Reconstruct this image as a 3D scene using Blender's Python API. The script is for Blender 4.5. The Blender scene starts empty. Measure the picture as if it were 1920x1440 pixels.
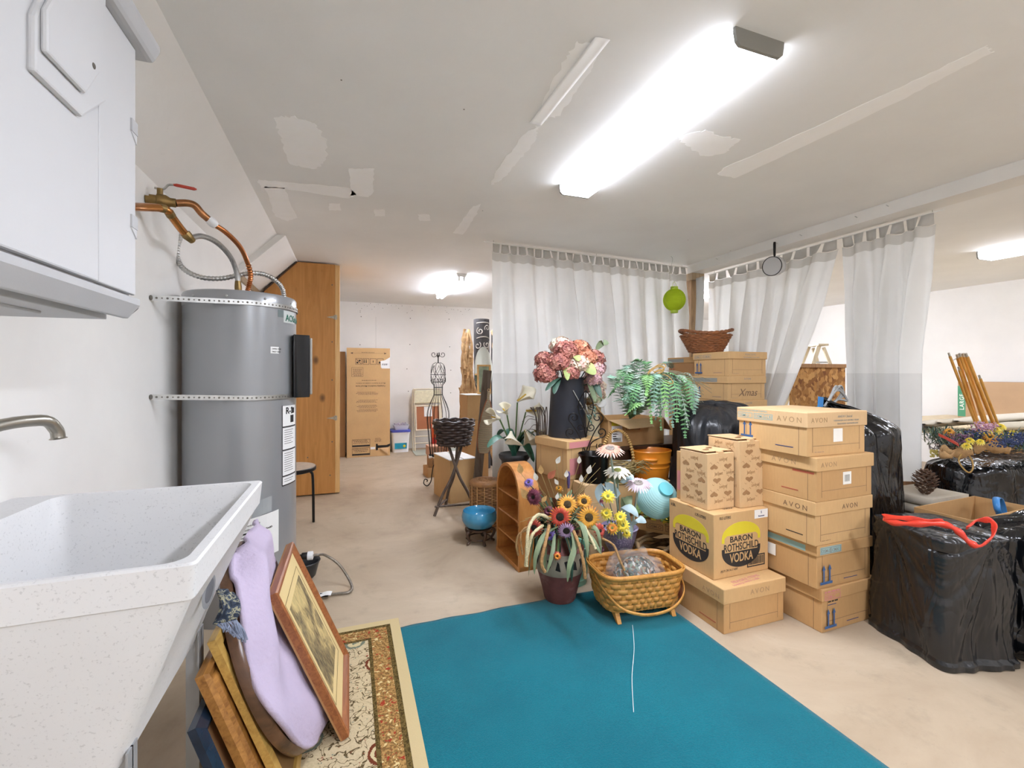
import bpy, bmesh, math, random
from math import sin, cos, pi, radians as R, sqrt, atan2
from mathutils import Vector, Matrix, noise as mnoise
random.seed(7)
SC = bpy.context.scene
COL = SC.collection
PI = pi
EYE = 1.27
YAW = math.atan(306/845)
SA, CA = sin(YAW), cos(YAW)

def W(px, py, zc):
    """point of the room at viewing depth zc metres on the ray of a photo pixel"""
    u = (px-960)/845
    return Vector((zc*(SA+u*CA), zc*(CA-u*SA), EYE-(py-700)/845*zc))
def WZ(px, py, z):
    """point at height z on the ray of a photo pixel"""
    return W(px, py, (EYE-z)*845/(py-700))

# ------------------------------------------------------------------ materials
MATS = {}
def nt(name):
    m = bpy.data.materials.new(name); m.use_nodes = True
    n = m.node_tree.nodes; l = m.node_tree.links
    b = n['Principled BSDF']
    MATS[name] = m
    return m, n, l, b
def rgb(c):
    if isinstance(c, str):
        c = tuple(int(c[i:i+2], 16)/255 for i in (0, 2, 4))
        return tuple((x/12.92 if x <= .04045 else ((x+.055)/1.055)**2.4) for x in c)+(1,)
    return tuple(c)+(1,) if len(c) == 3 else tuple(c)
def coords(n, l, scale=(1,1,1), kind='Object', rot=(0,0,0)):
    t = n.new('ShaderNodeTexCoord'); mp = n.new('ShaderNodeMapping')
    mp.inputs['Scale'].default_value = scale; mp.inputs['Rotation'].default_value = rot
    l.new(t.outputs[kind], mp.inputs['Vector'])
    return mp.outputs['Vector']
def noise(n, l, vec, scale, detail=4, rough=.55, dist=0):
    t = n.new('ShaderNodeTexNoise'); t.inputs['Scale'].default_value = scale
    t.inputs['Detail'].default_value = detail; t.inputs['Roughness'].default_value = rough
    t.inputs['Distortion'].default_value = dist
    l.new(vec, t.inputs['Vector']); return t
def ramp(n, l, fac, stops):
    r = n.new('ShaderNodeValToRGB'); e = r.color_ramp.elements
    while len(e) < len(stops): e.new(.5)
    for i, (p, c) in enumerate(stops):
        e[i].position = p; e[i].color = rgb(c)
    l.new(fac, r.inputs['Fac']); return r.outputs['Color']
def bumpn(n, l, b, h, strength=.3, dist=.01):
    x = n.new('ShaderNodeBump'); x.inputs['Strength'].default_value = strength
    x.inputs['Distance'].default_value = dist
    l.new(h, x.inputs['Height']); l.new(x.outputs['Normal'], b.inputs['Normal']); return x
def mix(n, l, fac, a, c, blend='MIX'):
    m = n.new('ShaderNodeMix'); m.data_type = 'RGBA'; m.blend_type = blend
    for s, v in ((m.inputs[0], fac), (m.inputs[6], a), (m.inputs[7], c)):
        if isinstance(v, (int, float)): s.default_value = v
        elif isinstance(v, (str, tuple, list)): s.default_value = rgb(v)
        else: l.new(v, s)
    return m.outputs[2]
def dark(c, k):
    c = rgb(c); return (c[0]*k, c[1]*k, c[2]*k, 1)
def mat(name, col, rough=.6, metal=0, var=.10, vscale=6, bump=0, bscale=40, bdist=.003, sub=0, coat=0, spec=.5):
    if name in MATS: return MATS[name]
    m, n, l, b = nt(name)
    v = coords(n, l)
    if var:
        t = noise(n, l, v, vscale, 5)
        l.new(ramp(n, l, t.outputs['Fac'], [(.3, dark(col, 1-var)), (.7, dark(col, 1+var))]), b.inputs['Base Color'])
    else: b.inputs['Base Color'].default_value = rgb(col)
    b.inputs['Roughness'].default_value = rough; b.inputs['Metallic'].default_value = metal
    b.inputs['Specular IOR Level'].default_value = spec
    if coat: b.inputs['Coat Weight'].default_value = coat; b.inputs['Coat Roughness'].default_value = .12
    if bump:
        t = noise(n, l, v, bscale, 3); bumpn(n, l, b, t.outputs['Fac'], bump, bdist)
    if sub:
        b.inputs['Subsurface Weight'].default_value = sub; b.inputs['Subsurface Radius'].default_value = (.02,.02,.02)
    return m
def mat_wood(name, c1, c2, scale=(30,30,2.5), rough=.5, rot=(0,0,0), knots=None, bump=.15, dist=1.2):
    if name in MATS: return MATS[name]
    m, n, l, b = nt(name)
    v = coords(n, l, scale, rot=rot)
    t = noise(n, l, v, 1.0, 6, .6, dist)
    c = ramp(n, l, t.outputs['Fac'], [(.3, c1), (.52, mixc(c1, c2, .55)), (.72, c2)])
    if knots:
        vo = n.new('ShaderNodeTexVoronoi'); vo.inputs['Scale'].default_value = knots
        l.new(coords(n, l, (1, 1, .62)), vo.inputs['Vector'])
        k = ramp(n, l, vo.outputs['Distance'], [(.05, (1,1,1)), (.1, (.6,.6,.6)), (.16, (0,0,0))])
        c = mix(n, l, k, c, dark(c1, .38))
    l.new(c, b.inputs['Base Color']); b.inputs['Roughness'].default_value = rough
    if bump: bumpn(n, l, b, t.outputs['Fac'], bump, .002)
    return m
def mixc(a, b, t):
    a = rgb(a); b = rgb(b); return tuple(a[i]*(1-t)+b[i]*t for i in range(4))
def mat_glow(name, col, strength):
    m, n, l, b = nt(name)
    b.inputs['Base Color'].default_value = rgb(col)
    b.inputs['Emission Color'].default_value = rgb(col); b.inputs['Emission Strength'].default_value = strength
    return m
def mat_cloth(name, col, trans=.35, rough=.9, weave=900, wr=.25, wscale=5):
    """thin woven cloth: diffuse plus translucent"""
    m, n, l, b = nt(name)
    v = coords(n, l)
    t = noise(n, l, v, wscale, 4)
    c = ramp(n, l, t.outputs['Fac'], [(.3, dark(col, .93)), (.7, dark(col, 1.05))])
    l.new(c, b.inputs['Base Color']); b.inputs['Roughness'].default_value = rough
    b.inputs['Specular IOR Level'].default_value = .2
    if wr:
        t2 = noise(n, l, v, 60, 3); bumpn(n, l, b, t2.outputs['Fac'], wr, .004)
    if trans:
        tr = n.new('ShaderNodeBsdfTranslucent'); l.new(c, tr.inputs['Color'])
        ms = n.new('ShaderNodeMixShader'); ms.inputs[0].default_value = trans
        l.new(b.outputs[0], ms.inputs[1]); l.new(tr.outputs[0], ms.inputs[2])
        l.new(ms.outputs[0], n['Material Output'].inputs['Surface'])
    return m

# ------------------------------------------------------------------ mesh builder
class MB:
    def __init__(s):
        s.v = []; s.f = []; s.fm = []; s.mi = 0; s.M = Matrix.Identity(4); s.uvs = {}
    def add(s, vs, fs, M=None):
        T = s.M @ M if M is not None else s.M
        b = len(s.v)
        s.v += [T @ Vector(p) for p in vs]
        s.f += [tuple(b+i for i in q) for q in fs]
        s.fm += [s.mi]*len(fs)
        return b
    def box(s, x0, x1, y0, y1, z0, z1, M=None):
        vs = [(x,y,z) for z in (z0,z1) for y in (y0,y1) for x in (x0,x1)]
        s.add(vs, [(0,2,3,1),(4,5,7,6),(0,1,5,4),(2,6,7,3),(0,4,6,2),(1,3,7,5)], M); return s
    def beam(s, a, b, w, h=None, up=(0,0,1)):
        a = Vector(a); b = Vector(b); d = (b-a); L = d.length; d.normalize()
        h = h or w; u = Vector(up)
        if abs(d.dot(u)) > .98: u = Vector((1,0,0))
        x = d.cross(u).normalized(); y = x.cross(d)
        M = Matrix((x, y, d)).transposed().to_4x4(); M.translation = a
        return s.box(-w/2, w/2, -h/2, h/2, 0, L, M)
    def tube(s, pts, r, n=8, closed=False, caps=True):
        pts = [Vector(p) for p in pts]; N = len(pts)
        rr = r if isinstance(r, (list, tuple)) else [r]*N
        tang = []
        for i in range(N):
            if closed: t = pts[(i+1) % N]-pts[i-1]
            else: t = pts[min(i+1, N-1)]-pts[max(i-1, 0)]
            tang.append(t.normalized() if t.length > 1e-9 else Vector((0,0,1)))
        a = Vector((0,0,1)) if abs(tang[0].z) < .9 else Vector((1,0,0))
        nrm = (a-tang[0]*a.dot(tang[0])).normalized()
        vs = []
        for i in range(N):
            nrm = nrm-tang[i]*nrm.dot(tang[i])
            nrm = nrm.normalized() if nrm.length > 1e-9 else Vector((1,0,0))
            bn = tang[i].cross(nrm)
            for k in range(n):
                an = 2*PI*k/n
                vs.append(pts[i]+(nrm*cos(an)+bn*sin(an))*rr[i])
        fs = []
        for i in range(N if closed else N-1):
            j = (i+1) % N
            for k in range(n):
                fs.append((i*n+k, i*n+(k+1) % n, j*n+(k+1) % n, j*n+k))
        if caps and not closed:
            fs.append(tuple(range(n-1, -1, -1))); fs.append(tuple((N-1)*n+k for k in range(n)))
        s.add(vs, fs); return s
    def lathe(s, prof, n=28, c=(0,0,0), sx=1, sy=1, M=None, wob=0, closed=False):
        """profile [(r, z)] turned round z"""
        vs = []; fs = []
        for i, (r, z) in enumerate(prof):
            for k in range(n):
                a = 2*PI*k/n
                w = 1+wob*mnoise.noise(Vector((cos(a)*2, sin(a)*2, z*6))) if wob else 1
                vs.append((c[0]+r*sx*cos(a)*w, c[1]+r*sy*sin(a)*w, c[2]+z))
        P = len(prof)
        for i in range(P-1+(1 if closed else 0)):
            j = (i+1) % P
            for k in range(n):
                fs.append((i*n+k, i*n+(k+1) % n, j*n+(k+1) % n, j*n+k))
        if not closed:
            if prof[0][0] > 1e-4: fs.append(tuple(range(n-1, -1, -1)))
            if prof[-1][0] > 1e-4: fs.append(tuple((P-1)*n+k for k in range(n)))
        s.add(vs, fs, M); return s
    def prism(s, poly, z0, z1, M=None):
        n = len(poly)
        vs = [(x,y,z0) for x,y in poly]+[(x,y,z1) for x,y in poly]
        fs = [tuple(range(n-1,-1,-1)), tuple(range(n,2*n))]+[(i,(i+1)%n,n+(i+1)%n,n+i) for i in range(n)]
        s.add(vs, fs, M); return s
    def sheet(s, fn, nu, nv, closed_u=False):
        vs = [fn(i/(nu if closed_u else nu-1), j/(nv-1)) for j in range(nv) for i in range(nu)]
        fs = []
        for j in range(nv-1):
            for i in range(nu if closed_u else nu-1):
                k = (i+1) % nu
                fs.append((j*nu+i, j*nu+k, (j+1)*nu+k, (j+1)*nu+i))
        s.add(vs, fs); return s
    def ribbon(s, pts, wid, side, fold=0):
        """blade along pts; wid list or max width; side = width direction"""
        pts = [Vector(p) for p in pts]; N = len(pts); side = Vector(side).normalized()
        vs = []; fs = []
        for i, p in enumerate(pts):
            t = i/(N-1)
            w = wid[i] if isinstance(wid, (list, tuple)) else wid*sin(PI*min(1, .12+.88*t))**.8
            tg = (pts[min(i+1,N-1)]-pts[max(i-1,0)]).normalized()
            sd = side-tg*side.dot(tg); sd = sd.normalized() if sd.length > 1e-6 else side
            up = sd.cross(tg)
            vs += [p-sd*w/2+up*fold*w, p, p+sd*w/2+up*fold*w]
        for i in range(N-1):
            a = 3*i
            fs += [(a,a+1,a+4,a+3),(a+1,a+2,a+5,a+4)]
        s.add(vs, fs); return s
    def ball(s, c, r, nu=14, nv=9, sc=(1,1,1), M=None):
        vs = [(c[0], c[1], c[2]-r*sc[2])]; fs = []
        for j in range(1, nv):
            p = -PI/2+PI*j/nv
            for i in range(nu):
                a = 2*PI*i/nu
                vs.append((c[0]+r*sc[0]*cos(p)*cos(a), c[1]+r*sc[1]*cos(p)*sin(a), c[2]+r*sc[2]*sin(p)))
        vs.append((c[0], c[1], c[2]+r*sc[2])); T = len(vs)-1
        for i in range(nu):
            k = (i+1) % nu
            fs.append((0, 1+k, 1+i)); b = 1+(nv-2)*nu; fs.append((T, b+i, b+k))
            for j in range(nv-2):
                fs.append((1+j*nu+i, 1+j*nu+k, 1+(j+1)*nu+k, 1+(j+1)*nu+i))
        s.add(vs, fs, M); return s
    def flat(s, poly, M, t=.0006):
        return s.prism(poly, 0, t, M)
    def text(s, txt, size, M, align='LEFT', xs=1, bold=0, t=.0006, shear=0, spacing=1):
        cu = bpy.data.curves.new('t', 'FONT'); cu.body = txt; cu.size = size; cu.align_x = align
        cu.offset = bold*size; cu.shear = shear; cu.resolution_u = 3; cu.extrude = t/2; cu.space_character = spacing
        o = bpy.data.objects.new('t', cu); COL.objects.link(o)
        dg = bpy.context.evaluated_depsgraph_get()
        me = bpy.data.meshes.new_from_object(o.evaluated_get(dg))
        s.add([(v.co.x*xs, v.co.y, v.co.z+t/2) for v in me.vertices], [tuple(p.vertices) for p in me.polygons], M)
        bpy.data.objects.remove(o); bpy.data.curves.remove(cu); bpy.data.meshes.remove(me)
        return s
    def build(s, name, mats, parent=None, smooth=None, bevel=0, solid=0, loc=None, rot=None, recalc=True, subsurf=0, solid_off=0):
        me = bpy.data.meshes.new(name)
        me.from_pydata([tuple(v) for v in s.v], [], s.f); me.update()
        if not isinstance(mats, (list, tuple)): mats = [mats]
        for m in mats: me.materials.append(m)
        if len(mats) > 1: me.polygons.foreach_set('material_index', s.fm)
        if recalc:
            bm = bmesh.new(); bm.from_mesh(me); bmesh.ops.recalc_face_normals(bm, faces=bm.faces); bm.to_mesh(me); bm.free()
        if smooth is not None:
            me.polygons.foreach_set('use_smooth', [True]*len(me.polygons))
            if smooth < 180: me.set_sharp_from_angle(angle=R(smooth))
        o = bpy.data.objects.new(name, me); COL.objects.link(o)
        if parent is not None: o.parent = parent
        if loc is not None: o.location = loc
        if rot is not None: o.rotation_euler = rot
        if subsurf:
            k = o.modifiers.new('s', 'SUBSURF'); k.levels = k.render_levels = subsurf
        if solid:
            k = o.modifiers.new('t', 'SOLIDIFY'); k.thickness = solid; k.offset = solid_off
        if bevel:
            k = o.modifiers.new('b', 'BEVEL'); k.width = bevel; k.segments = 2; k.limit_method = 'ANGLE'; k.angle_limit = R(50)
            k.harden_normals = False
        return o

def tag(o, label, cat, group=None):
    o['label'] = label; o['category'] = cat
    if group: o['group'] = group
    return o
def thing(name, label, cat, loc=(0,0,0), rotz=0, group=None, rot=None):
    o = bpy.data.objects.new(name, None); COL.objects.link(o)
    o.location = loc; o.rotation_euler = rot or (0,0,rotz); o.empty_display_size = .05
    return tag(o, label, cat, group)
def struct(o):
    o['kind'] = 'structure'; return o
def copy_tree(o, parent=None):
    c = o.copy(); COL.objects.link(c)
    if parent is not None: c.parent = parent
    for ch in list(o.children): copy_tree(ch, c)
    return c
def frame(origin, x, y):
    """matrix whose local x, y run along the given directions"""
    x = Vector(x).normalized(); y = Vector(y); y = (y-x*y.dot(x)).normalized(); z = x.cross(y)
    M = Matrix((x, y, z)).transposed().to_4x4(); M.translation = Vector(origin); return M
def catmull(pts, n=6, closed=False):
    pts = [Vector(p) for p in pts]; N = len(pts); out = []
    for i in range(N if closed else N-1):
        p0 = pts[(i-1) % N] if closed or i > 0 else pts[i]; p1 = pts[i]; p2 = pts[(i+1) % N]
        p3 = pts[(i+2) % N] if closed or i+2 < N else p2
        for k in range(n):
            t = k/n
            out.append(.5*((2*p1)+(p2-p0)*t+(2*p0-5*p1+4*p2-p3)*t*t+(3*p1-p0-3*p2+p3)*t**3))
    if not closed: out.append(pts[-1])
    return out
def rnd(a, b): return random.uniform(a, b)
def spiral(c, r0, r1, a0, turns, ux, uz, n=28):
    """flat scroll round c in the plane ux, uz"""
    c = Vector(c); ux = Vector(ux); uz = Vector(uz); out = []
    for i in range(n+1):
        t = i/n; a = a0+turns*2*PI*t; r = r0+(r1-r0)*t
        out.append(c+ux*(r*cos(a))+uz*(r*sin(a)))
    return out
EXPO = 2.2
# ================================================================== materials shared
M_wall = None
def make_wallmat(name, col, stain='8f897c', amt=.5, sc=1.2):
    m, n, l, b = nt(name)
    v = coords(n, l)
    a = noise(n, l, v, sc, 6, .6)
    c1 = ramp(n, l, a.outputs['Fac'], [(.35, dark(col, .95)), (.65, dark(col, 1.03))])
    s = noise(n, l, v, 9, 8, .75)
    k = ramp(n, l, s.outputs['Fac'], [(.66, (0,0,0)), (.78, (amt,)*3)])
    l.new(mix(n, l, k, c1, stain), b.inputs['Base Color'])
    b.inputs['Roughness'].default_value = .75; b.inputs['Specular IOR Level'].default_value = .25
    t = noise(n, l, v, 35, 4); bumpn(n, l, b, t.outputs['Fac'], .12, .004)
    return m
M_wall = make_wallmat('painted_concrete', 'efede9', amt=.25)
M_wallr = make_wallmat('white_plasterboard', 'f0efec', amt=.1)
M_ceil = make_wallmat('ceiling_paint', 'f0f0ee', stain='bdb9ae', amt=.12, sc=.9)
M_patch = mat('joint_compound', 'fffffe', .8, var=.03, vscale=9)
M_dirt = mat('dark_speck', '6a655e', .9)
M_beamw = mat('white_beam_paint', 'e9e7e2', .6, var=.03, vscale=4, bump=.1)
def floor_mat():
    m, n, l, b = nt('bare_concrete')
    v = coords(n, l)
    a = noise(n, l, v, 1.1, 8, .65, .6)
    c = ramp(n, l, a.outputs['Fac'], [(.27, '978570'), (.43, 'ac9a83'), (.58, 'b7a68f'), (.75, 'c6b7a2')])
    s = noise(n, l, v, 5, 8, .7)
    k = ramp(n, l, s.outputs['Fac'], [(.54, (0,0,0)), (.74, (.55,)*3)])
    c = mix(n, l, k, c, '938571')
    s2 = noise(n, l, v, 45, 4, .7)
    k2 = ramp(n, l, s2.outputs['Fac'], [(.62, (0,0,0)), (.72, (.22,)*3)])
    c = mix(n, l, k2, c, '7f766a')
    l.new(c, b.inputs['Base Color'])
    b.inputs['Roughness'].default_value = .55; b.inputs['Specular IOR Level'].default_value = .35
    bumpn(n, l, b, s.outputs['Fac'], .1, .004)
    return m
M_floor = floor_mat()
def carton_mat(name, col):
    m, n, l, b = nt(name)
    v = coords(n, l)
    a = noise(n, l, v, 3, 4)
    c = ramp(n, l, a.outputs['Fac'], [(.3, dark(col, .92)), (.7, dark(col, 1.06))])
    a2 = noise(n, l, coords(n, l, (120, 120, 20)), 1, 4)
    c = mix(n, l, .16, c, a2.outputs['Fac'], 'MULTIPLY')
    l.new(c, b.inputs['Base Color']); b.inputs['Roughness'].default_value = .75
    b.inputs['Specular IOR Level'].default_value = .25
    bumpn(n, l, b, a2.outputs['Fac'], .06, .002)
    return m
M_cart = carton_mat('kraft_cardboard', 'c99f6c')
M_cart2 = carton_mat('tan_cardboard', 'd3ac79')
M_cart3 = carton_mat('pale_cardboard', 'dcb98c')
M_cartd = carton_mat('brown_cardboard', 'b3865a')
M_tape = mat('packing_tape', 'b98f5c', .25, var=.04)
INK = {k: mat('ink_'+k, c, .8, var=.05) for k, c in dict(brown='7a6047', faint='a98a63', blue='3d5f8f', navy='2f3f6d',
      teal='8fb0ae', grey='8d8d86', pink='c98382', red='a8553e', black='2b2725', yellow='d9c72e', heart='a07a52', green='4f9470', white='efece4').items()}
M_black = mat('black_metal', '24211f', .45, .6, var=.1)
M_paper = mat('white_paper', 'eeeeec', .7, var=.02)
M_white = mat('white_plastic', 'e6e6e6', .45, var=.02)
M_steel = mat('galvanised_steel', 'b9b9b6', .35, .9, var=.12, vscale=30)
M_brass = mat('dull_brass', '8d7448', .45, .85, var=.25, vscale=25)
M_copper = mat('copper_pipe', 'c07a4a', .28, .9, var=.15, vscale=12)
M_darkwood = mat_wood('dark_stained_wood', '3a281d', '5d4331', (25,25,4), .4)

# ================================================================== the room
XL, YB, XR, YF, ZC = -.845, 7.75, 7.78, -2.6, 2.43
struct(MB().box(XL-.3, XR+.2, YF-.2, YB+.2, -.12, 0).build('floor', M_floor))
mb = MB(); mb.box(XL-.3, XR+.2, YF-.2, YB+.2, ZC, ZC+.12); mb.mi = 1
def cpt(px, py): p = W(px, py, (ZC-EYE)*845/(700-py)); return (p.x, p.y)
def patch(pts, jag=.012, k=10):
    """a trowelled patch on the ceiling, ragged outline"""
    q = [Vector((*cpt(*p), 0)) for p in pts]; out = []
    for i in range(len(q)):
        a, b = q[i], q[(i+1) % len(q)]
        for j in range(k):
            p = a.lerp(b, j/k); out.append((p.x+rnd(-jag, jag), p.y+rnd(-jag, jag)))
    mb.prism(out, ZC-.0008, ZC+.001)
patch([(515,222),(548,218),(590,232),(610,262),(614,300),(590,318),(545,308),(528,262)], .01)
patch([(482,337),(520,340),(655,352),(668,364),(655,372),(520,352),(490,352)], .006)
patch([(655,316),(702,316),(700,362),(690,370),(658,366)], .006)
patch([(497,350),(535,352),(556,408),(538,414),(515,405)], .008)
for x, y in ((627,388),(712,399),(795,408)): patch([(x-11,y-6),(x+10,y-6),(x+11,y+6),(x-9,y+6)], .005, 4)
patch([(920,347),(932,318),(985,247),(1010,236),(1005,262),(965,310),(940,338)], .008)
patch([(868,440),(850,437),(885,388),(900,383),(895,400)], .006)
patch([(1345,328),(1356,316),(1680,168),(1850,86),(1862,98),(1700,182),(1380,334)], .006)
patch([(1270,256),(1320,245),(1385,262),(1365,285),(1320,294),(1290,275)], .01)
patch([(1000,232),(1055,118),(1082,80),(1130,80),(1105,140),(1050,215)], .008)
mb.mi = 2
for x, y in ((905,395),(640,150),(870,205),(1370,470),(1290,450)):
    c = cpt(x, y); mb.prism([(c[0]+.0035*cos(i), c[1]+.0035*sin(i)) for i in range(6)], ZC-.001, ZC+.001)
struct(mb.build('ceiling', [M_ceil, M_patch, M_dirt]))
# peeling paper tape on the ceiling joint
a, b2 = Vector((*cpt(1004,232),0)), Vector((*cpt(1130,70),0))
def tp(u, v):
    p = a.lerp(b2, v); d = (b2-a).normalized().cross(Vector((0,0,1)))
    w = (u-.5)*.06; hang = .009*(.3+.7*v)*max(0, u-.4)**1.2*(1+.4*sin(v*9))
    return (p.x+d.x*w, p.y+d.y*w, ZC-.0015-hang)
o = MB().sheet(tp, 6, 24).build('drywall_tape', M_patch, smooth=180, solid=.0008)
tag(o, 'loose strip of paper joint tape peeling from the ceiling', 'tape')

mb = MB(); MX = Matrix(((1,0,0,0),(0,0,1,0),(0,1,0,0),(0,0,0,1)))  # prism z -> world y
mb.prism([(XL-.3,0),(XL,0),(XL,2.15),(-.564,ZC),(XL-.3,ZC)], YF-.2, 4.21, MX)
struct(mb.build('wall_left', M_wall))
mb = MB(); mb.prism([(XL-.3,0),(XL,0),(XL,2.085),(-.50,ZC),(XL-.3,ZC)], 4.21, YB+.2, MX)
struct(mb.build('wall_left_recess', M_wall))
struct(MB().box(XL, XL+.018, 4.25, 5.08, 2.03, 2.085).build('trim_1', mat_wood('raw_batten','8a7355','a99170')))
mb = MB(); mb.box(XL-.3, XR+.2, YB, YB+.2, 0, ZC); mb.mi = 1
for x in (.2, .95, 1.65, 2.3):
    for z in (2.2, 1.75, 1.35, .95):
        mb.ball((x+rnd(-.03,.03), YB, z+rnd(-.03,.03)), .008, 8, 6, (1,.3,1))
for i in range(46):
    mb.ball((rnd(-.1,2.6), YB, ZC-abs(random.gauss(0,.06))-.01), rnd(.002,.007), 6, 4, (1,.2,.8))
mb.box(.42, .4218, YB-.001, YB+.01, .4, 2.2)
struct(mb.build('wall_back', [M_wall, M_dirt]))
struct(MB().box(XR, XR+.2, YF, YB, 0, ZC).build('wall_right', M_wallr))
struct(MB().box(XL, XR, YF-.2, YF, 0, ZC).build('wall_front', M_wallr))
mb = MB(); mb.box(3.434, 3.61, YF, 3.93, ZC-.086, ZC); mb.mi = 1
for y, z in ((3.5,-.03),(2.62,-.05),(2.2,-.04),(2.0,-.03)):
    mb.tube([(3.434,y,ZC+z),(3.405,y-.003,ZC+z+.004)], .0025, 6)
struct(mb.build('beam', [M_beamw, M_steel], bevel=.004))
struct(MB().box(3.46, 3.58, 3.9, 4.02, 0, ZC-.09).build('pillar', mat_wood('rough_post','8f6f4c','bb9a70',(30,30,3))))
MB_ = MB().box(3.44, 3.6, 3.86, 4.06, ZC-.16, ZC-.088); struct(MB_.build('pillar_bracket', mat_wood('old_block','9a8468','c0aa8a')))

# ================================================================== fluorescent fixtures
M_lens = mat_glow('glowing_lens', 'ecf1fe', 16)
M_lenss = mat_glow('lens_side', 'ecf1fe', 3.6)
M_lensr = mat_glow('side_room_lens', 'ecf1fe', 9)
M_lensb = mat_glow('fill_lens', 'ecf1fe', 24)
M_tube = mat_glow('glowing_tube', 'ecf1fe', 18)
M_tubeb = mat_glow('bright_tube', 'ecf1fe', 60)
M_fix = mat('white_enamel', 'efeeea', .4, var=.01)
M_fixd = mat('grey_enamel', '8f8e88', .5, var=.03)
def wrap_light(x0, x1, y0, y1, d, label, name='wraparound_ceiling_light', lens=None):
    w = x1-x0
    t = thing(name, label, 'ceiling light', ((x0+x1)/2, y0, ZC))
    L = y1-y0
    mb = MB(); mb.box(-w/2+.004, w/2-.004, .02, L-.02, -.018, 0); mb.build('housing', M_fix, t, bevel=.002)
    n = 14; pr = [(-w/2,-.018)]+[(-w/2+.006,-d+.012),(-w/2+.02,-d),(w/2-.02,-d),(w/2-.006,-d+.012)]+[(w/2,-.018)]
    mb = MB(); mb.prism(pr[:1]+pr[1:-1]+pr[-1:], .012, L-.012, MX)
    mb.fm = [1 if (mb.v[f[0]].z > -d+.001 or mb.v[f[2]].z > -d+.001) else 0 for f in mb.f]; mb.build('lens', [lens or M_lens, M_lenss], t)
    for y in (0, L-.012):
        mb = MB(); mb.prism([(-w/2-.003,0)]+[(x*1.02, z*1.03) for x, z in pr]+[(w/2+.003,0)], y, y+.012, MX); mb.build('end_cap', M_fixd, t)
    return t
wrap_light(1.217, 1.432, 1.16, 2.51, .058, 'long lit wraparound ceiling light above the open floor')
wrap_light(1.217, 1.432, -1.6, -.25, .058, 'unseen fill light added behind the viewpoint, in line with the long one', lens=M_lensb)  # unseen fixture added as frontal fill, brighter than the visible one
wrap_light(4.2, 4.42, -1.9, -.55, .058, 'unseen fill light added behind the viewpoint, past the beam')  # second unseen fixture, added to fill the near right side
wrap_light(5.62, 5.86, 1.2, 2.53, .07, 'lit wraparound ceiling light beyond the beam, over the bench', lens=M_lensr)
def strip_light(x0, x1, y0, y1, label, tm=None):
    t = thing('strip_ceiling_light', label, 'ceiling light', ((x0+x1)/2, y0, ZC)); w = x1-x0; L = y1-y0
    MB().prism([(-w/2,0),(-w/2+.02,-.04),(w/2-.02,-.04),(w/2,0)], 0, L, MX).build('housing', M_fix, t)
    for s in (-1, 1):
        MB().tube([(s*w*.22,.03,-.062),(s*w*.22,L-.03,-.062)], .019, 10).build('tube', tm or M_tube, t, smooth=50)
        for y in (.02, L-.03): MB().box(s*w*.22-.012, s*w*.22+.012, y-.012, y+.012, -.085, -.038).build('lamp_holder', M_fix, t)
    return t
strip_light(1.17, 1.3, 5.12, 6.5, 'open two tube strip light on the ceiling near the back wall')
strip_light(4.75, 4.88, 4.5, 5.85, 'two tube strip light glimpsed behind the white curtains', M_tubeb)
# ================================================================== resin wall cabinet
M_resin = mat('light_grey_resin', 'cfd0d2', .5, var=.02, vscale=3, bump=.05, bscale=300)
M_resind = mat('grey_resin', 'bdbec0', .55, var=.03, bump=.05, bscale=300)
t = thing('wall_cabinet', 'big pale grey plastic wall cabinet hung above the utility sink', 'cabinet', (XL+.002, .62, 1.40))
# local: x out of the wall, y along the wall, z up
Wd, Ln, Ht = .354, .73, .66
mb = MB(); mb.box(0, Wd-.012, 0, Ln, .035, Ht); mb.build('body', M_resin, t, bevel=.006)
mb = MB(); mb.box(Wd-.012, Wd, .12, Ln-.175, .06, Ht-.0); mb.build('door', M_resin, t, bevel=.004)
mb = MB(); mb.box(Wd-.012, Wd-.001, Ln-.172, Ln, .06, Ht); mb.build('frame_stile', M_resin, t, bevel=.003)
# stepped bottom moulding
mb = MB(); mb.prism([(.0,.0),(.0,.03),(Wd,.03),(Wd+.006,.052),(Wd+.006,.036),(Wd-.018,.004),(Wd-.03,.004),(Wd-.03,.014),(Wd-.06,.014),(Wd-.06,.0)], 0, Ln+.006,
   Matrix(((1,0,0,0),(0,0,1,0),(0,1,0,0),(0,0,0,1)))); mb.build('bottom_moulding', M_resind, t, bevel=.002)
mb = MB(); mb.box(.05, .24, .2, .6, -.006, .002); mb.box(.1,.13,.3,.55,-.012,.0); mb.build('underside_rib', M_resind, t, bevel=.003)
mb = MB(); mb.prism([(0,Ht),(Wd+.02,Ht),(Wd+.035,Ht+.03),(Wd+.035,Ht+.05),(0,Ht+.05)], -.01, Ln+.05, Matrix(((1,0,0,0),(0,0,1,0),(0,1,0,0),(0,0,0,1)))); mb.build('cornice', M_resind, t, bevel=.01)
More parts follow.
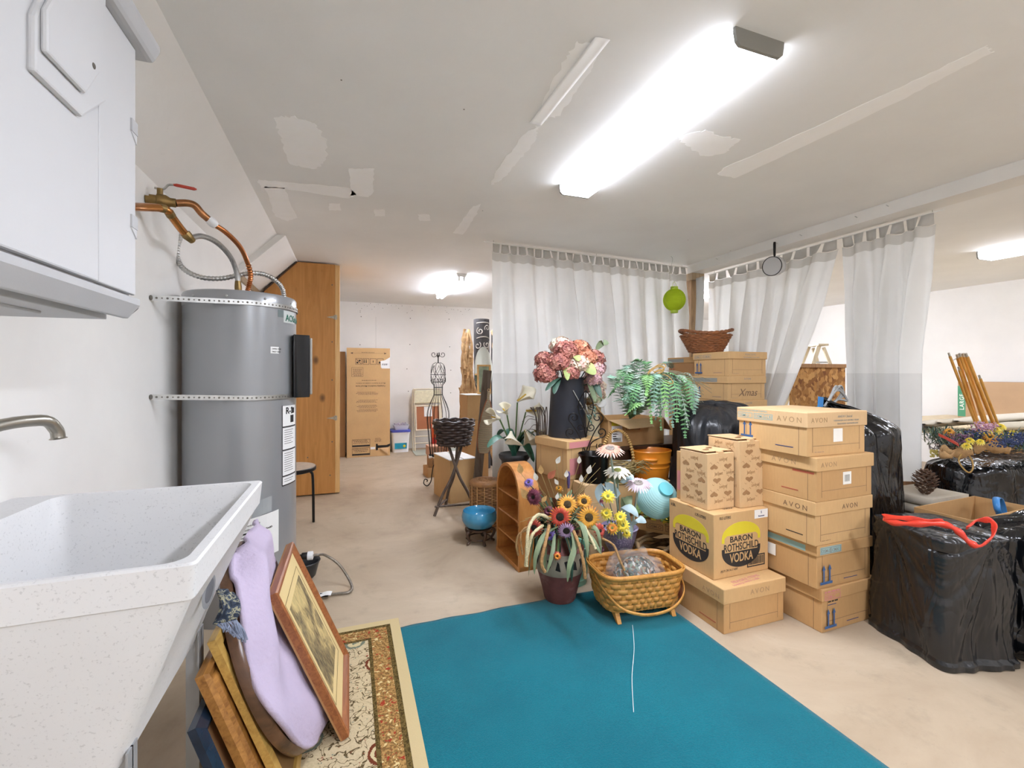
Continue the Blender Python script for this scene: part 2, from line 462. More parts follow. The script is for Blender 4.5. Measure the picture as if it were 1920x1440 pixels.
# deep moulded pull with a screw recess
mb = MB(); pl = [(.60,.0),(.615,-.045),(.60,-.1),(.44,-.26)]
mb.prism([(.33,.36),(.47,.36),(.56,.44),(.56,.66),(.42,.66),(.33,.45)], Wd-.002, Wd+.011, Matrix(((0,0,1,0),(1,0,0,0),(0,1,0,0),(0,0,0,1))))
mb.prism([(.34,.40),(.46,.40),(.51,.47),(.51,.66),(.44,.66),(.34,.47)], Wd+.011, Wd+.021, Matrix(((0,0,1,0),(1,0,0,0),(0,1,0,0),(0,0,0,1))))
pu = mb.build('door_pull', M_resin, t, bevel=.006)
MB().ball((Wd+.021,.485,.47), .006, 10, 6, (.4,1,1)).build('screw_hole', M_dirt, pu)
for z in (.22, .45):
    mb = MB(); mb.box(Wd-.006, Wd+.003, Ln-.03, Ln+.001, z, z+.03); mb.mi = 1
    mb.prism([(Ln-.03,z),(Ln,z-.022),(Ln,z)], Wd-.006, Wd+.0015, Matrix(((0,0,1,0),(1,0,0,0),(0,1,0,0),(0,0,0,1))))
    mb.build('hinge_notch', [M_resind, M_resin], t)

# ================================================================== utility sink
def sink_mat():
    m, n, l, b = nt('speckled_fibreglass'); v = coords(n, l)
    c = ramp(n, l, noise(n, l, v, 2.2, 5).outputs['Fac'], [(.3, 'd6d6d6'), (.7, 'e0e0e0')])
    s = ramp(n, l, noise(n, l, v, 160, 2, .6).outputs['Fac'], [(.6, (0,0,0)), (.7, (.35,)*3)])
    c = mix(n, l, s, c, '9a9a9a')
    s = ramp(n, l, noise(n, l, v, 42, 3, .6).outputs['Fac'], [(.70, (0,0,0)), (.75, (.7,)*3)])
    c = mix(n, l, s, c, '6f6f6f'); l.new(c, b.inputs['Base Color']); b.inputs['Roughness'].default_value = .5
    return m
M_sink = sink_mat(); M_sinkw = mat('plain_fibreglass', 'd4d4d4', .5, var=.04, vscale=3)
t = thing('utility_sink', 'grey fibreglass laundry sink on legs against the wall', 'sink', (0,0,0))
x0, x1, y0, y1, zt, zb = XL+.006, -.25, .926, 1.575, .94, .54
bx0, bx1, by0, by1 = -.80, -.395, 1.02, 1.50
def rr(x0, x1, y0, y1, r, n=5):
    out = []
    for cx, cy, a0 in ((x1-r,y1-r,0),(x0+r,y1-r,90),(x0+r,y0+r,180),(x1-r,y0+r,270)):
        for i in range(n+1):
            a = R(a0+90*i/n); out.append((cx+r*cos(a), cy+r*sin(a)))
    return out
def loops(mb, Ls, cap_last=True):
    N = len(Ls[0][0]); vs = []; fs = []
    for poly, z in Ls: vs += [(x,y,z) for x,y in poly]
    for j in range(len(Ls)-1):
        for i in range(N):
            k = (i+1) % N; fs.append((j*N+i, j*N+k, (j+1)*N+k, (j+1)*N+i))
    if cap_last: fs.append(tuple((len(Ls)-1)*N+i for i in range(N)))
    mb.add(vs, fs)
mb = MB()
loops(mb, [(rr(bx0,bx1,by0,by1,.03), zb), (rr(bx0-.01,bx1+.02,by0-.015,by1+.012,.03), zb+.06), (rr(x0,x1-.012,y0+.012,y1-.012,.015), zt-.07),
           (rr(x0,x1-.006,y0+.006,y1-.006,.012), zt-.066), (rr(x0,x1,y0,y1,.012), zt-.004), (rr(x0+.004,x1-.004,y0+.004,y1-.004,.012), zt),
           (rr(x0+.10,x1-.022,y0+.012,y1-.022,.035), zt), (rr(x0+.105,x1-.028,y0+.017,y1-.028,.035), zt-.012), (rr(x0+.13,x1-.17,y0+.12,y1-.10,.05), zb+.03)])
mb.build('basin', M_sink, t, smooth=35)
mb = MB()
mb.box(-.79,-.41,1.03,1.49,zb-.012,zb+.002); mb.build('basin_underside', M_sinkw, t)
for lx in (-.765, -.40):
    for ly in (1.04, 1.46):
        mb = MB(); mb.box(lx-.018,lx+.018,ly-.002,ly+.002,0,zb+.03); mb.box(lx+(.014 if lx>-.5 else -.018),lx+(.018 if lx>-.5 else -.014),ly-.02,ly+.02,0,zb+.03)
        mb.build('leg', mat('grey_sink_leg','a2a4a6',.45,.4), t)
mb = MB(); mb.ball((0,0,0), 1, 20, 8, (.045,.02,.002)); mb.mi = 1
mb.ball((0,0,0), 1, 20, 8, (.037,.0145,.003))
fx = lambda yy, zz: (x1-.008)+(bx1+.02-x1+.012)*((zt-.066)-zz)/(zt-.066-zb-.06)
p = Vector((fx(1.14,.80)+.004, 1.14, .80))
o = mb.build('maker_badge', [mat('badge_grey','77787a',.6), mat('badge_dark','55565a',.6)], t, smooth=60)
o.matrix_local = frame(p, (.0,.75,.35), (-.25,-.35,.75))
M_chr = mat('brushed_nickel', 'a8a49a', .3, .9, var=.1)
t2 = thing('sink_faucet', 'brushed nickel gooseneck faucet at the back of the laundry sink', 'faucet', (-.80, 1.3, zt))
MB().box(-.03,.03,-.1,.1,0,.02).build('base_plate', M_chr, t2, bevel=.006)
MB().tube(catmull([(0,0,.02),(0,0,.12),(.03,.05,.2),(.09,.13,.215),(.105,.16,.19),(.108,.165,.165)], 6), [.014]*30+[.018], 12).build('spout', M_chr, t2, smooth=50)
for s in (-1,1):
    MB().lathe([(.016,.02),(.014,.05),(.02,.055),(.02,.07),(0,.075)], 14, (0,s*.075,0)).build('handle', M_chr, t2, smooth=40)

# ================================================================== water heater
M_tank = mat('grey_enamelled_steel', '989a9c', .28, .25, var=.015, vscale=2, coat=.25)
TX, TY, TR, TH = -.555, 2.854, .27, 1.69
t = thing('water_heater', 'tall grey cylindrical water heater strapped to the wall', 'water heater', (TX, TY, 0))
mb = MB(); mb.lathe([(TR-.008,0),(TR-.008,.24),(TR-.004,.25)], 56); mb.build('lower_jacket', M_tank, t, smooth=40)
mb = MB(); mb.lathe([(TR-.006,.25),(TR,.255),(TR,TH-.075),(TR+.002,TH-.073),(TR+.002,TH-.012),(TR-.004,TH-.002),(TR-.02,TH),(0,TH+.012)], 64); mb.build('jacket', M_tank, t, smooth=40)
for k in range(5):
    a = R(-165+36*k); MB().ball((cos(a)*(TR+.002), sin(a)*(TR+.002), TH-.035), .006, 8, 5).build('rim_screw', M_steel, t, smooth=60)
def onT(a, z, r=TR): return Vector((r*cos(R(a)), r*sin(R(a)), z))
def patchT(mb, a0, a1, z0, z1, off=.0015, n=8, tilt=0):
    vs = []; fs = []
    for i in range(n+1):
        a = a0+(a1-a0)*i/n
        for z in (z0, z1): vs.append(onT(a, z+tilt*(i/n), TR+off))
    mb.add(vs, [(2*i,2*i+2,2*i+3,2*i+1) for i in range(n)])
def textT(mb, s, size, a, z, off=.0022, xs=1, bold=0, tilt=0):
    m2 = MB(); m2.text(s, size, Matrix.Identity(4), 'LEFT', xs, bold)
    b = len(mb.v)
    for v in m2.v:
        q = onT(a+math.degrees(v.x/TR), z+v.y+v.x*tilt, TR+off+v.z); mb.v.append(q)
    mb.f += [tuple(b+i for i in f) for f in m2.f]; mb.fm += [mb.mi]*len(m2.f)
# black control panel on the side
mb = MB(); A = R(8); pm = Matrix.Rotation(A, 4, 'Z')
prof = []
for i in range(9):
    t_ = i/8; prof.append((TR-.02+.085*t_, -.165+.05*t_**.6-.0*t_))
n9 = len(prof)
poly = prof+[(r, -y) for r, y in reversed(prof)]
mb.prism(poly, 1.135, 1.485, pm); pb = mb.build('control_panel', mat('gloss_black_plastic','1d1e20',.18,var=0), t, smooth=35, bevel=.004)
mb = MB(); mb.box(TR+.064, TR+.078, -.117, .117, 1.15, 1.47, pm); mb.build('bezel', mat('silver_bezel','a9a6a0',.3,.5), pb, bevel=.006)
mb = MB(); mb.box(TR+.077, TR+.080, -.08, .08, 1.30, 1.42, pm); mb.build('screen', mat('dark_screen','22262b',.1,var=0), pb)
# labels
mb = MB(); patchT(mb, -34, -10, TH-.145, TH-.08); mb.mi = 1; textT(mb, 'AOSmith', .05, -31, TH-.135, xs=.9, bold=.02); mb.mi = 2
patchT(mb, -42, -34, TH-.12, TH-.08)
mb.build('maker_emblem', [mat('label_silver','c4c9c7',.4), mat('label_green','1e6b57',.5,var=0), mat('label_slate','6f7b7b',.4)], t)
mb = MB(); patchT(mb, -51, -41, 1.375, 1.41); mb.mi = 1
textT(mb, 'OPEN THIS', .011, -49.5, 1.395); textT(mb, 'FIRST SIDE', .011, -49.5, 1.38)
mb.build('small_sticker', [M_paper, INK['black']], t)
mb = MB(); z = 1.10
for h, kind in ((.12,0),(.125,1),(.14,2),(.05,1)):
    patchT(mb, -36, -8, z-h, z-.006); z -= h
mb.mi = 1; z = 1.10
for h, kind in ((.12,0),(.125,1),(.14,2),(.05,1)):
    patchT(mb, -36.4, -35.6, z-h, z-.004, .002); patchT(mb, -36, -8, z-h-.003, z-h+.003, .002)
    if kind == 0:
        textT(mb, 'R-2', .05, -31, z-.05, bold=.02); patchT(mb, -22, -14, z-.10, z-.06, .002); patchT(mb, -20, -12, z-.05, z-.02, .002)
    else:
        for k in range(int(h/.014)-1): patchT(mb, -33, -14-rnd(0,6), z-.02-k*.012, z-.0175-k*.012, .002)
    z -= h
mb.build('instruction_label', [M_paper, INK['black']], t)
# taped manual pouch low on the jacket
mb = MB(); patchT(mb, -97, -42, .30, .52, .006, tilt=.03); mb.mi = 1; patchT(mb, -88, -50, .52, .60, .004, tilt=.03)
mb.mi = 2
textT(mb, 'Installation Instructions and', .012, -91, .487, .0085, bold=.01, tilt=.12); textT(mb, 'Use & Care Guide', .012, -91, .468, .0085, bold=.01, tilt=.12)
for k, (a0, a1, zz, hh) in enumerate(((-92,-58,.448,.008),(-90,-62,.432,.003),(-84,-62,.408,.010),(-84,-62,.39,.002),(-84,-64,.38,.002),(-84,-62,.37,.002),(-84,-66,.36,.002))):
    patchT(mb, a0, a1, zz, zz+hh, .008, tilt=.02)
textT(mb, 'AOSmith', .014, -61, .462, .0085, bold=.02, tilt=.12)
mb.build('manual_pouch', [M_paper, mat('clear_film','a4a7a8',.15,var=.1), INK['black']], t)
# drain valve
d = onT(-5, .225, TR-.008); nrm = Vector((cos(R(-5)), sin(R(-5)), 0))
mb = MB(); mb.lathe([(.05,0),(.05,.006),(.0,.012)], 20, M=frame(d, nrm.cross(Vector((0,0,1))), (0,0,1)) if False else Matrix.Translation(d) @ nrm.to_track_quat('Z','Y').to_matrix().to_4x4())
mb.build('valve_cover', mat('pale_cover','b9c3cc',.4), t, smooth=40)
mb = MB(); T = Matrix.Translation(d) @ nrm.to_track_quat('Z','Y').to_matrix().to_4x4()
mb.lathe([(.012,0),(.012,.04),(.02,.042),(.02,.07),(.016,.075)], 14, M=T); mb.mi = 1; mb.lathe([(.02,.072),(.024,.074),(.024,.10),(.012,.104)], 14, M=T)
mb.build('drain_valve', [M_black, M_white], t, smooth=40)
TANKVALVE = Vector((TX, TY, 0))+d+nrm*.1

# straps
def strap(z0, zc_, label):
    cx, cy = TX, TY; r = TR+.0075
    p0 = Vector((XL+.004, 2.47, z0)); c2 = Vector((cx+r*cos(R(-72)), cy+r*sin(R(-72)), zc_))
    P = [p0.lerp(c2, k/14) for k in range(14)]
    for k in range(50):
        a = R(-72+k*2.9); P.append(Vector((cx+r*cos(a), cy+r*sin(a), zc_)))
    P.append(Vector((XL+.004, cy+.40, zc_))); t = thing('steel_strap', label, 'strap', (XL, 2.47, z0))
    o0 = Vector((XL, 2.47, z0)); mb = MB(); hb = MB(); L = 0
    vs = []; fs = []
    for i, p in enumerate(P):
        p = p-o0; vs += [p+Vector((0,0,-.012)), p+Vector((0,0,.012))]
    fs = [(2*i,2*i+2,2*i+3,2*i+1) for i in range(len(P)-1)]
    mb.add(vs, fs); mb.build('band', M_steel, t, solid=.0012)
    # punched holes, alternately large and small
    acc = 0; k = 0
    for i in range(len(P)-1):
        seg = (P[i+1]-P[i]); s = acc
        while s < seg.length:
            p = P[i]+seg*(s/seg.length)-o0; q = seg.normalized(); nn = Vector((q.y,-q.x,0))
            rad = .0052 if k % 2 else .0036
            hb.prism([(rad*cos(R(60*j)), rad*sin(R(60*j))) for j in range(6)], -.0014, .0014, frame(p, q, (0,0,1))); k += 1; s += .02
        acc = s-seg.length
    hb.build('punched_holes', M_dirt, t)
    mb = MB(); mb.ball((.004,.0,0), .012, 10, 6, (.6,1,1)); mb.build('lag_screw', M_dirt, t)
strap(1.612, 1.628, 'upper perforated steel strap round the grey water heater')
strap(1.163, 1.145, 'lower perforated steel strap round the grey water heater')

# ------------------------------------------------------------------ plumbing
t = thing('supply_pipe', 'upper copper supply pipe with a red lever valve feeding the heater', 'pipe', (0,0,0))
pa = [W(272,373,1.99), W(300,377,2.02), W(330,381,2.05)]
MB().tube(pa, .017, 12).build('stub_pipe', M_brass, t, smooth=50)
mb = MB(); d_ = (pa[2]-pa[0]).normalized()
mb.tube([pa[0]+d_*.015, pa[0]+d_*.04, pa[0]+d_*.042, pa[0]+d_*.075, pa[0]+d_*.09, pa[2]], [.024,.024,.03,.03,.02,.02], 12); mb.tube([pa[1]+Vector((0,0,.02)), pa[1]+Vector((0,0,.055))], .012, 10)
v = mb.build('valve_body', M_brass, t, smooth=40)
q = pa[1]+Vector((0,0,.056))
mb = MB(); mb.tube(catmull([q-d_*.02, q+d_*.012, q+d_*.03+Vector((0,0,.022)), q+d_*.05+Vector((0,0,.026))], 4), .005, 6); mb.mi = 1
mb.tube([q+d_*.045+Vector((0,0,.026)), q+d_*.06+Vector((0,0,.0265)), q+d_*.125+Vector((0,0,.022)), q+d_*.135+Vector((0,0,.0215))], [.004,.0075,.0075,.003], 8)
mb.build('valve_lever', [M_steel, mat('red_vinyl','b8402f',.5)], v, smooth=50)
el = catmull([pa[2], W(352,381,2.08), W(366,386,2.1), W(378,400,2.12), W(393,413,2.15)], 6)
MB().tube(el, .0165, 12).build('elbow_pipe', mat('aged_copper','9a6a44',.3,.85,var=.25,vscale=20), t, smooth=50)
MB().tube([W(392,411,2.15), W(396,415,2.155), W(400,419,2.16), W(405,424,2.17)], [.02,.022,.022,.016], 12).build('union', M_white, t, smooth=40)
fl = catmull([W(403,422,2.165), W(425,437,2.22), W(450,463,2.33), W(463,490,2.42), W(470,515,2.47), W(467,535,2.48), W(463,549,2.48)], 14)
MB().tube(fl, [.0125+(.0022*sin(i*2.2) if i > 44 else 0) for i in range(len(fl))], 10).build('flexible_copper', M_copper, t, smooth=50)
t = thing('hot_pipe', 'lower copper pipe ending in a braided steel hose above the heater', 'pipe', (0,0,0))
lp = catmull([W(215,386,1.62), W(258,388,1.80), W(300,390,1.92), W(314,395,1.95), W(322,406,1.98), W(340,430,2.04), W(352,443,2.08)], 6)
MB().tube(lp, .0165, 12).build('copper_tube', mat('bright_copper','bd8148',.25,.9,var=.15,vscale=15), t, smooth=50)
for i in (13, 22):
    dd = (lp[i+1]-lp[i]).normalized(); MB().tube([lp[i]-dd*.012, lp[i]+dd*.012], .0185, 12).build('solder_ring', M_brass, t, smooth=40)
MB().tube([W(347,437,2.065), W(352,443,2.075), W(356,447,2.085), W(361,452,2.1)], [.021,.021,.018,.015], 10).build('hose_nut', M_brass, t, smooth=30)
br = catmull([W(358,446,2.09), W(380,443,2.16), W(408,456,2.26), W(432,482,2.36), W(444,512,2.42), W(447,549,2.43)], 8)
mbr, nn_, ll_, bb_ = nt('braided_steel'); vv_ = coords(nn_, ll_, (260,260,260))
ck = nn_.new('ShaderNodeTexChecker'); ck.inputs['Scale'].default_value = 1; ll_.new(vv_, ck.inputs['Vector'])
ll_.new(mix(nn_, ll_, ck.outputs['Fac'], 'c9c9c6', '8a8a88'), bb_.inputs['Base Color']); bb_.inputs['Metallic'].default_value = .7; bb_.inputs['Roughness'].default_value = .35
MB().tube(br, .013, 10).build('braided_hose', mbr, t, smooth=50)
MB().tube([br[-6], br[-4], br[-3], br[-1]], [.014,.0175,.0175,.015], 10).build('end_fitting', M_brass, t, smooth=30)
t = thing('armoured_conduit', 'spiral armoured cable looping from the wall to the heater top', 'conduit', (0,0,0))
cd = catmull([W(340,440,2.40), W(333,462,2.38), W(334,488,2.36), W(348,507,2.36), W(378,520,2.38), W(415,522,2.42), W(447,516,2.46), W(475,512,2.50), W(500,516,2.56), W(520,529,2.62), W(530,543,2.66), W(533,560,2.68)], 22)
MB().tube(cd, [.0125+.0016*sin(i*1.45) for i in range(len(cd))], 9).build('spiral_armour', mat('conduit_steel','bdbcb8',.35,.85,var=.2,vscale=30), t, smooth=60)

# ================================================================== plywood wardrobe
M_ply = mat_wood('varnished_plywood', 'b47a3a', 'cf9450', (22,22,1.6), .45, knots=4.5)
M_plye = mat_wood('pale_pine_edge', 'd9a763', 'ecc488', (30,30,2), .5)
t = thing('plywood_cabinet', 'tall varnished plywood cabinet with a cut corner under the sloped ceiling', 'cabinet', (-.80, 5.10, 0))
w_, dp = .665, .82
fr = [(0,.012),(w_,.012),(w_,2.415),(.30,2.415),(0,2.10)]
MXZ = Matrix(((1,0,0,0),(0,0,1,0),(0,1,0,0),(0,0,0,1)))
mb = MB(); mb.prism(fr, 0, .02, MXZ); mb.build('front_panel', M_ply, t, bevel=.002)
mb = MB(); mb.prism([(.0,.03),(w_-.01,.03),(w_-.01,2.40),(.31,2.40),(.0,2.08)], .022, dp, MXZ); mb.build('carcass', M_ply, t)
mb = MB(); mb.prism(fr, -.001, -.0001, MXZ) if False else mb.beam((0,-.004,2.1),(.30,-.004,2.415),.012,.02,(0,1,0))
mb.build('dark_gap_strip', M_darkwood, t)
dr = MB().box(w_, w_+.045, .0, .055, .012, 2.41).build('door_frame_stile', M_plye, t, bevel=.003)
d2 = MB().box(w_+.012, w_+.032, .06, dp-.03, .05, 2.36).build('door', M_ply, t, bevel=.003)
for z in (.80, 1.86):
    mb = MB(); mb.prism([(w_-.085,z),(w_-.01,z-.016),(w_-.01,z+.016)], -.004, 0, MXZ); mb.box(w_-.012,w_+.02,-.006,0,z-.022,z+.022); mb.tube([(w_+.003,-.008,z-.025),(w_+.003,-.008,z+.025)], .007, 8)
    mb.build('strap_hinge', mat('zinc_hinge','b5ab98',.4,.7,var=.3,vscale=40), d2)
mb = MB(); mb.prism([(.215,1.93),(.24,1.90),(.255,1.915),(.275,1.935),(.255,1.94),(.258,1.98),(.275,1.99),(.24,1.99),(.245,1.94)], -.0015, 0, MXZ); mb.build('chipped_spot', M_plye, t)
for x, z in ((w_-.03,1.6),(w_-.03,1.2),(w_-.03,.55),(w_-.03,2.2),(w_-.05,.2),(.4,.4)):
    mb = MB(); mb.ball((x,0,z), .007, 8, 4, (1,.2,1)); mb.build('nail_head', M_dirt, t)

# ================================================================== side table behind the heater
t = thing('side_table', 'small round table with black tube legs between heater and plywood cabinet', 'table', (-.47, 4.16, 0))
mb = MB(); mb.lathe([(.0,.455),(.20,.455),(.21,.46),(.21,.485),(.205,.49)], 32); mb.build('table_rim', M_black, t, smooth=40)
mb = MB(); mb.lathe([(.204,.484),(.204,.4915),(0,.4915)], 32); mb.build('table_top', mat('stone_tile_top','b7a795',.5,var=.2,vscale=30), t, smooth=40)
for a in (10, 100, 190, 280):
    c, s = cos(R(a)), sin(R(a))
    MB().tube(catmull([(c*.12,s*.12,.45),(c*.17,s*.17,.43),(c*.185,s*.185,.36),(c*.19,s*.19,0)], 5), .011, 8).build('leg', M_black, t, smooth=50)

# ================================================================== bowl and hose
t = thing('plastic_bowl', 'black plastic basin on the floor under the heater drain', 'basin', (-.268, 3.085, 0))
mb = MB(); mb.lathe([(0,.002),(.066,.002),(.074,.01),(.096,.095),(.102,.099),(.098,.103),(.091,.095),(.07,.016),(0,.012)], 32); mb.build('shell', mat('black_plastic','26282a',.35), t, smooth=40)
t = thing('drain_hose', 'braided hose looping from the heater drain across the floor', 'hose', (0,0,0))
v = TANKVALVE
hp = catmull([v, v+nrm*.03+Vector((0,0,.0)), WZ(610,1041,.19), WZ(634,1057,.13), WZ(652,1082,.05), WZ(660,1101,.014), WZ(655,1110,.012), WZ(636,1113,.012), WZ(612,1115,.013)], 8)
MB().tube(hp, .0075, 8).build('hose', mat('grey_braid','8d857a',.35,.6,var=.25,vscale=60), t, smooth=60)
p = hp[-1]; dd = (hp[-1]-hp[-3]).normalized()
MB().tube([p-dd*.01, p+dd*.035], .011, 8).build('end_fitting', M_black, t, smooth=40)
def tg(u, v_):
    return p+Vector((0,0,.012+.004*sin(u*5)))+Vector((dd.x,dd.y,0))*(.07*u-.03)+Vector((-dd.y,dd.x,0))*(-.01+.05*v_)
MB().sheet(tg, 6, 4).build('paper_tag', M_paper, t, solid=.0006)
# ================================================================== rug and carpet
def MA(n, l, op, a, b=None, c=None):
    k = n.new('ShaderNodeMath'); k.operation = op
    for i, v in enumerate((a, b, c)):
        if v is None: continue
        if isinstance(v, (int, float)): k.inputs[i].default_value = v
        else: l.new(v, k.inputs[i])
    return k.outputs[0]
def step(n, l, x, a, b):
    """1 where a < x < b"""
    return MA(n, l, 'MULTIPLY', MA(n, l, 'GREATER_THAN', x, a), MA(n, l, 'LESS_THAN', x, b))
RW, RL = .72, 1.55
def rug_mat():
    m, n, l, b = nt('oriental_pile'); v = coords(n, l)
    sp = n.new('ShaderNodeSeparateXYZ'); l.new(v, sp.inputs[0])
    X, Y = sp.outputs[0], sp.outputs[1]
    d = MA(n, l, 'MINIMUM', MA(n, l, 'SUBTRACT', RW, X), MA(n, l, 'SUBTRACT', RL, Y))
    d = MA(n, l, 'MINIMUM', d, X)
    fine = noise(n, l, v, 150, 2, .5); med = noise(n, l, v, 58, 3, .55, .4); vine = noise(n, l, v, 30, 2, .4, .8)
    vo = n.new('ShaderNodeTexVoronoi'); vo.inputs['Scale'].default_value = 7.2; vo.inputs['Randomness'].default_value = .75; l.new(v, vo.inputs['Vector'])
    r = vo.outputs['Distance']
    base = mix(n, l, ramp(n, l, fine.outputs['Fac'], [(.4,(0,0,0)),(.6,(.5,)*3)]), 'c9b896', 'b6a583')
    # vines: thin iso-lines
    iso = MA(n, l, 'ABSOLUTE', MA(n, l, 'SUBTRACT', vine.outputs['Fac'], .5))
    f = mix(n, l, MA(n, l, 'LESS_THAN', iso, .022), base, '5f5138')
    f = mix(n, l, MA(n, l, 'GREATER_THAN', med.outputs['Fac'], .68), f, '8e3b2c')
    f = mix(n, l, MA(n, l, 'LESS_THAN', med.outputs['Fac'], .33), f, '7c8272')
    rr_ = MA(n, l, 'ADD', r, MA(n, l, 'MULTIPLY', MA(n, l, 'SUBTRACT', med.outputs['Fac'], .5), .12))
    cr = n.new('ShaderNodeSeparateXYZ'); l.new(vo.outputs['Color'], cr.inputs[0])
    ringc = mix(n, l, MA(n, l, 'GREATER_THAN', cr.outputs[0], .5), '6d3a28', '74796a')
    f = mix(n, l, MA(n, l, 'LESS_THAN', rr_, .38), f, ringc)
    f = mix(n, l, MA(n, l, 'LESS_THAN', rr_, .30), f, 'c8b88f')
    f = mix(n, l, step(n, l, rr_, .17, .22), f, ringc)
    f = mix(n, l, MA(n, l, 'LESS_THAN', rr_, .08), f, '9b3326')
    bd = mix(n, l, ramp(n, l, noise(n, l, v, 120, 3, .6).outputs['Fac'], [(.46,(0,0,0)),(.54,(1,1,1))]), 'b08a55', '7d5f38')
    bd = mix(n, l, MA(n, l, 'GREATER_THAN', noise(n, l, v, 58, 2, .5, .5).outputs['Fac'], .63), bd, '9c3d2b')
    bd = mix(n, l, MA(n, l, 'LESS_THAN', noise(n, l, v, 58, 2, .5, .5).outputs['Fac'], .36), bd, 'd5c08c')
    dk = mix(n, l, ramp(n, l, fine.outputs['Fac'], [(.45,(0,0,0)),(.55,(1,1,1))]), '4a3d22', '6d5c35')
    c = mix(n, l, MA(n, l, 'LESS_THAN', d, .155), f, dk)
    c = mix(n, l, MA(n, l, 'LESS_THAN', d, .14), c, bd)
    c = mix(n, l, MA(n, l, 'LESS_THAN', d, .066), c, dk)
    c = mix(n, l, MA(n, l, 'LESS_THAN', d, .046), c, 'c6b388')
    l.new(c, b.inputs['Base Color']); b.inputs['Roughness'].default_value = .95; b.inputs['Specular IOR Level'].default_value = .05
    t = noise(n, l, v, 420, 2); bumpn(n, l, b, t.outputs['Fac'], .5, .004)
    return m
mb = MB(); mb.box(0, RW, 0, RL, 0, .011)
o = mb.build('oriental_rug', rug_mat(), bevel=.004, loc=(.24-RW, .825, .006)); tag(o, 'cream and brown oriental rug with floral border beside the teal carpet', 'rug')
def carpet_mat():
    m, n, l, b = nt('teal_pile'); v = coords(n, l)
    a = noise(n, l, v, 3, 4); f = noise(n, l, v, 260, 2, .7)
    c = ramp(n, l, a.outputs['Fac'], [(.3, '026675'), (.7, '047381')])
    c = mix(n, l, ramp(n, l, f.outputs['Fac'], [(.35,(0,0,0)),(.65,(.5,)*3)]), c, '075363')
    l.new(c, b.inputs['Base Color']); b.inputs['Roughness'].default_value = .95; b.inputs['Specular IOR Level'].default_value = .05
    b.inputs['Sheen Weight'].default_value = .15
    bumpn(n, l, b, f.outputs['Fac'], .6, .005); return m
def cfn(u, v):
    x = .2+(1.625-.2)*u; y = .3+2.01*v
    if v == 1: y += .012*mnoise.noise(Vector((x*7, 0, 0)))-.012
    return (x, y, .005+.003*mnoise.noise(Vector((x*3, y*3, 5))))
o = MB().sheet(cfn, 60, 60).build('teal_carpet', carpet_mat(), smooth=180, solid=.009, solid_off=0)
tag(o, 'large piece of teal carpet lying flat on the concrete', 'carpet')
mb = MB(); q = [W(1187,1168,2.0), W(1189,1220,2.0), W(1186,1290,2.0), W(1188,1330,2.0)]
q = [WZ(x, y, .0135) for x, y in ((1186,1172),(1189,1215),(1185,1270),(1188,1335))]
o = MB().tube(catmull(q, 6), .0012, 5).build('loose_thread', M_paper); tag(o, 'thin pale thread lying on the teal carpet', 'thread')

# ================================================================== leaning pictures
ML = 1.0
def leanframe(xb, yb, rot_deg, zbase=.018):
    """local x along +Y of the room, local y up the slope, local z towards the open floor"""
    a = R(rot_deg)
    return frame((xb, yb, zbase), (0,1,0), (-sin(a), 0, cos(a)))
def moulded(mb, w, h, prof, M):
    """mitred moulding round a w x h rectangle; prof = [(inset, height)]"""
    vs = []; fs = []; n = len(prof)
    for cx, cy in ((0,0),(1,0),(1,1),(0,1)):
        for i, z in prof:
            vs.append((i if cx == 0 else w-i, i if cy == 0 else h-i, z))
    for c in range(4):
        d = (c+1) % 4
        for i in range(n):
            j = (i+1) % n; fs.append((c*n+i, d*n+i, d*n+j, c*n+j))
    mb.add(vs, fs, M)
def art_mat():
    m, n, l, b = nt('etching'); v = coords(n, l)
    a = noise(n, l, v, 7, 5, .6, .6); c = ramp(n, l, a.outputs['Fac'], [(.40, '4c4133'), (.5, '85724f'), (.57, 'cdb478'), (.7, 'd8c283')])
    f = noise(n, l, coords(n, l, (160, 30, 30)), 1, 3); c = mix(n, l, .35, c, ramp(n, l, f.outputs['Fac'], [(.4, '4b4030'), (.6, 'd9c48b')]))
    l.new(c, b.inputs['Base Color']); b.inputs['Roughness'].default_value = .5; return m
MP = leanframe(-.02, 1.64, 23)
FW, FH = .475, .575
t = thing('framed_drawing', 'framed sepia drawing in a reddish wood frame, front one of the leaning pictures', 'picture', (0,0,0)); t.matrix_world = MP
M_mahog = mat_wood('reddish_frame_wood', '7a4526', 'a5683c', (6,60,60), .35)
mb = MB(); moulded(mb, FW, FH, [(0,0),(0,.022),(.006,.026),(.012,.022),(.018,.024),(.026,.016),(.03,.012),(.03,0)], Matrix.Identity(4)); mb.build('frame', M_mahog, t, smooth=40)
MB().box(.028, FW-.028, .028, FH-.028, .002, .010).build('mat_board', mat('cream_mat','dcc48c',.6,var=.03), t)
mb = MB(); moulded(mb, FW-.14, FH-.16, [(0,0),(0,.0008),(.0025,.0008),(.0025,0)], Matrix.Translation((.07,.08,.010))); mb.build('ruled_line', mat('sepia_line','7d683d',.7), t)
MB().box(.095, FW-.095, .11, FH-.11, .0095, .0108).build('drawing', art_mat(), t)
MB().box(0, FW, 0, FH, -.006, .0).build('backing', M_cartd, t)
# lilac towel over the pictures
M_towel = mat_cloth('lilac_terry', 'bdb0c6', 0, .95, wr=.9)
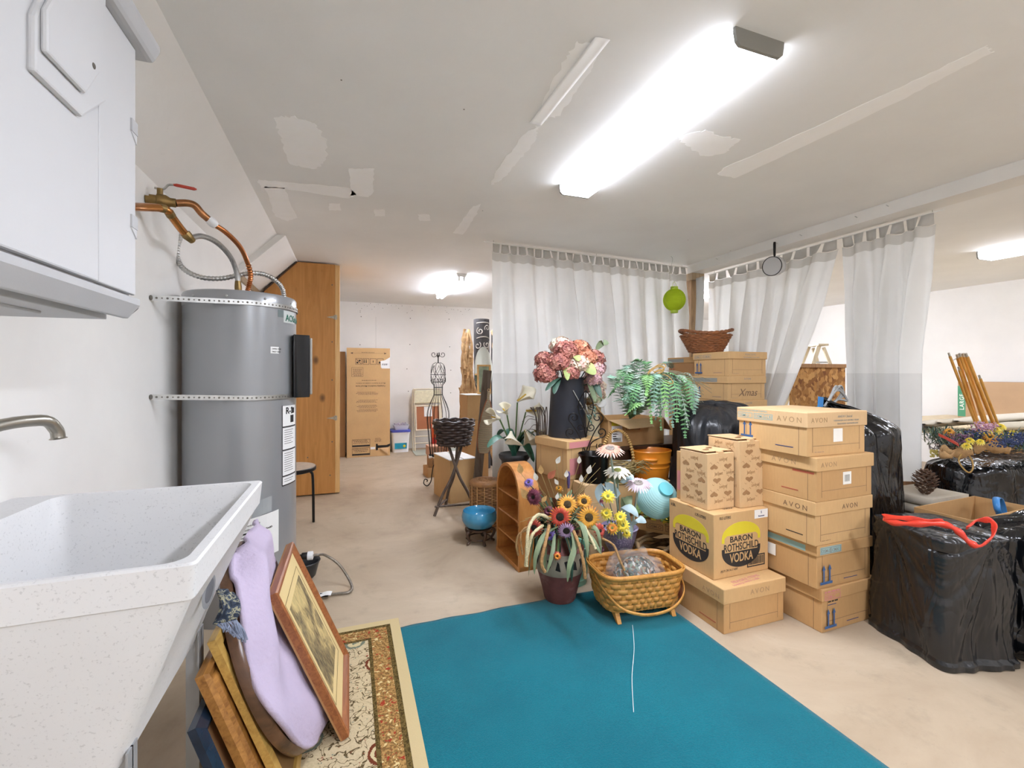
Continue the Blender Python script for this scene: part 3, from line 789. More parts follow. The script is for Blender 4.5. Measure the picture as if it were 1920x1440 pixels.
# oval frame
MO = leanframe(-.125, 1.74, 21)
t = thing('oval_frame', 'dark brown oval moulded frame leaning behind the lilac towel', 'picture frame', (0,0,0)); t.matrix_world = MO
prof = [(0,-.002),(.0,.02),(.008,.03),(.018,.026),(.026,.034),(.036,.026),(.05,.022),(.06,.012),(.06,-.002)]
mb = MB(); vs = []; fs = []; N = 64; P = len(prof)
for i in range(N):
    a = 2*PI*i/N
    for d_, z in prof: vs.append(((.335-d_)*cos(a), .355+(.355-d_)*sin(a), z))
for i in range(N):
    for j in range(P): fs.append((i*P+j, ((i+1)%N)*P+j, ((i+1)%N)*P+(j+1)%P, i*P+(j+1)%P))
mb.add(vs, fs); mb.build('oval_moulding', mat_wood('walnut_moulding','3e2a1d','6d4c34',(8,8,8),.25), t, smooth=45)
mb = MB(); mb.prism([(.29*cos(2*PI*i/40), .355+.31*sin(2*PI*i/40)) for i in range(40)], -.004, .004); mb.build('oval_panel', mat('dark_oval_panel','4c4038',.4), t)
M_TOWEL_ = None
def tw(u, v):
    y = .705-.69*v
    e = 1-((y-.36)/.36)**2
    xl = -.315*sqrt(max(.0, e))-.0+.012*sin(v*9)-.02*v
    x = xl+(.30-xl)*u
    zz = .045+.02*sin(PI*min(1,u*1.6))+.014*sin(u*10+v*3)+.016*sin(v*7+u*3)+.014*mnoise.noise(Vector((u*5, v*6, 2)))
    zz = zz*(1-.5*max(0, v-.6)); q = min(1, u/.22); zz = (.036+.008*sin(v*12))*(1-q*q*(3-2*q))+(zz+.012)*q*q*(3-2*q)
    if v < .08: zz -= (.08-v)*.5
    return MO @ Vector((x, max(.012, y), max(.03, zz)))
o = MB().sheet(tw, 46, 54).build('lilac_towel', M_towel, smooth=180, solid=.014); tag(o, 'lilac terry towel draped between the leaning picture frames', 'towel')
# brown board with a gilt edge
MG = leanframe(-.163, 1.42, 20.5)
t = thing('gilt_edged_board', 'brown panel with a pale gold edge leaning under the sink corner', 'picture', (0,0,0)); t.matrix_world = MG
mb = MB(); moulded(mb, .66, .56, [(0,0),(0,.02),(.03,.022),(.034,.014),(.034,0)], Matrix.Identity(4)); mb.build('gold_edge', mat_wood('pale_gold_wood','a8823f','cda75c',(8,50,50),.4), t)
MB().box(.03,.63,.03,.53,0,.014).build('panel', mat('brown_panel','7d5c35',.5,var=.12), t)
# oak frame
MK = leanframe(-.20, 1.36, 20)
t = thing('oak_frame', 'wide golden oak picture frame leaning at the foot of the sink', 'picture frame', (0,0,0)); t.matrix_world = MK
M_oak = mat_wood('golden_oak', '7d5022', 'b5803f', (7,46,46), .4)
mb = MB(); moulded(mb, .62, .50, [(0,0),(0,.02),(.008,.03),(.016,.022),(.035,.018),(.045,.026),(.10,.022),(.115,.012),(.13,.018),(.14,.01),(.14,0)], Matrix.Identity(4)); mb.build('frame', M_oak, t, smooth=35)
MB().box(.12,.50,.12,.38,0,.006).build('backing', M_cartd, t)
MD = leanframe(-.24, 1.30, 19)
t = thing('blue_black_frame', 'dark blue black frame at the very back of the leaning pictures', 'picture frame', (0,0,0)); t.matrix_world = MD
mb = MB(); moulded(mb, .6, .40, [(0,0),(0,.018),(.03,.026),(.05,.014),(.05,0)], Matrix.Identity(4)); mb.build('frame', mat('blue_black_lacquer','1d2a3a',.25,var=.3,vscale=20), t)
MB().box(.04,.56,.04,.36,0,.005).build('backing', M_cartd, t)
# navy fringed scarf over the oak frame
t = thing('fringed_scarf', 'navy patterned scarf with grey fringe hanging over the oak frame', 'scarf', (0,0,0))
m, n, l, b = nt('navy_pattern'); v = coords(n, l); a = noise(n, l, v, 40, 3, .6, 1)
l.new(ramp(n, l, a.outputs['Fac'], [(.42,'1e2634'),(.52,'3a4657'),(.56,'a9a587'),(.62,'232c3c')]), b.inputs['Base Color']); b.inputs['Roughness'].default_value = .9
sc = [W(404,1150,1.30), W(412,1120,1.36), W(420,1108,1.40), W(432,1125,1.36), W(441,1150,1.32)]
c0 = W(418,1108,1.42)
def sf(u, v):
    p0 = W(405+26*u, 1104+14*abs(u-.4), 1.215+.05*u); p1 = W(398+42*u, 1172-10*u, 1.185+.05*u)
    p = p0.lerp(p1, v); p.x += .008*sin(u*14+v*2)+.012*sin(v*3); return p
MB().sheet(sf, 18, 14).build('cloth', m, t, smooth=180, solid=.006)
M_fr = mat('fringe_grey_blue','7f8799',.9,var=.3,vscale=60)
mb = MB()
for i in range(26):
    u = i/25; p = sf(.25+.75*u, 1); q = W(415+48*u+rnd(-3,3), 1178+26*u+rnd(-4,4), 1.17+.05*u)
    mb.tube(catmull([p, p.lerp(q,.5)+Vector((rnd(-.006,.01),rnd(-.006,.006),0)), q], 4), .0022, 5)
mb.build('fringe', M_fr, t, smooth=60)
# ================================================================== far end of the room
def tri_face(o, face):
    """text plane on a box: '-y' or '-x' face of a box whose corner (0,0) is the near left one"""
t = thing('tall_carton', 'tall printed cardboard carton standing upside down against the back wall', 'box', (-.03, 7.20, 0))
w_, h_ = .63, 1.655
MB().box(0, w_, 0, .34, 0, h_).build('carton', M_cart2, t, bevel=.004)
F = lambda x, z, flip=False: Matrix.Translation((x, -.0002, z)) @ Matrix.Rotation(R(90), 4, 'X') @ (Matrix.Rotation(PI, 4, 'Z') if flip else Matrix.Identity(4))
mb = MB(); K = MB
def bars(mb, x0, x1, z0, rows, dz, hh=.006, y=-.0006, ragged=.5, xc=None):
    for k in range(rows):
        a = x0+rnd(0, ragged)*(x1-x0)*.3; b_ = x1-rnd(0, ragged)*(x1-x0)*.3; x = a
        while x < b_:
            e = min(b_, x+rnd(.012,.03)); mb.box(x, e, y, y+.0012, z0-k*dz, z0-k*dz+hh); x = e+.006
mb.text('Complete Installation Manual Inside', .030, F(w_-.07, 1.085, True), xs=1.0, bold=.012)
mb.text('Manual de instalacion completo en el interior', .0235, F(w_-.07, 1.125, True), bold=.006)
mb.box(.05,.58,-.0006,0,1.575,1.577)
for s, x in ((1,.05),(-1,.58)): mb.prism([(x,1.576),(x+s*.045,1.59),(x+s*.03,1.576),(x+s*.045,1.562)], -.0006, 0, MXZ)
bars(mb, .2,.44,1.585,1,.02,.005)
for k in range(4):
    x = .125+k*.105
    moulded(mb, .092, .092, [(0,0),(0,.0006),(.005,.0006),(.005,0)], Matrix.Translation((x,0,1.405)) @ Matrix.Rotation(R(90),4,'X'))
for s in (0,.03):
    mb.prism([(.25+s,1.425),(.262+s,1.445),(.255+s,1.445),(.255+s,1.48),(.245+s,1.48),(.245+s,1.445),(.238+s,1.445)], -.0006, 0, MXZ)
mb.prism([(.14,1.42),(.165,1.42),(.165,1.445),(.14,1.445)], -.0006, 0, MXZ); mb.prism([(.175,1.45),(.2,1.455),(.195,1.475),(.17,1.475)], -.0006, 0, MXZ)
mb.beam((.135,-.0003,1.485),(.205,-.0003,1.415),.006,.0006,(0,1,0))
mb.prism([(.375,1.435),(.385,1.435),(.385,1.465),(.375,1.465)], -.0006, 0, MXZ)
for x in (.46,.49): mb.prism([(x,1.42),(x+.022,1.42),(x+.03,1.44),(x+.008,1.455)], -.0006, 0, MXZ)
moulded(mb, .165, .14, [(0,0),(0,.0006),(.003,.0006),(.003,0)], Matrix.Translation((.07,0,1.22)) @ Matrix.Rotation(R(90),4,'X'))
bars(mb, .08,.23,1.33,6,.02,.006); bars(mb, .19,.44,1.16,1,.02,.006)
for z in (.98,.86,.78,.72): bars(mb, .13,.46,z,3,.017,.005)
for z0 in (.155,.025):
    moulded(mb, .26, .115, [(0,0),(0,.0006),(.004,.0006),(.004,0)], Matrix.Translation((.075,0,z0)) @ Matrix.Rotation(R(90),4,'X'))
    bars(mb, .085,.32,z0+.095,3,.02,.007); mb.box(.08,.33,-.0006,0,z0+.006,z0+.028)
bars(mb, .4,.5,.27,4,.016,.005)
mb.build('printed_lettering', INK['black'], t)
mb = MB(); mb.prism([(.49,1.46),(.55,1.47),(.6,1.5),(w_,1.52),(w_,1.345),(.51,1.345),(.495,1.36)], -.0012, 0, MXZ); mb.mi = 1; bars(mb,.50,.6,1.41,2,.014,.008,-.0016)
mb.build('torn_label', [M_paper, INK['black']], t)
MB().box(.34,.41,-.001,0,.11,.145).build('shipping_sticker', M_paper, t)
mb = MB(); mb.prism([(.42,.09),(.45,.095),(.45,.125),(.6,.13),(w_+.001,.15),(w_+.001,.185),(.58,.165),(.45,.165),(.445,.19),(.42,.19)], -.001, 0, MXZ); mb.mi = 1
mb.prism([(.48,.115),(.6,.02),(.61,.13)], -.02, -.001, MXZ); mb.build('torn_hole', [mat('hole_dark','1b1613',.9), M_cart3], t)
o = MB().box(0,.27,0,.3,0,1.6).build('flat_carton', M_cartd, bevel=.004, loc=(-.32,7.3,0)); tag(o, 'darker brown carton between the tall printed carton and the plywood cabinet', 'box')

# buckets
t = thing('plastic_bucket', 'white square bucket with a teal label and blue lid by the back wall', 'bucket', (.785, 7.55, 0))
mb = MB(); loops(mb, [(rr(-.125,.125,-.125,.125,.04), 0), (rr(-.142,.142,-.142,.142,.04), .30), (rr(-.15,.15,-.15,.15,.04), .30), (rr(-.15,.15,-.15,.15,.04), .325)]); mb.build('pail', M_white, t, smooth=40)
mb = MB(); mb.box(-.095,.095,-.142,-.135,.05,.25, Matrix.Rotation(R(-3.3),4,'X')); mb.mi = 1
for k in range(4): mb.text('COMPLETE'[:0] or ' ', .02, F(0,0))
mb.box(-.075,.07,-.1425,-.13,.17,.195, Matrix.Rotation(R(-3.3),4,'X')); mb.mi = 2; mb.ball((.055,-.139,.10), .022, 12, 6, (1,.15,1)); mb.box(-.05,.06,-.1423,-.13,.155,.16, Matrix.Rotation(R(-3.3),4,'X'))
mb.mi = 3; mb.box(-.1,-.02,-.1422,-.13,.21,.25, Matrix.Rotation(R(-3.3),4,'X'))
mb.build('bucket_label', [mat('label_teal','1490ad',.4,var=.25,vscale=12), INK['red'], INK['yellow'], INK['green']], t)
mb = MB(); loops(mb, [(rr(-.157,.157,-.157,.157,.045), .323), (rr(-.157,.157,-.157,.157,.045), .352), (rr(-.15,.15,-.15,.15,.045), .356)]); mb.build('lid', mat('violet_blue_lid','4a53ad',.4,var=.03), t, smooth=40)
t = thing('clear_tub', 'clear plastic tub of small things on the blue bucket lid', 'tub', (.80, 7.55, .358))
mb = MB(); loops(mb, [(rr(-.10,.10,-.1,.1,.02),0),(rr(-.125,.125,-.12,.12,.02),.075),(rr(-.12,.12,-.115,.115,.02),.075),(rr(-.10,.10,-.1,.1,.02),.006)]); mb.build('tub', mat('milky_plastic','cfd0da',.3,var=.05), t, smooth=40)
mb = MB()
for i in range(26): mb.ball((rnd(-.09,.09), rnd(-.09,.09), rnd(.06,.1)), rnd(.012,.022), 8, 5, (1,1,.6))
o = mb.build('small_contents', mat('speckled_contents','b8afc0',.6,var=.5,vscale=60), t, smooth=60); o['kind'] = 'stuff'

# folding chair
t = thing('folding_chair', 'beige folding chair with padded seat folded against the back wall', 'chair', (1.23, 7.42, 0), rot=(R(-8),0,0))
M_beige = mat('beige_paint','d9ccb4',.4,var=.03); M_vin = mat('cream_vinyl','d8d0b0',.5,var=.12,vscale=40,bump=.3,bscale=60); M_brownp = mat('brown_pan','a2643f',.5,var=.06)
for s in (-1,1):
    MB().tube(catmull([(s*.22,0,.006),(s*.22,0,.5),(s*.215,.0,.93)],6), .011, 8).build('leg', M_beige, t, smooth=50)
    MB().tube(catmull([(s*.245,.05,.006),(s*.245,.04,.5),(s*.235,.03,.97),(s*.19,.03,1.015),(s*.1,.03,1.02),(0,.03,1.02)],6), .012, 8).build('back_frame', M_beige, t, smooth=50)
mb = MB(); mb.box(-.22,.22,-.012,.035,.78,1.0); mb.build('backrest', M_vin, t, bevel=.015)
mb = MB(); moulded(mb,.42,.42,[(0,0),(0,.02),(.012,.026),(.025,.02),(.025,0)], frame((-.21,-.005,.33),(1,0,0),(0,0,1))); st = mb.build('seat_frame', M_beige, t, smooth=40)
MB().box(-.19,.19,-.012,.0,.35,.73).build('seat', M_brownp, t, bevel=.005)
MB().box(-.06,.07,-.016,-.012,.56,.74).build('paper_sheet', M_paper, t)
for z in (.13,.24): MB().tube([(-.22,0,z),(.22,0,z)], .009, 8).build('cross_bar', M_beige, t, smooth=50)
o = MB().box(0,.75,0,.5,0,.008).build('floor_mat', mat('grey_green_panel','a9ada0',.4,var=.05), loc=(.97,7.02,.001)); tag(o, 'thin grey green mat lying on the floor before the folding chair', 'mat')

# ------------------------------------------------------------------ wire dress form
DX, DY = .955, 5.10
t = thing('wire_dress_form', 'black wire dress form on a scrolled stand', 'dress form', (DX, DY, 0))
prof = [(.02,1.392),(.06,1.375),(.082,1.33),(.086,1.27),(.084,1.20),(.075,1.165),(.052,1.135),(.049,1.09),(.05,1.03),(.066,.985),(.092,.93),(.116,.86),(.126,.80),(.124,.70),(.112,.58),(.10,.45),(.088,.335)]
pc = catmull([(r,0,z) for r, z in prof], 4)
mb = MB()
for k in range(16):
    a = 2*PI*(k+.5)/16
    if k % 4 == 0: P = [(p.x*cos(a), p.x*sin(a), p.z) for p in pc]
    else: P = [(p.x*cos(a), p.x*sin(a), p.z) for p in pc if p.z < 1.17]
    mb.tube(P, .0028, 5, caps=False)
mb.build('body_wires', M_black, t, smooth=60)
mb = MB()
for r, z in ((.086,1.255),(.078,1.17),(.051,1.11),(.05,1.025),(.088,.34)): mb.tube([(r*cos(2*PI*i/24), r*sin(2*PI*i/24), z) for i in range(24)], .0032, 5, closed=True)
mb.build('hoop', M_black, t, smooth=60)
mb = MB()
for k in range(5):
    for s in (1,-1):
        P = []
        for i in range(9):
            u = i/8; z = 1.17+.19*u; r = .083*(1-.25*u**3); a = 2*PI*k/5+s*u*1.3; P.append((r*cos(a), r*sin(a), z))
        mb.tube(P, .0024, 4, caps=False)
mb.build('bust_lattice', M_black, t, smooth=60)
mb = MB()
for k in range(10):
    a = 2*PI*k/10; c = (.082*cos(a), .082*sin(a), 1.19)
    mb.tube(spiral(c, .004, .02, 0, 1.3, (-sin(a),cos(a),0), (0,0,1), 16), .0022, 4)
mb.build('scroll_band', M_black, t, smooth=60)
mb = MB(); mb.tube([(0,0,1.385),(0,0,1.475)], .006, 6)
for a in range(0, 360, 90):
    d = Vector((cos(R(a)), sin(R(a)), 0))
    mb.tube([d*0+Vector((0,0,1.475)), d*.02+Vector((0,0,1.47))]+spiral(d*.05+Vector((0,0,1.485)), .034, .01, PI*1.1, 1.1, d, (0,0,1), 18), .0035, 5)
mb.build('neck_finial', M_black, t, smooth=60)
mb = MB(); mb.tube([(0,0,.05),(0,0,.36)], .009, 8); mb.build('pole', M_black, t, smooth=60)
for a in (185, 305, 65):
    d = Vector((cos(R(a)), sin(R(a)), 0))
    P = catmull([d*.008+Vector((0,0,.24)), d*.05+Vector((0,0,.235)), d*.07+Vector((0,0,.15)), d*.085+Vector((0,0,.05)), d*.125+Vector((0,0,.006)), d*.165+Vector((0,0,.035)), d*.155+Vector((0,0,.08)), d*.125+Vector((0,0,.07)), d*.13+Vector((0,0,.05))], 5)
    MB().tube(P, .006, 6).build('scroll_foot', M_black, t, smooth=60)
t2 = thing('lace_trim', 'black and white lace trim round the foot of the wire dress form', 'trim', (DX, DY, .33))
mb = MB()
for k in range(34):
    a = 2*PI*k/34; mb.mi = k % 3 == 0
    mb.ball((.094*cos(a), .094*sin(a), rnd(-.015,.02)), rnd(.012,.018), 8, 5, (1,1,.7))
mb.build('lace', [M_paper, M_black], t2, smooth=60)

# little boxes behind the dress form
G = 'small parcels behind the dress form'
def carton(name, label, x, y, z, w, d, h, rot=0, m=None, cat='box', group=None, open_top=False):
    t = thing(name, label, cat, (x,y,z), R(rot), group)
    mb = MB().box(0,w,0,d,0,h); mb.build('carton', m or M_cart, t, bevel=.003)
    return t
t = carton('small_carton', 'low brown carton at the bottom of the little pile behind the dress form', .90, 5.50, 0, .34, .24, .115, 4, M_cart)
t = carton('small_carton', 'pinkish brown carton in the middle of the little pile behind the dress form', .92, 5.52, .118, .30, .22, .13, -3, M_cartd)
mb = MB(); mb.prism([(.05,.03),(.06,.05),(.055,.05),(.055,.09),(.045,.09),(.045,.05),(.04,.05)], -.0008, 0, MXZ); bars(mb,.1,.25,.09,4,.018,.006); mb.build('printed_lettering', INK['brown'], t)
t = carton('small_carton', 'small printed carton on top of the little pile behind the dress form', .925, 5.53, .251, .26, .2, .12, 3, mat('pink_carton','c99a80',.7))
mb = MB(); bars(mb,.03,.22,.09,5,.016,.006); mb.build('printed_lettering', INK['brown'], t)
t = carton('snack_box', 'red and orange packet standing behind the dress form', 1.0, 5.75, 0, .16, .08, .62, 2, mat('orange_red_print','d4571f',.4,var=.2,vscale=14))
mb = MB(); mb.box(0,.16,-.001,0,.36,.45); mb.mi = 1; mb.box(0,.16,-.0012,0,.58,.615); mb.build('printed_band', [mat('deep_red_print','b8261c',.4), INK['white']], t)

# white topped carton and basket on a tripod
t = thing('open_carton', 'plain carton with white inner flaps folded over its top, beside the dark tripod', 'box', (.925, 4.32, 0), R(10))
MB().box(0,.27,0,.45,0,.42).build('carton', M_cart2, t, bevel=.003)
for k, pl in enumerate(([(-.005,-.01),(.13,-.012),(.14,.46),(.0,.46)], [(.145,-.005),(.285,-.02),(.28,.46),(.15,.46)])):
    MB().prism(pl, .42, .428, Matrix.Rotation(R(1.5*(1 if k else -1)),4,'Y') if False else None).build('flap', M_paper, t)
def weave_rows(mb, rfun, z0, z1, rows, nst, rt, amp, seg=72, sx=1, sy=1, c=(0,0,0), gap=None):
    for k in range(rows):
        z = z0+(z1-z0)*(k+.5)/rows; P = []
        for i in range(seg):
            a = 2*PI*i/seg; r = rfun(z)+amp*sin(nst/2*a+PI*(k % 2))
            P.append((c[0]+r*sx*cos(a), c[1]+r*sy*sin(a), c[2]+z+.15*rt*sin(a*3+k)))
        mb.tube(P, rt, 6, closed=True)
M_dkw = mat('dark_wicker','3a2c27',.35,var=.25,vscale=20); M_branch = mat_wood('bent_dark_branch','3d3129','6a594c',(25,25,3),.5)
t = thing('tripod_planter', 'dark wicker basket raised on crossed branch tripod legs', 'plant stand', (.905, 4.06, 0))
rf = lambda z: .135+.045*((z-.62)/.21)
mb = MB(); weave_rows(mb, rf, .62, .83, 9, 18, .0125, .012); mb.build('woven_wall', M_dkw, t, smooth=60)
mb = MB(); mb.lathe([(0,.615),(.13,.615),(.132,.63),(0,.632)], 24); mb.build('basket_floor', M_dkw, t)
for k in range(18):
    a = 2*PI*k/18; MB().tube([(rf(.62)*cos(a), rf(.62)*sin(a), .61),(rf(.835)*cos(a), rf(.835)*sin(a), .842)], .006, 6).build('stake', M_dkw, t, smooth=60)
MB().tube([(.183*cos(2*PI*i/40), .183*sin(2*PI*i/40), .835+.006*sin(i*1.7)) for i in range(40)], .011, 7, closed=True).build('rim', M_dkw, t, smooth=60)
P0 = Vector((.905,4.06,0)); ft = [Vector((.715,4.0,0)), Vector((1.10,4.02,0)), Vector((.865,4.25,0))]
tp_ = [Vector((.985,4.07,.62)), Vector((.85,4.05,.62)), Vector((.93,4.02,.62))]
for a, b_ in zip(ft, tp_):
    md = a.lerp(b_,.55)+Vector((.0,-.01,.0)); md.x += .02*(1 if a.x < .9 else -1)
    MB().tube([p-P0 for p in catmull([a, a.lerp(b_,.28), md, b_], 6)], [.0135]*18+[.0115], 8).build('leg', M_branch, t, smooth=60)
e = ft[0].lerp(tp_[0], .13); f2 = ft[1].lerp(tp_[1], .11); g2 = ft[2].lerp(tp_[2], .13)
for a, b_ in ((e,f2),(e,g2)):
    d_ = (b_-a).normalized(); MB().tube([a-d_*.03-P0, b_+d_*.02-P0], .009, 7).build('brace', M_branch, t, smooth=60)

# ------------------------------------------------------------------ driftwood mirror and companions
M_drift = mat_wood('driftwood','a3794a','dcb989',(12,12,3),.8); 
DM = frame((1.60, 5.43, 0), (.985,-.17,0), (.02,.1,.99))
t = thing('driftwood_mirror', 'tall mirror framed in ragged pale driftwood strips', 'mirror', (0,0,0)); t.matrix_world = DM
MB().prism([(.115*cos(2*PI*i/32), 1.32+.30*sin(2*PI*i/32)) for i in range(32)], .0, .012).build('mirror_glass', mat('mirror_silver','dfe3dc',.04,1,var=0), t)
MB().prism([(.112*cos(2*PI*i/32), 1.32+.295*sin(2*PI*i/32)) for i in range(32)], -.03, -.004).build('backing', M_cartd, t)
for i in range(98):
    s = -1 if i % 4 else 1; z = rnd(.1,1.7); L = rnd(.3,.8); x = s*rnd(.10,.30)
    ez = max(.05, z-L/2); e1 = min(1.84, z+L/2)
    if s*x < .15: pass
    bow = rnd(-.03,.03); pts = []
    for k in range(5):
        u = k/4; zz = ez+(e1-ez)*u; xx = x+bow*sin(PI*u)+rnd(-.012,.012)
        if abs(zz-1.32) < .33: xx = s*max(abs(xx), .125*sqrt(max(0, 1-((zz-1.32)/.34)**2))+.03)
        pts.append((xx, zz, rnd(.01,.05)))
    MB().tube(catmull(pts, 3), [rnd(.010,.024) for _ in range(13)], 6).build('driftwood_strip', M_drift, t, smooth=60)
M_rug2 = mat('charcoal_rug','413e3e',.95,var=.08,vscale=60,bump=.5,bscale=300)
t = thing('rolled_rug', 'rolled charcoal rug with pale scroll pattern standing behind the driftwood mirror', 'rug', (1.70, 5.85, 0), rot=(R(1.5),R(-1),0))
mb = MB(); mb.lathe([(.0,.01),(.105,.0),(.105,1.99),(.085,1.995),(.02,1.97),(0,1.97)], 30); mb.build('roll', M_rug2, t, smooth=40)
mb = MB(); 
def wrapc(P, R_=.1055): return [(R_*cos(-PI/2+x/R_), R_*sin(-PI/2+x/R_), z) for x, z in P]
def sp2(cx, cz, r, a0, turns): return [(cx+r*(1-.8*i/22)*cos(a0+turns*2*PI*i/22), cz+r*(1-.8*i/22)*sin(a0+turns*2*PI*i/22)) for i in range(23)]
for P in (sp2(-.05,1.83,.05,2.0,1.3), sp2(.055,1.87,.045,-2.6,-1.2), sp2(.045,1.65,.05,2.5,1.2), sp2(-.085,1.64,.05,1,-1.1), sp2(.03,1.54,.055,1.5,1.2), sp2(.05,1.33,.05,2,1.2), sp2(-.05,1.42,.05,1,-1.2), sp2(.02,1.2,.05,0,1.2),
          [(-.1+.02*i, 1.935+.008*sin(i*.3)) for i in range(11)], [(-.1+.02*i, 1.735+.02*sin(i*.31)) for i in range(11)], [(.1-.01*i, 1.70-.035*i+.0*i) for i in range(10)], [(-.06+.012*i, 1.50-.016*i) for i in range(12)]):
    mb.tube(wrapc(P), .0065, 5)
mb.build('scroll_pattern', mat('pale_scroll_yarn','b9b2a8',.95), t)
t = thing('rolled_rug', 'second darker rolled rug half hidden by the curtain edge', 'rug', (1.93, 5.95, 0), rot=(R(1.5),0,0))
MB().lathe([(.0,.01),(.09,.0),(.09,1.86),(.02,1.85),(0,1.84)], 26).build('roll', M_rug2, t, smooth=40)
t = thing('small_mirror', 'small mirror in a slim wood frame reflecting greenery, below the scroll rug', 'mirror', (0,0,0)); t.matrix_world = frame((1.40, 5.05, 1.03), (.98,-.1,0), (.16,.05,.98))
mb = MB(); moulded(mb,.16,.34,[(0,0),(0,.02),(.02,.02),(.02,0)],Matrix.Identity(4)); mb.build('frame', M_plye, t)
MB().box(.015,.145,.015,.325,.002,.008).build('glass', mat('green_reflection_glass','8e9882',.06,.9,var=.3,vscale=9), t)  # mirror glass tinted green to stand in for reflected plants
t = carton('stacked_carton', 'tall carton with a crumpled top behind the tripod basket', 1.24, 4.90, 0, .26, .3, .74, 6, M_cart)
t = carton('stacked_carton', 'carton with white lined flaps on top of the crumpled tall carton', 1.25, 4.92, .742, .25, .28, .28, 3, M_cart2)
MB().box(-.01,.26,-.01,.29,.28,.288).build('flap', M_paper, t)
o = MB().beam((1.165,4.27,.0),(1.315,4.36,1.30),.085,.03,(0,1,0)).build('weathered_plank', mat_wood('weathered_board','4f4238','7b6d60',(20,20,2.5),.8), bevel=.003); tag(o, 'weathered grey brown plank leaning at the curtain edge', 'plank')
# woven paddle hung on the plank
t = thing('woven_paddle', 'long woven rattan paddle hanging against the weathered plank', 'basket', (1.225, 4.19, .50), rot=(R(4),R(4),0))
mb = MB()
def pd(u, v):
    z = .52*v; r = .062*sin(PI*min(1,(v*.93+.07))**.7)**.8+.012; a = 2*PI*u
    return (r*cos(a), .35*r*sin(a), z+.001)
mb.sheet(pd, 20, 30, True); m, n, l, b = nt('rattan_weave'); v = coords(n, l)
wv = n.new('ShaderNodeTexWave'); wv.bands_direction = 'Z'; wv.inputs['Scale'].default_value = 26; wv.inputs['Distortion'].default_value = 1.5; l.new(v, wv.inputs['Vector'])
l.new(ramp(n, l, wv.outputs['Fac'], [(.2,'8a7a62'),(.6,'c7b99c')]), b.inputs['Base Color']); bumpn(n, l, b, wv.outputs['Fac'], .6, .004); b.inputs['Roughness'].default_value = .7
mb.build('woven_body', m, t, smooth=180)
MB().tube([pd(0,i/20) for i in range(21)]+[pd(.5,1-i/20) for i in range(21)], .006, 6, closed=True).build('rim', mat('reddish_cane','9b5a35',.5,var=.3,vscale=12), t, smooth=60)
MB().tube([(0,0,.5),(0,.0,.6)], .014, 8).build('handle', m, t, smooth=60)
MB().tube([(.012*cos(2*PI*i/14), .012, .61+.012*sin(2*PI*i/14)) for i in range(14)], .002, 5, closed=True).build('hanging_loop', M_plye, t, smooth=60)
# ================================================================== lidded record boxes and other cartons on the right
def FY(x, z, flip=False, ang=0):      # text plane on the near (-y) face
    return Matrix.Translation((x, -.0002, z)) @ Matrix.Rotation(R(90), 4, 'X') @ Matrix.Rotation((PI if flip else 0)+R(ang), 4, 'Z')
def FX(y, z, flip=False, ang=0):      # text plane on the left (-x) face; y counts from the far end
    return Matrix.Translation((-.0002, y, z)) @ Matrix.Rotation(R(-90), 4, 'Z') @ Matrix.Rotation(R(90), 4, 'X') @ Matrix.Rotation((PI if flip else 0)+R(ang), 4, 'Z')
def FT(x, y, z, ang=0):
    return Matrix.Translation((x, y, z)) @ Matrix.Rotation(R(ang), 4, 'Z')
def arrows(mb, M, s=1):
    for k in (0, .036):
        mb.flat([((x+k)*s, y*s) for x, y in ((.006,.012),(.014,.012),(.014,.06),(.020,.06),(.010,.082),(0,.06),(.006,.06))], M)
    mb.flat([(x*s, y*s) for x, y in ((-.012,0),(.062,0),(.062,.011),(-.012,.011))], M)
LIDH = .068
def record_box(label, x, y, z, w=.42, d=.40, h=.215, rot=0, m=None, ml=None, prints=(), group=None, lidpr=(), seams=True, lh=None):
    t = thing('record_box', label, 'box', (x,y,z), R(rot), group)
    e = .008; lh = lh or LIDH
    MB().box(e, w-e, e, d-e, 0, h-.006).build('carton', m or M_cart, t, bevel=.003)
    lid = MB().box(0, w, 0, d, h-lh, h).build('lid', ml or m or M_cart2, t, bevel=.004)
    if seams:
        mb = MB(); mb.mi = 0
        for px_ in (.045, w-.05): mb.box(px_, px_+.0016, e-.0006, e, .02, h-lh)
        mb.box(.045, w-.05, e-.0006, e, .05, .0515); mb.box(e-.0006, e, .05, .0516, 0, h-lh); mb.box(e-.0006, e, d-.06, d-.0584, 0, h-lh)
        mb.build('seam_line', INK['brown'], t)
    for ink, fn in prints:
        mb = MB(); fn(mb); mb.build('printed_lettering', INK[ink], t)
    for ink, fn in lidpr:
        mb = MB(); fn(mb); mb.build('printed_lettering', INK[ink], lid)
    return t
e_ = .0076
def seal(mb, M, txt, w):               # a boxed code stamped on the lid
    moulded(mb, w, .030, [(0,0),(0,.0005),(.003,.0005),(.003,0)], M); mb.text(txt, .022, M @ Matrix.Translation((.006,.007,0)), bold=.01)
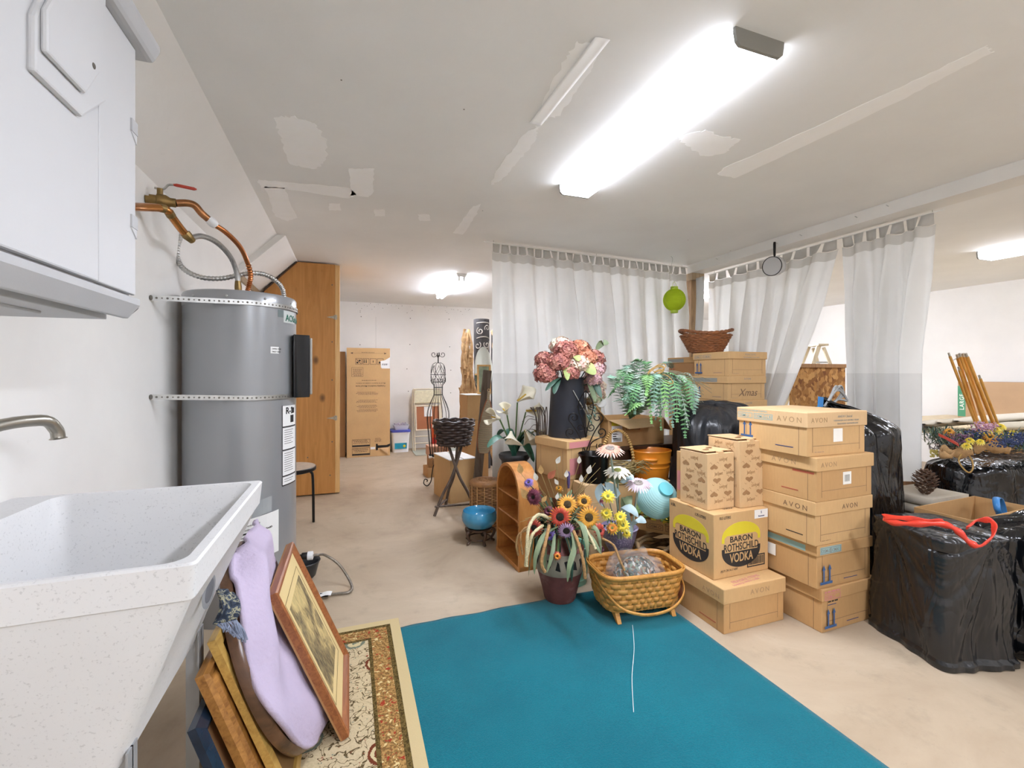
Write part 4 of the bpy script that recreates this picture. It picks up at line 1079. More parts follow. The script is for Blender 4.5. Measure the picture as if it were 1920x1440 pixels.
# --- the tall front stack, bottom to top
h = .2155; Z = [h*k+.0005*k for k in range(6)]
record_box('lowest box of the tall stack of five, pink stamp on its lid', 2.165, 1.545, Z[0], .41, .40, h, 1.5, M_cart, M_cart, lh=.06,
  prints=[('blue', lambda mb: arrows(mb, FY(.03,.022) @ Matrix.Translation((0,0,.0)), 1.15) or None), ('navy', lambda mb: (mb.box(.19,.28,e_-.0006,e_+.001,.025,.028), mb.box(.05,.11,e_-.0006,e_+.001,.128,.131))), ('black', lambda mb: bars(mb, .05,.13,.142,1,.01,.006,e_-.0006,.1))],
  lidpr=[('pink', lambda mb: (bars(mb,.015,.13,h-.02,1,.01,.008,-.0008,.1), moulded(mb,.115,.03,[(0,0),(0,.0005),(.003,.0005),(.003,0)],FY(.015,h-.056)), mb.text('OSM-C',.024,FY(.02,h-.05),bold=.01)))])
record_box('second box up in the tall stack of five, paper tag tied to its side', 2.135, 1.55, Z[1], .41, .40, h, .5, M_cart, M_cart, lh=.055,
  prints=[('blue', lambda mb: arrows(mb, FY(.035,.022), 1.15)), ('navy', lambda mb: mb.box(.20,.30,e_-.0006,e_+.001,.025,.028)),
          ('white', lambda mb: mb.flat([(0,0),(.075,0),(.075,.06),(0,.06)], FX(.30,.085)))],
  lidpr=[('teal', lambda mb: (mb.flat([(0,0),(.15,0),(.15,.036),(0,.036)], FY(.02,h-.047)), mb.flat([(0,0),(.30,0),(.30,.03),(0,.03)], FX(.36,h-.045)))),
         ('grey', lambda mb: (seal(mb, FY(.022,h-.045)@Matrix.Translation((0,0,.0007)), 'OSM-D', .072), seal(mb, FY(.096,h-.045)@Matrix.Translation((0,0,.0007)), 'CMX', .07)))])
record_box('middle box of the tall stack of five, clear spaced lettering on both lid sides', 2.11, 1.54, Z[2], .425, .40, h, 1, M_cart2, M_cart2,
  prints=[('black', lambda mb: (mb.box(e_-.0006,e_+.001,.07,.16,.035,.039), bars(mb,.05,.12,.02,1,.01,.001,e_-.0006)))],
  lidpr=[('brown', lambda mb: (mb.text('AVON',.036,FX(.17,h-.052),spacing=1.5), mb.text('AVON',.034,FY(.19,h-.05),spacing=1.35)))])
record_box('fourth box up in the tall stack of five, small barcode sticker on its end', 2.105, 1.53, Z[3], .43, .41, h, 1.5, M_cart, M_cart2,
  prints=[('red', lambda mb: (mb.box(e_-.0006,e_+.001,.10,.19,.035,.040), mb.box(e_-.0006,e_+.001,.02,.13,.132,.142))), ('white', lambda mb: mb.flat([(0,0),(.062,0),(.062,.062),(0,.062)], FY(.20,.07)@Matrix.Translation((0,0,-.0078)))),
          ('grey', lambda mb: [mb.flat([(0,0),(w_,0),(w_,.034),(0,.034)], FY(.213+k*.006,.084)@Matrix.Translation((0,0,-.0070))) for k, w_ in enumerate((.003,.002,.004,.002,.003,.004))])],
  lidpr=[('faint', lambda mb: (mb.text('AVON',.036,FX(.24,h-.05),spacing=1.6), mb.text('AVON',.034,FY(.03,h-.048),spacing=1.3)))])
record_box('top box of the tall stack of five, teal stamped lid and blank white sticker', 2.075, 1.555, Z[4], .43, .42, h, 0, M_cart2, M_cart3, lh=.075,
  prints=[('navy', lambda mb: (mb.box(e_-.0006,e_+.001,.08,.18,.035,.039), bars(mb,.05,.13,.02,1,.01,.001,e_-.0006))), ('blue', lambda mb: arrows(mb, FX(.385,.055) @ Matrix.Translation((0,0,-.0078)), 1.1)),
          ('white', lambda mb: mb.flat([(0,0),(.066,0),(.066,.066),(0,.066)], FY(.19,.065)@Matrix.Translation((0,0,-.0078))))],
  lidpr=[('teal', lambda mb: (seal(mb, FX(.41,h-.055), 'OSM-D', .095), seal(mb, FX(.305,h-.055), 'OSM-G-LRI', .115), mb.text('COSMETICS OUTER', .012, FX(.405,h-.017)), mb.text('SHIP CARTON', .012, FX(.30,h-.017)))),
         ('faint', lambda mb: (mb.text('AVON',.038,FX(.165,h-.052),spacing=1.5), mb.text('AVON',.034,FY(.025,h-.05),spacing=1.3))),
         ('grey', lambda mb: (mb.text('ANEW Clinical',.017,FY(.21,h-.03)), mb.text('THERMAFIRM FACE LIFTING CREAM',.0115,FY(.18,h-.048)), mb.text('TRAITEMENT RAFFERMISSANT',.0115,FY(.205,h-.064))))])
# --- short front stack
record_box('lone lidded box on the floor carrying the vodka carton', 1.705, 1.70, 0, .41, .42, .222, 0, M_cartd if False else M_cart, M_cart2, lh=.075,
  prints=[('red', lambda mb: (mb.box(e_-.0006,e_+.001,.06,.17,.03,.034), [mb.box(e_-.0006,e_+.001,.30+.012*k,.306+.012*k,.03,.12) for k in range(5)]))],
  lidpr=[('faint', lambda mb: (mb.text('AVON',.036,FY(.17,.172),spacing=1.4), mb.text('AVON',.034,FX(.14,.165),spacing=1.3))), ('pink', lambda mb: (mb.text('FRAGILE ITEMS',.03,FT(.10,.035,.2222,6)), mb.text('HANDLE WITH CARE',.02,FT(.08,.012,.2222,6))))])
t = thing('liquor_carton', 'carton with two yellow and black vodka emblems on the lone lidded box', 'box', (1.735, 1.795, .223), R(1))
VW, VD, VH = .375, .33, .33
MB().box(0, VW, 0, VD, 0, VH).build('carton', M_cart2, t, bevel=.003)
mb = MB(); mb.box(-.001, VW+.001, .14, .19, VH, VH+.0008); mb.build('tape', M_tape, t)
def emblem(T, sc):
    y, k = MB(), MB()
    N = 26; W2 = .135*sc
    arc = [(W2*cos(PI*i/N), .078*sc*sin(PI*i/N)) for i in range(N+1)]
    inn = [(-W2+.018*sc,-.024*sc),(-W2+.018*sc,.0),(-.10*sc,.012*sc),(.10*sc,.012*sc),(W2-.018*sc,0),(W2-.018*sc,-.024*sc)]
    y.flat([(W2,-.024*sc)]+arc+[(-W2,-.024*sc)]+inn, T)
    low = [(W2*cos(PI+PI*i/N), -.072*sc+.088*sc*sin(PI+PI*i/N)) for i in range(N+1)]
    k.flat(low+[(W2,-.056*sc),(.115*sc,-.056*sc),(.115*sc,-.076*sc),(-.115*sc,-.076*sc),(-.115*sc,-.056*sc),(-W2,-.056*sc)], T)
    k.text('BARON', .042*sc, T @ Matrix.Translation((0,-.024*sc,0)), 'CENTER', 1.12, .018)
    k.text('ROTHSCHILD', .054*sc, T @ Matrix.Translation((0,-.070*sc,0)), 'CENTER', .74, .014)
    w = MB(); w.text('VODKA', .066*sc, T @ Matrix.Translation((0,-.130*sc,.0007)), 'CENTER', .70, .014)
    return y, k, w
for T in (FY(.185,.20), FX(.165,.20)):
    y, k, w_ = emblem(T, .98)
    g = y.build('yellow_arch', INK['yellow'], t); k.build('printed_lettering', INK['black'], t); w_.build('printed_lettering', M_cart2, t)
mb = MB(); mb.text('10.5 LITERS',.02,FY(.035,.30),xs=.8,bold=.01); mb.text('1.75 LITERS',.02,FX(.13,.292),xs=.8,bold=.01); mb.text('6 EA.',.022,FX(.315,.298),xs=.8,bold=.01)
moulded(mb,.125,.062,[(0,0),(0,.0006),(.006,.0006),(.006,0)],FY(.225,.03)); x = .236
while x < .338: w2 = random.choice((.0016,.0024,.004)); mb.flat([(0,0),(w2,0),(w2,.042),(0,.042)], FY(x,.041)); x += w2+random.choice((.0016,.0025))
mb.text('(4)171 29114-17 4397',.017,FY(.045,.03),xs=.75); mb.text('VODKA',.02,FT(.12,.05,VH+.0002,2))
mb.build('printed_lettering', INK['black'], t)
mb = MB(); mb.flat([(0,0),(.095,0),(.095,.045),(0,.045)], FY(VW-.098,VH-.05)); mb.mi = 1; mb.text('5',.017,FY(VW-.05,VH-.025)@Matrix.Translation((0,0,.0007)),'CENTER',bold=.02); mb.text('Basement',.011,FY(VW-.05,VH-.042)@Matrix.Translation((0,0,.0007)),'CENTER',bold=.02)
mb.build('address_sticker', [M_paper, INK['navy']], t)
def heart(s, M, mb):
    P = []
    for i in range(22):
        a = 2*PI*i/22; P.append((s*16*sin(a)**3/32*1.25, s*(13*cos(a)-5*cos(2*a)-2*cos(3*a)-cos(4*a))/32*.8))
    mb.flat(P, M)
def heart_box(label, x, y, z, w, d, hh, rot):
    t = thing('gift_carton', label, 'box', (x,y,z), R(rot), None)
    MB().box(0,w,0,d,0,hh-.012).build('carton', M_cart3, t, bevel=.002)
    mb = MB(); mb.box(.0,w,.012,d,hh-.004,hh, Matrix.Translation((0,0,0)) @ Matrix.Rotation(R(-1.2),4,'X')); mb.box(w*.42,w*.6,-.001,.02,hh-.03,hh-.002); mb.build('flap', M_cart3, t, bevel=.001)
    mb = MB(); hm = MB()
    for F_, L in ((FY, w), (lambda a, z, f=False, g=0: FX(d-a, z, f, g), d)):
        r = 0; z = .035
        while z < hh-.035:
            if r % 2 == 0:
                for i, a in enumerate((.02+.03*(r % 4 > 1), .10+.02*(r % 4 > 1))):
                    fl = (i+r//2) % 2 == 1; hm.text('JanSport', .026, F_(a+(.055 if fl else 0)+.03, z+(.014 if fl else 0), fl, 0), 'LEFT', .62) if a+.1 < L+.02 else None
            else:
                for i in range(2):
                    a = .045+.095*i+.02*(r % 4 > 1)
                    if a < L-.02:
                        fl = (i+r//2) % 2 == 0; M = F_(a, z+.008, fl); heart(.042, M, mb)
                        for s in (-1,1):
                            pts = [(s*(.012+.004*k), -.014-.012*sin(k*.55)) for k in range(6)]
                            hm.add([M @ Vector((px_, py_, .0004)) for px_, py_ in pts]+[M @ Vector((px_+.001, py_+.0022, .0004)) for px_, py_ in pts], [(k,k+1,k+7,k+6) for k in range(5)])
            z += .036; r += 1
    for x_, y_ in ((.05,.06),(.12,.11)): heart(.042, FT(x_, y_, hh+.0016, 20), mb)
    mb.build('heart_print', INK['heart'], t); hm.build('printed_lettering', INK['heart'], t)
    return t
heart_box('shorter heart patterned carton on the vodka carton', 1.757, 1.862, .5545, .183, .20, .305, 1)
heart_box('taller heart patterned carton on the vodka carton', 1.948, 1.835, .5545, .165, .225, .365, -1)
# --- back stacks
hb = .197
x0, y0 = 2.85, 2.79
o = carton('plain_carton', 'plain carton at the very bottom of the back stack, behind the shiny bags', x0+.02, y0+.02, 0, .40, .38, .655, 0, M_cart)
labs = ['lowest lidded box showing in the back stack, with a red arrow', 'second lidded box below the top of the back stack, black stamps on its lid', 'lidded box marked Xmas by hand, second from the top of the back stack', 'top lidded box of the back stack under the wicker tray']
for k in range(4):
    z = .656+hb*k+.0005*k
    pr = [('red' if k < 1 else 'blue', (lambda mb: arrows(mb, FX(.36,.02), 1.15))), ('navy', lambda mb: (mb.box(e_-.0006,e_+.001,.08,.17,.025,.027), bars(mb,.05,.11,.02,1,.01,.001,e_-.0006)))]
    lp = [('grey', lambda mb: mb.text('PERCEIVE' if k == 3 else 'AVON', .022, FY(.17,hb-.03), spacing=1.3))]
    if k == 3: lp.append(('grey', lambda mb: (seal(mb, FX(.38,hb-.05), 'OSM-O', .09), seal(mb, FX(.28,hb-.05), 'OSM-M', .09), mb.text('THE FRAGRANCE COLLECTION',.012,FY(.15,hb-.05)))))
    if k == 2: lp.append(('grey', lambda mb: mb.flat([(0,0),(.27,0),(.27,.034),(0,.034)], FX(.38,hb-.05)))); pr.append(('brown', lambda mb: mb.text('Xmas',.085,FY(.12,.035)@Matrix.Translation((0,0,-.0078)),xs=1.0,shear=.35)))
    if k == 1: lp.append(('black', lambda mb: (seal(mb, FX(.36,hb-.055), 'OSM', .05), seal(mb, FX(.30,hb-.055), 'OSM-G-LRI', .11))))
    record_box(labs[k], x0+(.0,.0,-.012,0)[k], y0, z, .41, .40, hb, 0, M_cart2 if k else M_cart, None, prints=pr, lidpr=lp, lh=.06, seams=k > 1)
x1, y1 = 3.0, 3.33
o = carton('plain_carton', 'plain carton under the hindmost boxes by the wooden post', x1+.01, y1+.01, 0, .38, .36, .82, 0, M_cart)
for k, lb in enumerate(('lower hindmost box by the post, partly behind the fern, marked with a six', 'middle hindmost box by the post, behind the back stack', 'upper hindmost box by the post, grey label on its lid')):
    z = .821+.201*k
    record_box(lb, x1, y1, z, .40, .38, .2, 0, M_cart if k < 2 else M_cartd, M_cart, lh=.055, seams=False,
       lidpr=[('grey', lambda mb: mb.flat([(0,0),(.22,0),(.22,.034),(0,.034)], FX(.37,.152)))], prints=[('red', lambda mb: arrows(mb, FX(.33,.03), .9))]+([('black', lambda mb: mb.text('6',.07,FX(.05,.05),bold=.03))] if k == 0 else []))
# wicker tray on top
M_wick = mat('brown_wicker','8a5631',.55,var=.3,vscale=25); 
t = thing('wicker_basket', 'brown oval wicker basket on top of the back boxes', 'basket', (3.0, 3.2, 1.447), R(-30))
rfun = lambda z: .125+.09*(z/.17)
mb = MB(); weave_rows(mb, rfun, .01, .165, 11, 40, .0082, .0075, 110, 1.0, .78); mb.build('woven_wall', M_wick, t, smooth=60)
mb = MB(); mb.lathe([(0,.002),(.12,.002),(.125,.012),(0,.012)], 30, sy=.78); mb.build('basket_floor', M_wick, t)
mb = MB()
for s in (0,1,2): mb.tube([((.216+.010*cos(i*.9+s*2.1))*cos(2*PI*i/70), .78*(.216+.010*cos(i*.9+s*2.1))*sin(2*PI*i/70), .172+.035*abs(cos(2*PI*i/70))**2+.008*sin(i*.9+s*2.1)) for i in range(70)], .0085, 6, closed=True)
mb.build('braided_rim', M_wick, t, smooth=60)
# ================================================================== the heap of vases, plants and baskets
def seat_blade(): pass
M_leaf = mat('grey_green_leaf','6f7d5c',.6,var=.25,vscale=18); M_leafd = mat('dark_green_leaf','2c4a3a',.5,var=.25,vscale=14); M_straw = mat('straw_stem','a08a58',.7,var=.25,vscale=30)
def petal_ring(mb, c, nrm, r0, r1, n, wid, lift=0, droop=0, jit=.1, up=None):
    """petals as folded blades round c, facing nrm"""
    nrm = Vector(nrm).normalized(); a = nrm.cross(Vector((0,0,1)) if abs(nrm.z) < .9 else Vector((1,0,0))).normalized(); b_ = nrm.cross(a); c = Vector(c)
    for k in range(n):
        an = 2*PI*(k+rnd(-jit,jit))/n; d = a*cos(an)+b_*sin(an); L = r1*rnd(.88,1.08)
        P = [c+d*r0+nrm*lift*.2, c+d*(r0+(L-r0)*.45)+nrm*(lift), c+d*(r0+(L-r0)*.8)+nrm*(lift-droop*.5), c+d*L+nrm*(lift-droop)]
        mb.ribbon(P, [wid*.55, wid, wid*.8, wid*.12], nrm.cross(d), .12)
def flower(parent, name, c, nrm, r, mats, npet=16, layers=2, core=.32, lift=.006, droop=.01, wid=None, label=None):
    nrm = Vector(nrm).normalized(); mb = MB(); wid = wid or 2*PI*r*.62/npet
    for L in range(layers):
        mb.mi = min(L, len(mats)-2)
        petal_ring(mb, Vector(c)-nrm*.004*L, nrm, r*core*.8, r*(1-.12*(layers-1-L)), npet, wid, lift*(1+.5*(layers-1-L)), droop)
    o = mb.build(name, mats[:-1] if len(mats) > 2 else mats[:1], parent, smooth=60, recalc=False)
    k = MB(); T = Matrix.Translation(Vector(c)) @ nrm.to_track_quat('Z','Y').to_matrix().to_4x4()
    k.ball((0,0,.002), r*core, 16, 7, (1,1,.32), T)
    for i in range(40):
        a = i*2.4; rr_ = r*core*sqrt(i/40); k.ball((rr_*cos(a), rr_*sin(a), .004+r*core*.3*(1-(rr_/(r*core))**2)), r*.035, 5, 4, (1,1,1), T)
    k.build('flower_centre', mats[-1], o, smooth=60)
    return o
def pm_(name, c, var=.18): return mat('petal_'+name, c, .6, var=var, vscale=35)

# ------------------------------------------------------------------ hamper
M_cane = mat('honey_cane','8f6338',.5,var=.3,vscale=22)
t = thing('wicker_hamper', 'round lidded honey brown wicker hamper behind the blue bowl', 'hamper', (1.055, 3.55, 0))
mb = MB(); weave_rows(mb, lambda z: .118, .005, .36, 26, 26, .0072, .004, 78); mb.build('woven_wall', M_cane, t, smooth=60)
mb = MB(); mb.lathe([(.0,.0),(.112,.0),(.112,.36),(0,.361)], 26); mb.build('inner_wall', M_cane, t)
for k in range(13):
    a = 2*PI*k/13; MB().tube([(.127*cos(a),.127*sin(a),0),(.127*cos(a),.127*sin(a),.365)], .004, 6).build('stake', mat('pale_cane','b98a55',.5,var=.2), t, smooth=60)
mb = MB(); mb.lathe([(.13,.362),(.132,.385),(.12,.398),(0,.402)], 34)
for k in range(7): mb.tube([(( .018+k*.018)*cos(2*PI*i/36), (.018+k*.018)*sin(2*PI*i/36), .403-.0006*k*k+.002*sin(i*2.6+k)) for i in range(36)], .0065, 5, closed=True)
mb.build('lid', M_cane, t, smooth=50)
# ------------------------------------------------------------------ calla lilies
t = thing('calla_plant', 'artificial white calla lilies in a tall dark urn by the curtain', 'potted plant', (1.235, 3.36, 0))
mb = MB(); mb.lathe([(.06,0),(.065,.01),(.06,.2),(.07,.35),(.095,.5),(.105,.58),(.122,.60),(.126,.625),(.118,.635),(.10,.62),(0,.61)], 32, wob=.04); mb.build('pot', mat('dark_cast_pot','2d2c2e',.5,var=.3,vscale=30,bump=.5,bscale=60), t, smooth=50)
MB().lathe([(0,.605),(.105,.612)], 20).build('soil', mat('dark_moss','23241d',.9,var=.4,vscale=60,bump=1,bscale=90), t)
def leaf3(parent, name, root, mid, tip, wid, m, side=None, fold=.12, n=6):
    P = catmull([root, mid, tip], n); N = len(P)
    ws = [wid*sin(PI*(.04+.96*i/(N-1)))**.7 for i in range(N)]
    sd = side or (Vector(tip)-Vector(root)).cross(Vector((0,0,1)))
    return MB().ribbon(P, ws, sd, fold).build(name, m, parent, smooth=70, recalc=False)
for (mx,my,mz),(tx,ty,tz),w_ in (((-.10,-.02,.76),(-.24,-.06,.70),.13),((.03,-.08,.73),(.10,-.17,.585),.11),((.12,.03,.78),(.25,.05,.62),.10),((-.03,.08,.8),(-.08,.18,.75),.10),((.08,-.04,.80),(.19,-.07,.70),.09)):
    leaf3(t, 'leaf', (0,0,.6), (mx,my,mz), (tx,ty,tz), w_, mat('calla_leaf','3f7560',.45,var=.25,vscale=14), fold=.18)
M_calla = mat('calla_white','efe9d3',.5,var=.05,sub=.1); M_stemg = mat('green_stem','4f6b3a',.5,var=.15)
for i, (x,y,z,ax,az,s) in enumerate(((-.13,-.03,.97,-.9,.2,1),(.02,-.02,1.10,.5,.5,1.05),(.10,0,1.02,.9,.0,1.0),(-.055,-.08,.87,-.2,-.55,.8),(.055,-.09,.88,.2,-.6,1.0),(-.06,.0,1.0,-.5,.5,.8),(.17,.0,.86,.8,-.4,.7))):
    MB().tube(catmull([(0,0,.6),(x*.4,y*.4,.75),(x,y,z-.06)],6), .006, 6).build('stem', M_stemg, t, smooth=60)
    mb = MB()
    d = Vector((ax,-.35,az)).normalized(); T = Matrix.Translation((x,y,z-.05)) @ d.to_track_quat('Z','Y').to_matrix().to_4x4()
    def cl(u, v):
        a = -2.6+5.2*u; r = (.012+.055*v**1.6)*s; tip = max(0, cos(a))**4
        return T @ Vector((r*cos(a)*(1+.9*tip*v), r*sin(a), s*(.11*v+.035*tip*v*v)))
    mb.sheet(cl, 22, 9); o = mb.build('calla_flower', M_calla, t, smooth=180, solid=.0015)
    MB().tube([T @ Vector((0,0,.0)), T @ Vector((0,0,.085*s))], .006, 6).build('spadix', mat('spadix_yellow','d9b545',.6), o, smooth=60)
# ------------------------------------------------------------------ arch top shelf
M_shelf = mat_wood('amber_pine','a86a30','c98c4c',(20,20,3),.45)
T = thing('arched_shelf', 'small amber pine shelf unit with rounded arch top facing the aisle', 'shelf', (1.00, 3.09, 0), R(-90+3))
# local x along the front (towards the viewer side), y into the body, z up
w_, d_, hs = .405, .145, .46
def archp(ins, n=18):
    r = w_/2-ins; return [(w_/2+r*cos(PI*i/n), hs+r*sin(PI*i/n)) for i in range(n+1)]
mb = MB(); out = [(w_,0)]+archp(0)+[(0,0)]; inn = [(w_-.022,0)]+archp(.022)+[(.022,0)]
N = len(out); vs = []; fs = []
for P, y in ((out,0),(inn,0),(out,d_),(inn,d_)): vs += [(x,y,z) for x, z in P]
for i in range(N-1):
    fs += [(i,i+1,N+i+1,N+i),(2*N+i,3*N+i,3*N+i+1,2*N+i+1),(i,2*N+i,2*N+i+1,i+1),(N+i,N+i+1,3*N+i+1,3*N+i)]
fs += [(0,N,3*N,2*N),(N-1,2*N-1,4*N-1,3*N-1)]
mb.add(vs, fs); mb.build('arch_side', M_shelf, T, smooth=35, bevel=.002)
mb = MB(); mb.prism([(w_-.015,0)]+archp(.015)+[(.015,0)], d_-.008, d_-.001, MXZ); mb.build('back_panel', M_shelf, T)
for z in (.02,.165,.31,.45): MB().box(.02, w_-.02, .006, d_-.006, z-.006, z+.006).build('shelf_board', M_shelf, T)
MB().box(0,w_,-.004,d_,0,.03).build('plinth', M_shelf, T, bevel=.002)
# ------------------------------------------------------------------ blue bowl on stand
t = thing('carved_stand', 'dark carved five legged wooden stand under the blue bowl', 'stand', (.925, 3.28, 0), R(12))
mb = MB(); mb.lathe([(.06,.098),(.092,.098),(.095,.112),(.06,.112)], 28, closed=True); mb.build('ring_top', M_darkwood, t, smooth=40)
for k in range(5):
    a = 2*PI*k/5-.4; c, s = cos(a), sin(a)
    P = catmull([(.08*c,.08*s,.10),(.115*c,.115*s,.085),(.105*c,.105*s,.05),(.09*c,.09*s,.025),(.115*c,.115*s,.007)],5)
    MB().tube(P, [.014-.0003*i for i in range(len(P))], 7).build('leg', M_darkwood, t, smooth=60)
mb = MB(); mb.tube([(.085*cos(2*PI*i/30),.085*sin(2*PI*i/30),.035) for i in range(30)], .006, 6, closed=True); mb.build('stretcher', M_darkwood, t, smooth=60)
M_glaze = mat('turquoise_glaze','3f8fb5',.12,var=.2,vscale=7,coat=.6)
t = thing('glazed_bowl', 'turquoise glazed bowl on the dark carved stand', 'bowl', (.925, 3.28, .112))
mb = MB(); mb.lathe([(0,0),(.075,0),(.11,.02),(.132,.06),(.134,.085),(.128,.115),(.122,.128),(.116,.122),(.118,.09),(.105,.04),(.06,.02),(0,.018)], 48); mb.build('bowl', M_glaze, t, smooth=60)
mb = MB(); mb.lathe([(.02,.02),(.018,.05),(.012,.058),(0,.06)], 12); mb.box(-.05,.05,-.012,.012,.02,.036); mb.build('flower_frog', M_glaze, t, smooth=40)

# ------------------------------------------------------------------ harvest vase
VX, VY = 1.115, 2.29
t = thing('harvest_arrangement', 'terracotta vase overflowing with artificial sunflowers and dried grasses', 'flower arrangement', (VX, VY, .012))
def terra():
    m, n, l, b = nt('weathered_terracotta'); v = coords(n, l); a = noise(n, l, v, 9, 6, .65)
    sp = n.new('ShaderNodeSeparateXYZ'); l.new(v, sp.inputs[0])
    c = ramp(n, l, a.outputs['Fac'], [(.35,'5a2f2b'),(.55,'6c3c36'),(.72,'8a6a62')])
    c2 = ramp(n, l, a.outputs['Fac'], [(.3,'7d7263'),(.6,'948977')])
    l.new(mix(n, l, step(n, l, sp.outputs[2], .165, .285), c, c2), b.inputs['Base Color']); b.inputs['Roughness'].default_value = .7
    bumpn(n, l, b, a.outputs['Fac'], .3, .004); return m
mb = MB(); mb.lathe([(0,0),(.083,0),(.088,.008),(.102,.07),(.118,.13),(.128,.165),(.132,.17),(.137,.22),(.135,.27),(.136,.285),(.118,.30),(.098,.33),(.102,.36),(.108,.372),(.10,.375),(.09,.36),(.088,.33),(0,.32)], 48)
V = mb.build('vase', terra(), t, smooth=50)
mb = MB()
for k in range(18):
    a = 2*PI*k/18; M = Matrix.Translation((.1365*cos(a),.1365*sin(a),.23)) @ Vector((cos(a),sin(a),0)).to_track_quat('Z','Y').to_matrix().to_4x4()
    s = 1 if k % 2 else -1; mb.prism([(-.014,.022*s),(.014,.03*s),(.006,-.012*s),(-.002,-.024*s)], -.002, .0012, M)
mb.build('cut_out_pattern', mat('hole_black','14100e',.9), V)
def L_(px, py, zc): return W(px, py, zc)-Vector((VX, VY, .012))
root = Vector((0,0,.34))
Ms_sun = [pm_('scarlet','b33a26'), pm_('orange','d98a35'), mat('seed_dark','2c261c',.9,var=.4,vscale=80)]
Ms_gold = [pm_('gold','cf932c'), pm_('amber','b8742a'), mat('seed_brown','4a3b22',.9,var=.4,vscale=80)]
Ms_burg = [pm_('burgundy','5d2034'), pm_('plum','7a3450'), mat('seed_dark','2c261c')]
Ms_mauve = [pm_('mauve','a98aa8'), pm_('plum','7a3450'), mat('seed_dark','2c261c')]
Ms_rust = [pm_('rust','a5392c'), pm_('coral','c86a4a'), mat('seed_dark','2c261c')]
Ms_viol = [pm_('violet','6a55a0'), pm_('violet2','8a78b8'), mat('seed_brown','4a3b22')]
cam_d = lambda p: (Vector((0,0,EYE))-Vector((VX,VY,.012))-p).normalized()
def fl(px, py, zc, r, ms, tilt=(0,0,0), name='sunflower_head', n=22, lay=2, core=.36):
    p = L_(px, py, zc); nn = (cam_d(p)*.8+Vector((p.x,p.y,0)).normalized()*.3+Vector(tilt)).normalized()
    flower(t, name, p, nn, r, ms, n, lay, core)
    MB().tube(catmull([root, root.lerp(p,.5)+Vector((0,0,.03)), p-nn*.012], 5), .0035, 5).build('stem', M_stemg, t, smooth=60)
fl(1050, 969, 2.28, .058, Ms_sun, (0,0,-.1)); fl(1104, 970, 2.27, .061, Ms_gold, (.1,0,-.1)); fl(1064, 946, 2.33, .056, Ms_gold, (0,0,.3)); fl(1095, 940, 2.34, .045, Ms_gold, (0,0,.4))
fl(1002, 990, 2.33, .05, Ms_rust, (-.4,0,-.2)); fl(1062, 995, 2.27, .05, Ms_mauve, (0,0,-.5)); fl(1000, 932, 2.42, .05, Ms_burg, (-.5,0,0), 'aster_flower', 26, 3, .2)
fl(1125, 995, 2.30, .04, Ms_rust, (.5,0,0), 'rust_flower', 10, 2, .2); fl(991, 905, 2.45, .03, Ms_viol, (-.2,0,.6), 'aster_flower', 20, 2, .15); fl(1048, 916, 2.45, .022, Ms_gold, (0,0,.8), 'bud_flower', 14, 2, .2)
fl(1045, 1043, 2.19, .022, [pm_('orange','e08a2a'), pm_('scarlet','b8402a'), mat('seed_brown','4a3b22')], (0,0,0), 'bud_flower', 16, 3, .2); fl(1028, 958, 2.4, .03, Ms_burg, (-.3,0,.3), 'aster_flower', 22, 2, .2); fl(1128, 1030, 2.24, .018, Ms_burg, (.5,0,.2), 'bud_flower', 12, 2, .2)
fl(1030, 1003, 2.3, .035, Ms_viol, (-.2,0,-.4), 'aster_flower', 18, 2, .2)
# drooping seed tassels
M_tas = mat('cream_tassel','c3b78f',.8,var=.3,vscale=120,bump=1,bscale=200); M_tasb = mat('brown_tassel','a07a4c',.8,var=.35,vscale=120,bump=1,bscale=200)
for P, r, m in (([(1035,975,2.32),(1010,965,2.28),(993,985,2.22),(988,1020,2.18),(987,1062,2.17)], .0085, M_tas), ([(1018,985,2.3),(1000,1000,2.22),(993,1020,2.2),(985,1062,2.18)], .008, M_tas),
                ([(1030,985,2.28),(1022,1020,2.2),(1015,1055,2.17),(1022,1073,2.17)], .009, M_tasb), ([(1075,995,2.27),(1085,1020,2.18),(1094,1055,2.14),(1097,1085,2.13)], .0085, M_tasb), ([(1095,985,2.25),(1108,1010,2.2),(1117,1030,2.17)], .007, M_tas),
                ([(1000,990,2.35),(975,1000,2.33),(968,1020,2.32),(972,1042,2.31)], .006, M_tasb), ([(1008,985,2.35),(985,990,2.33),(976,1005,2.32),(980,1040,2.3)], .0055, M_tasb), ([(1130,1010,2.2),(1150,1022,2.15),(1160,1045,2.12),(1171,1070,2.1)], .006, M_tasb)):
    Q = catmull([L_(*p) for p in P], 6); MB().tube(Q, [r*(.75+.35*abs(sin(i*1.9))) for i in range(len(Q))], 7).build('seed_tassel', m, t, smooth=50)
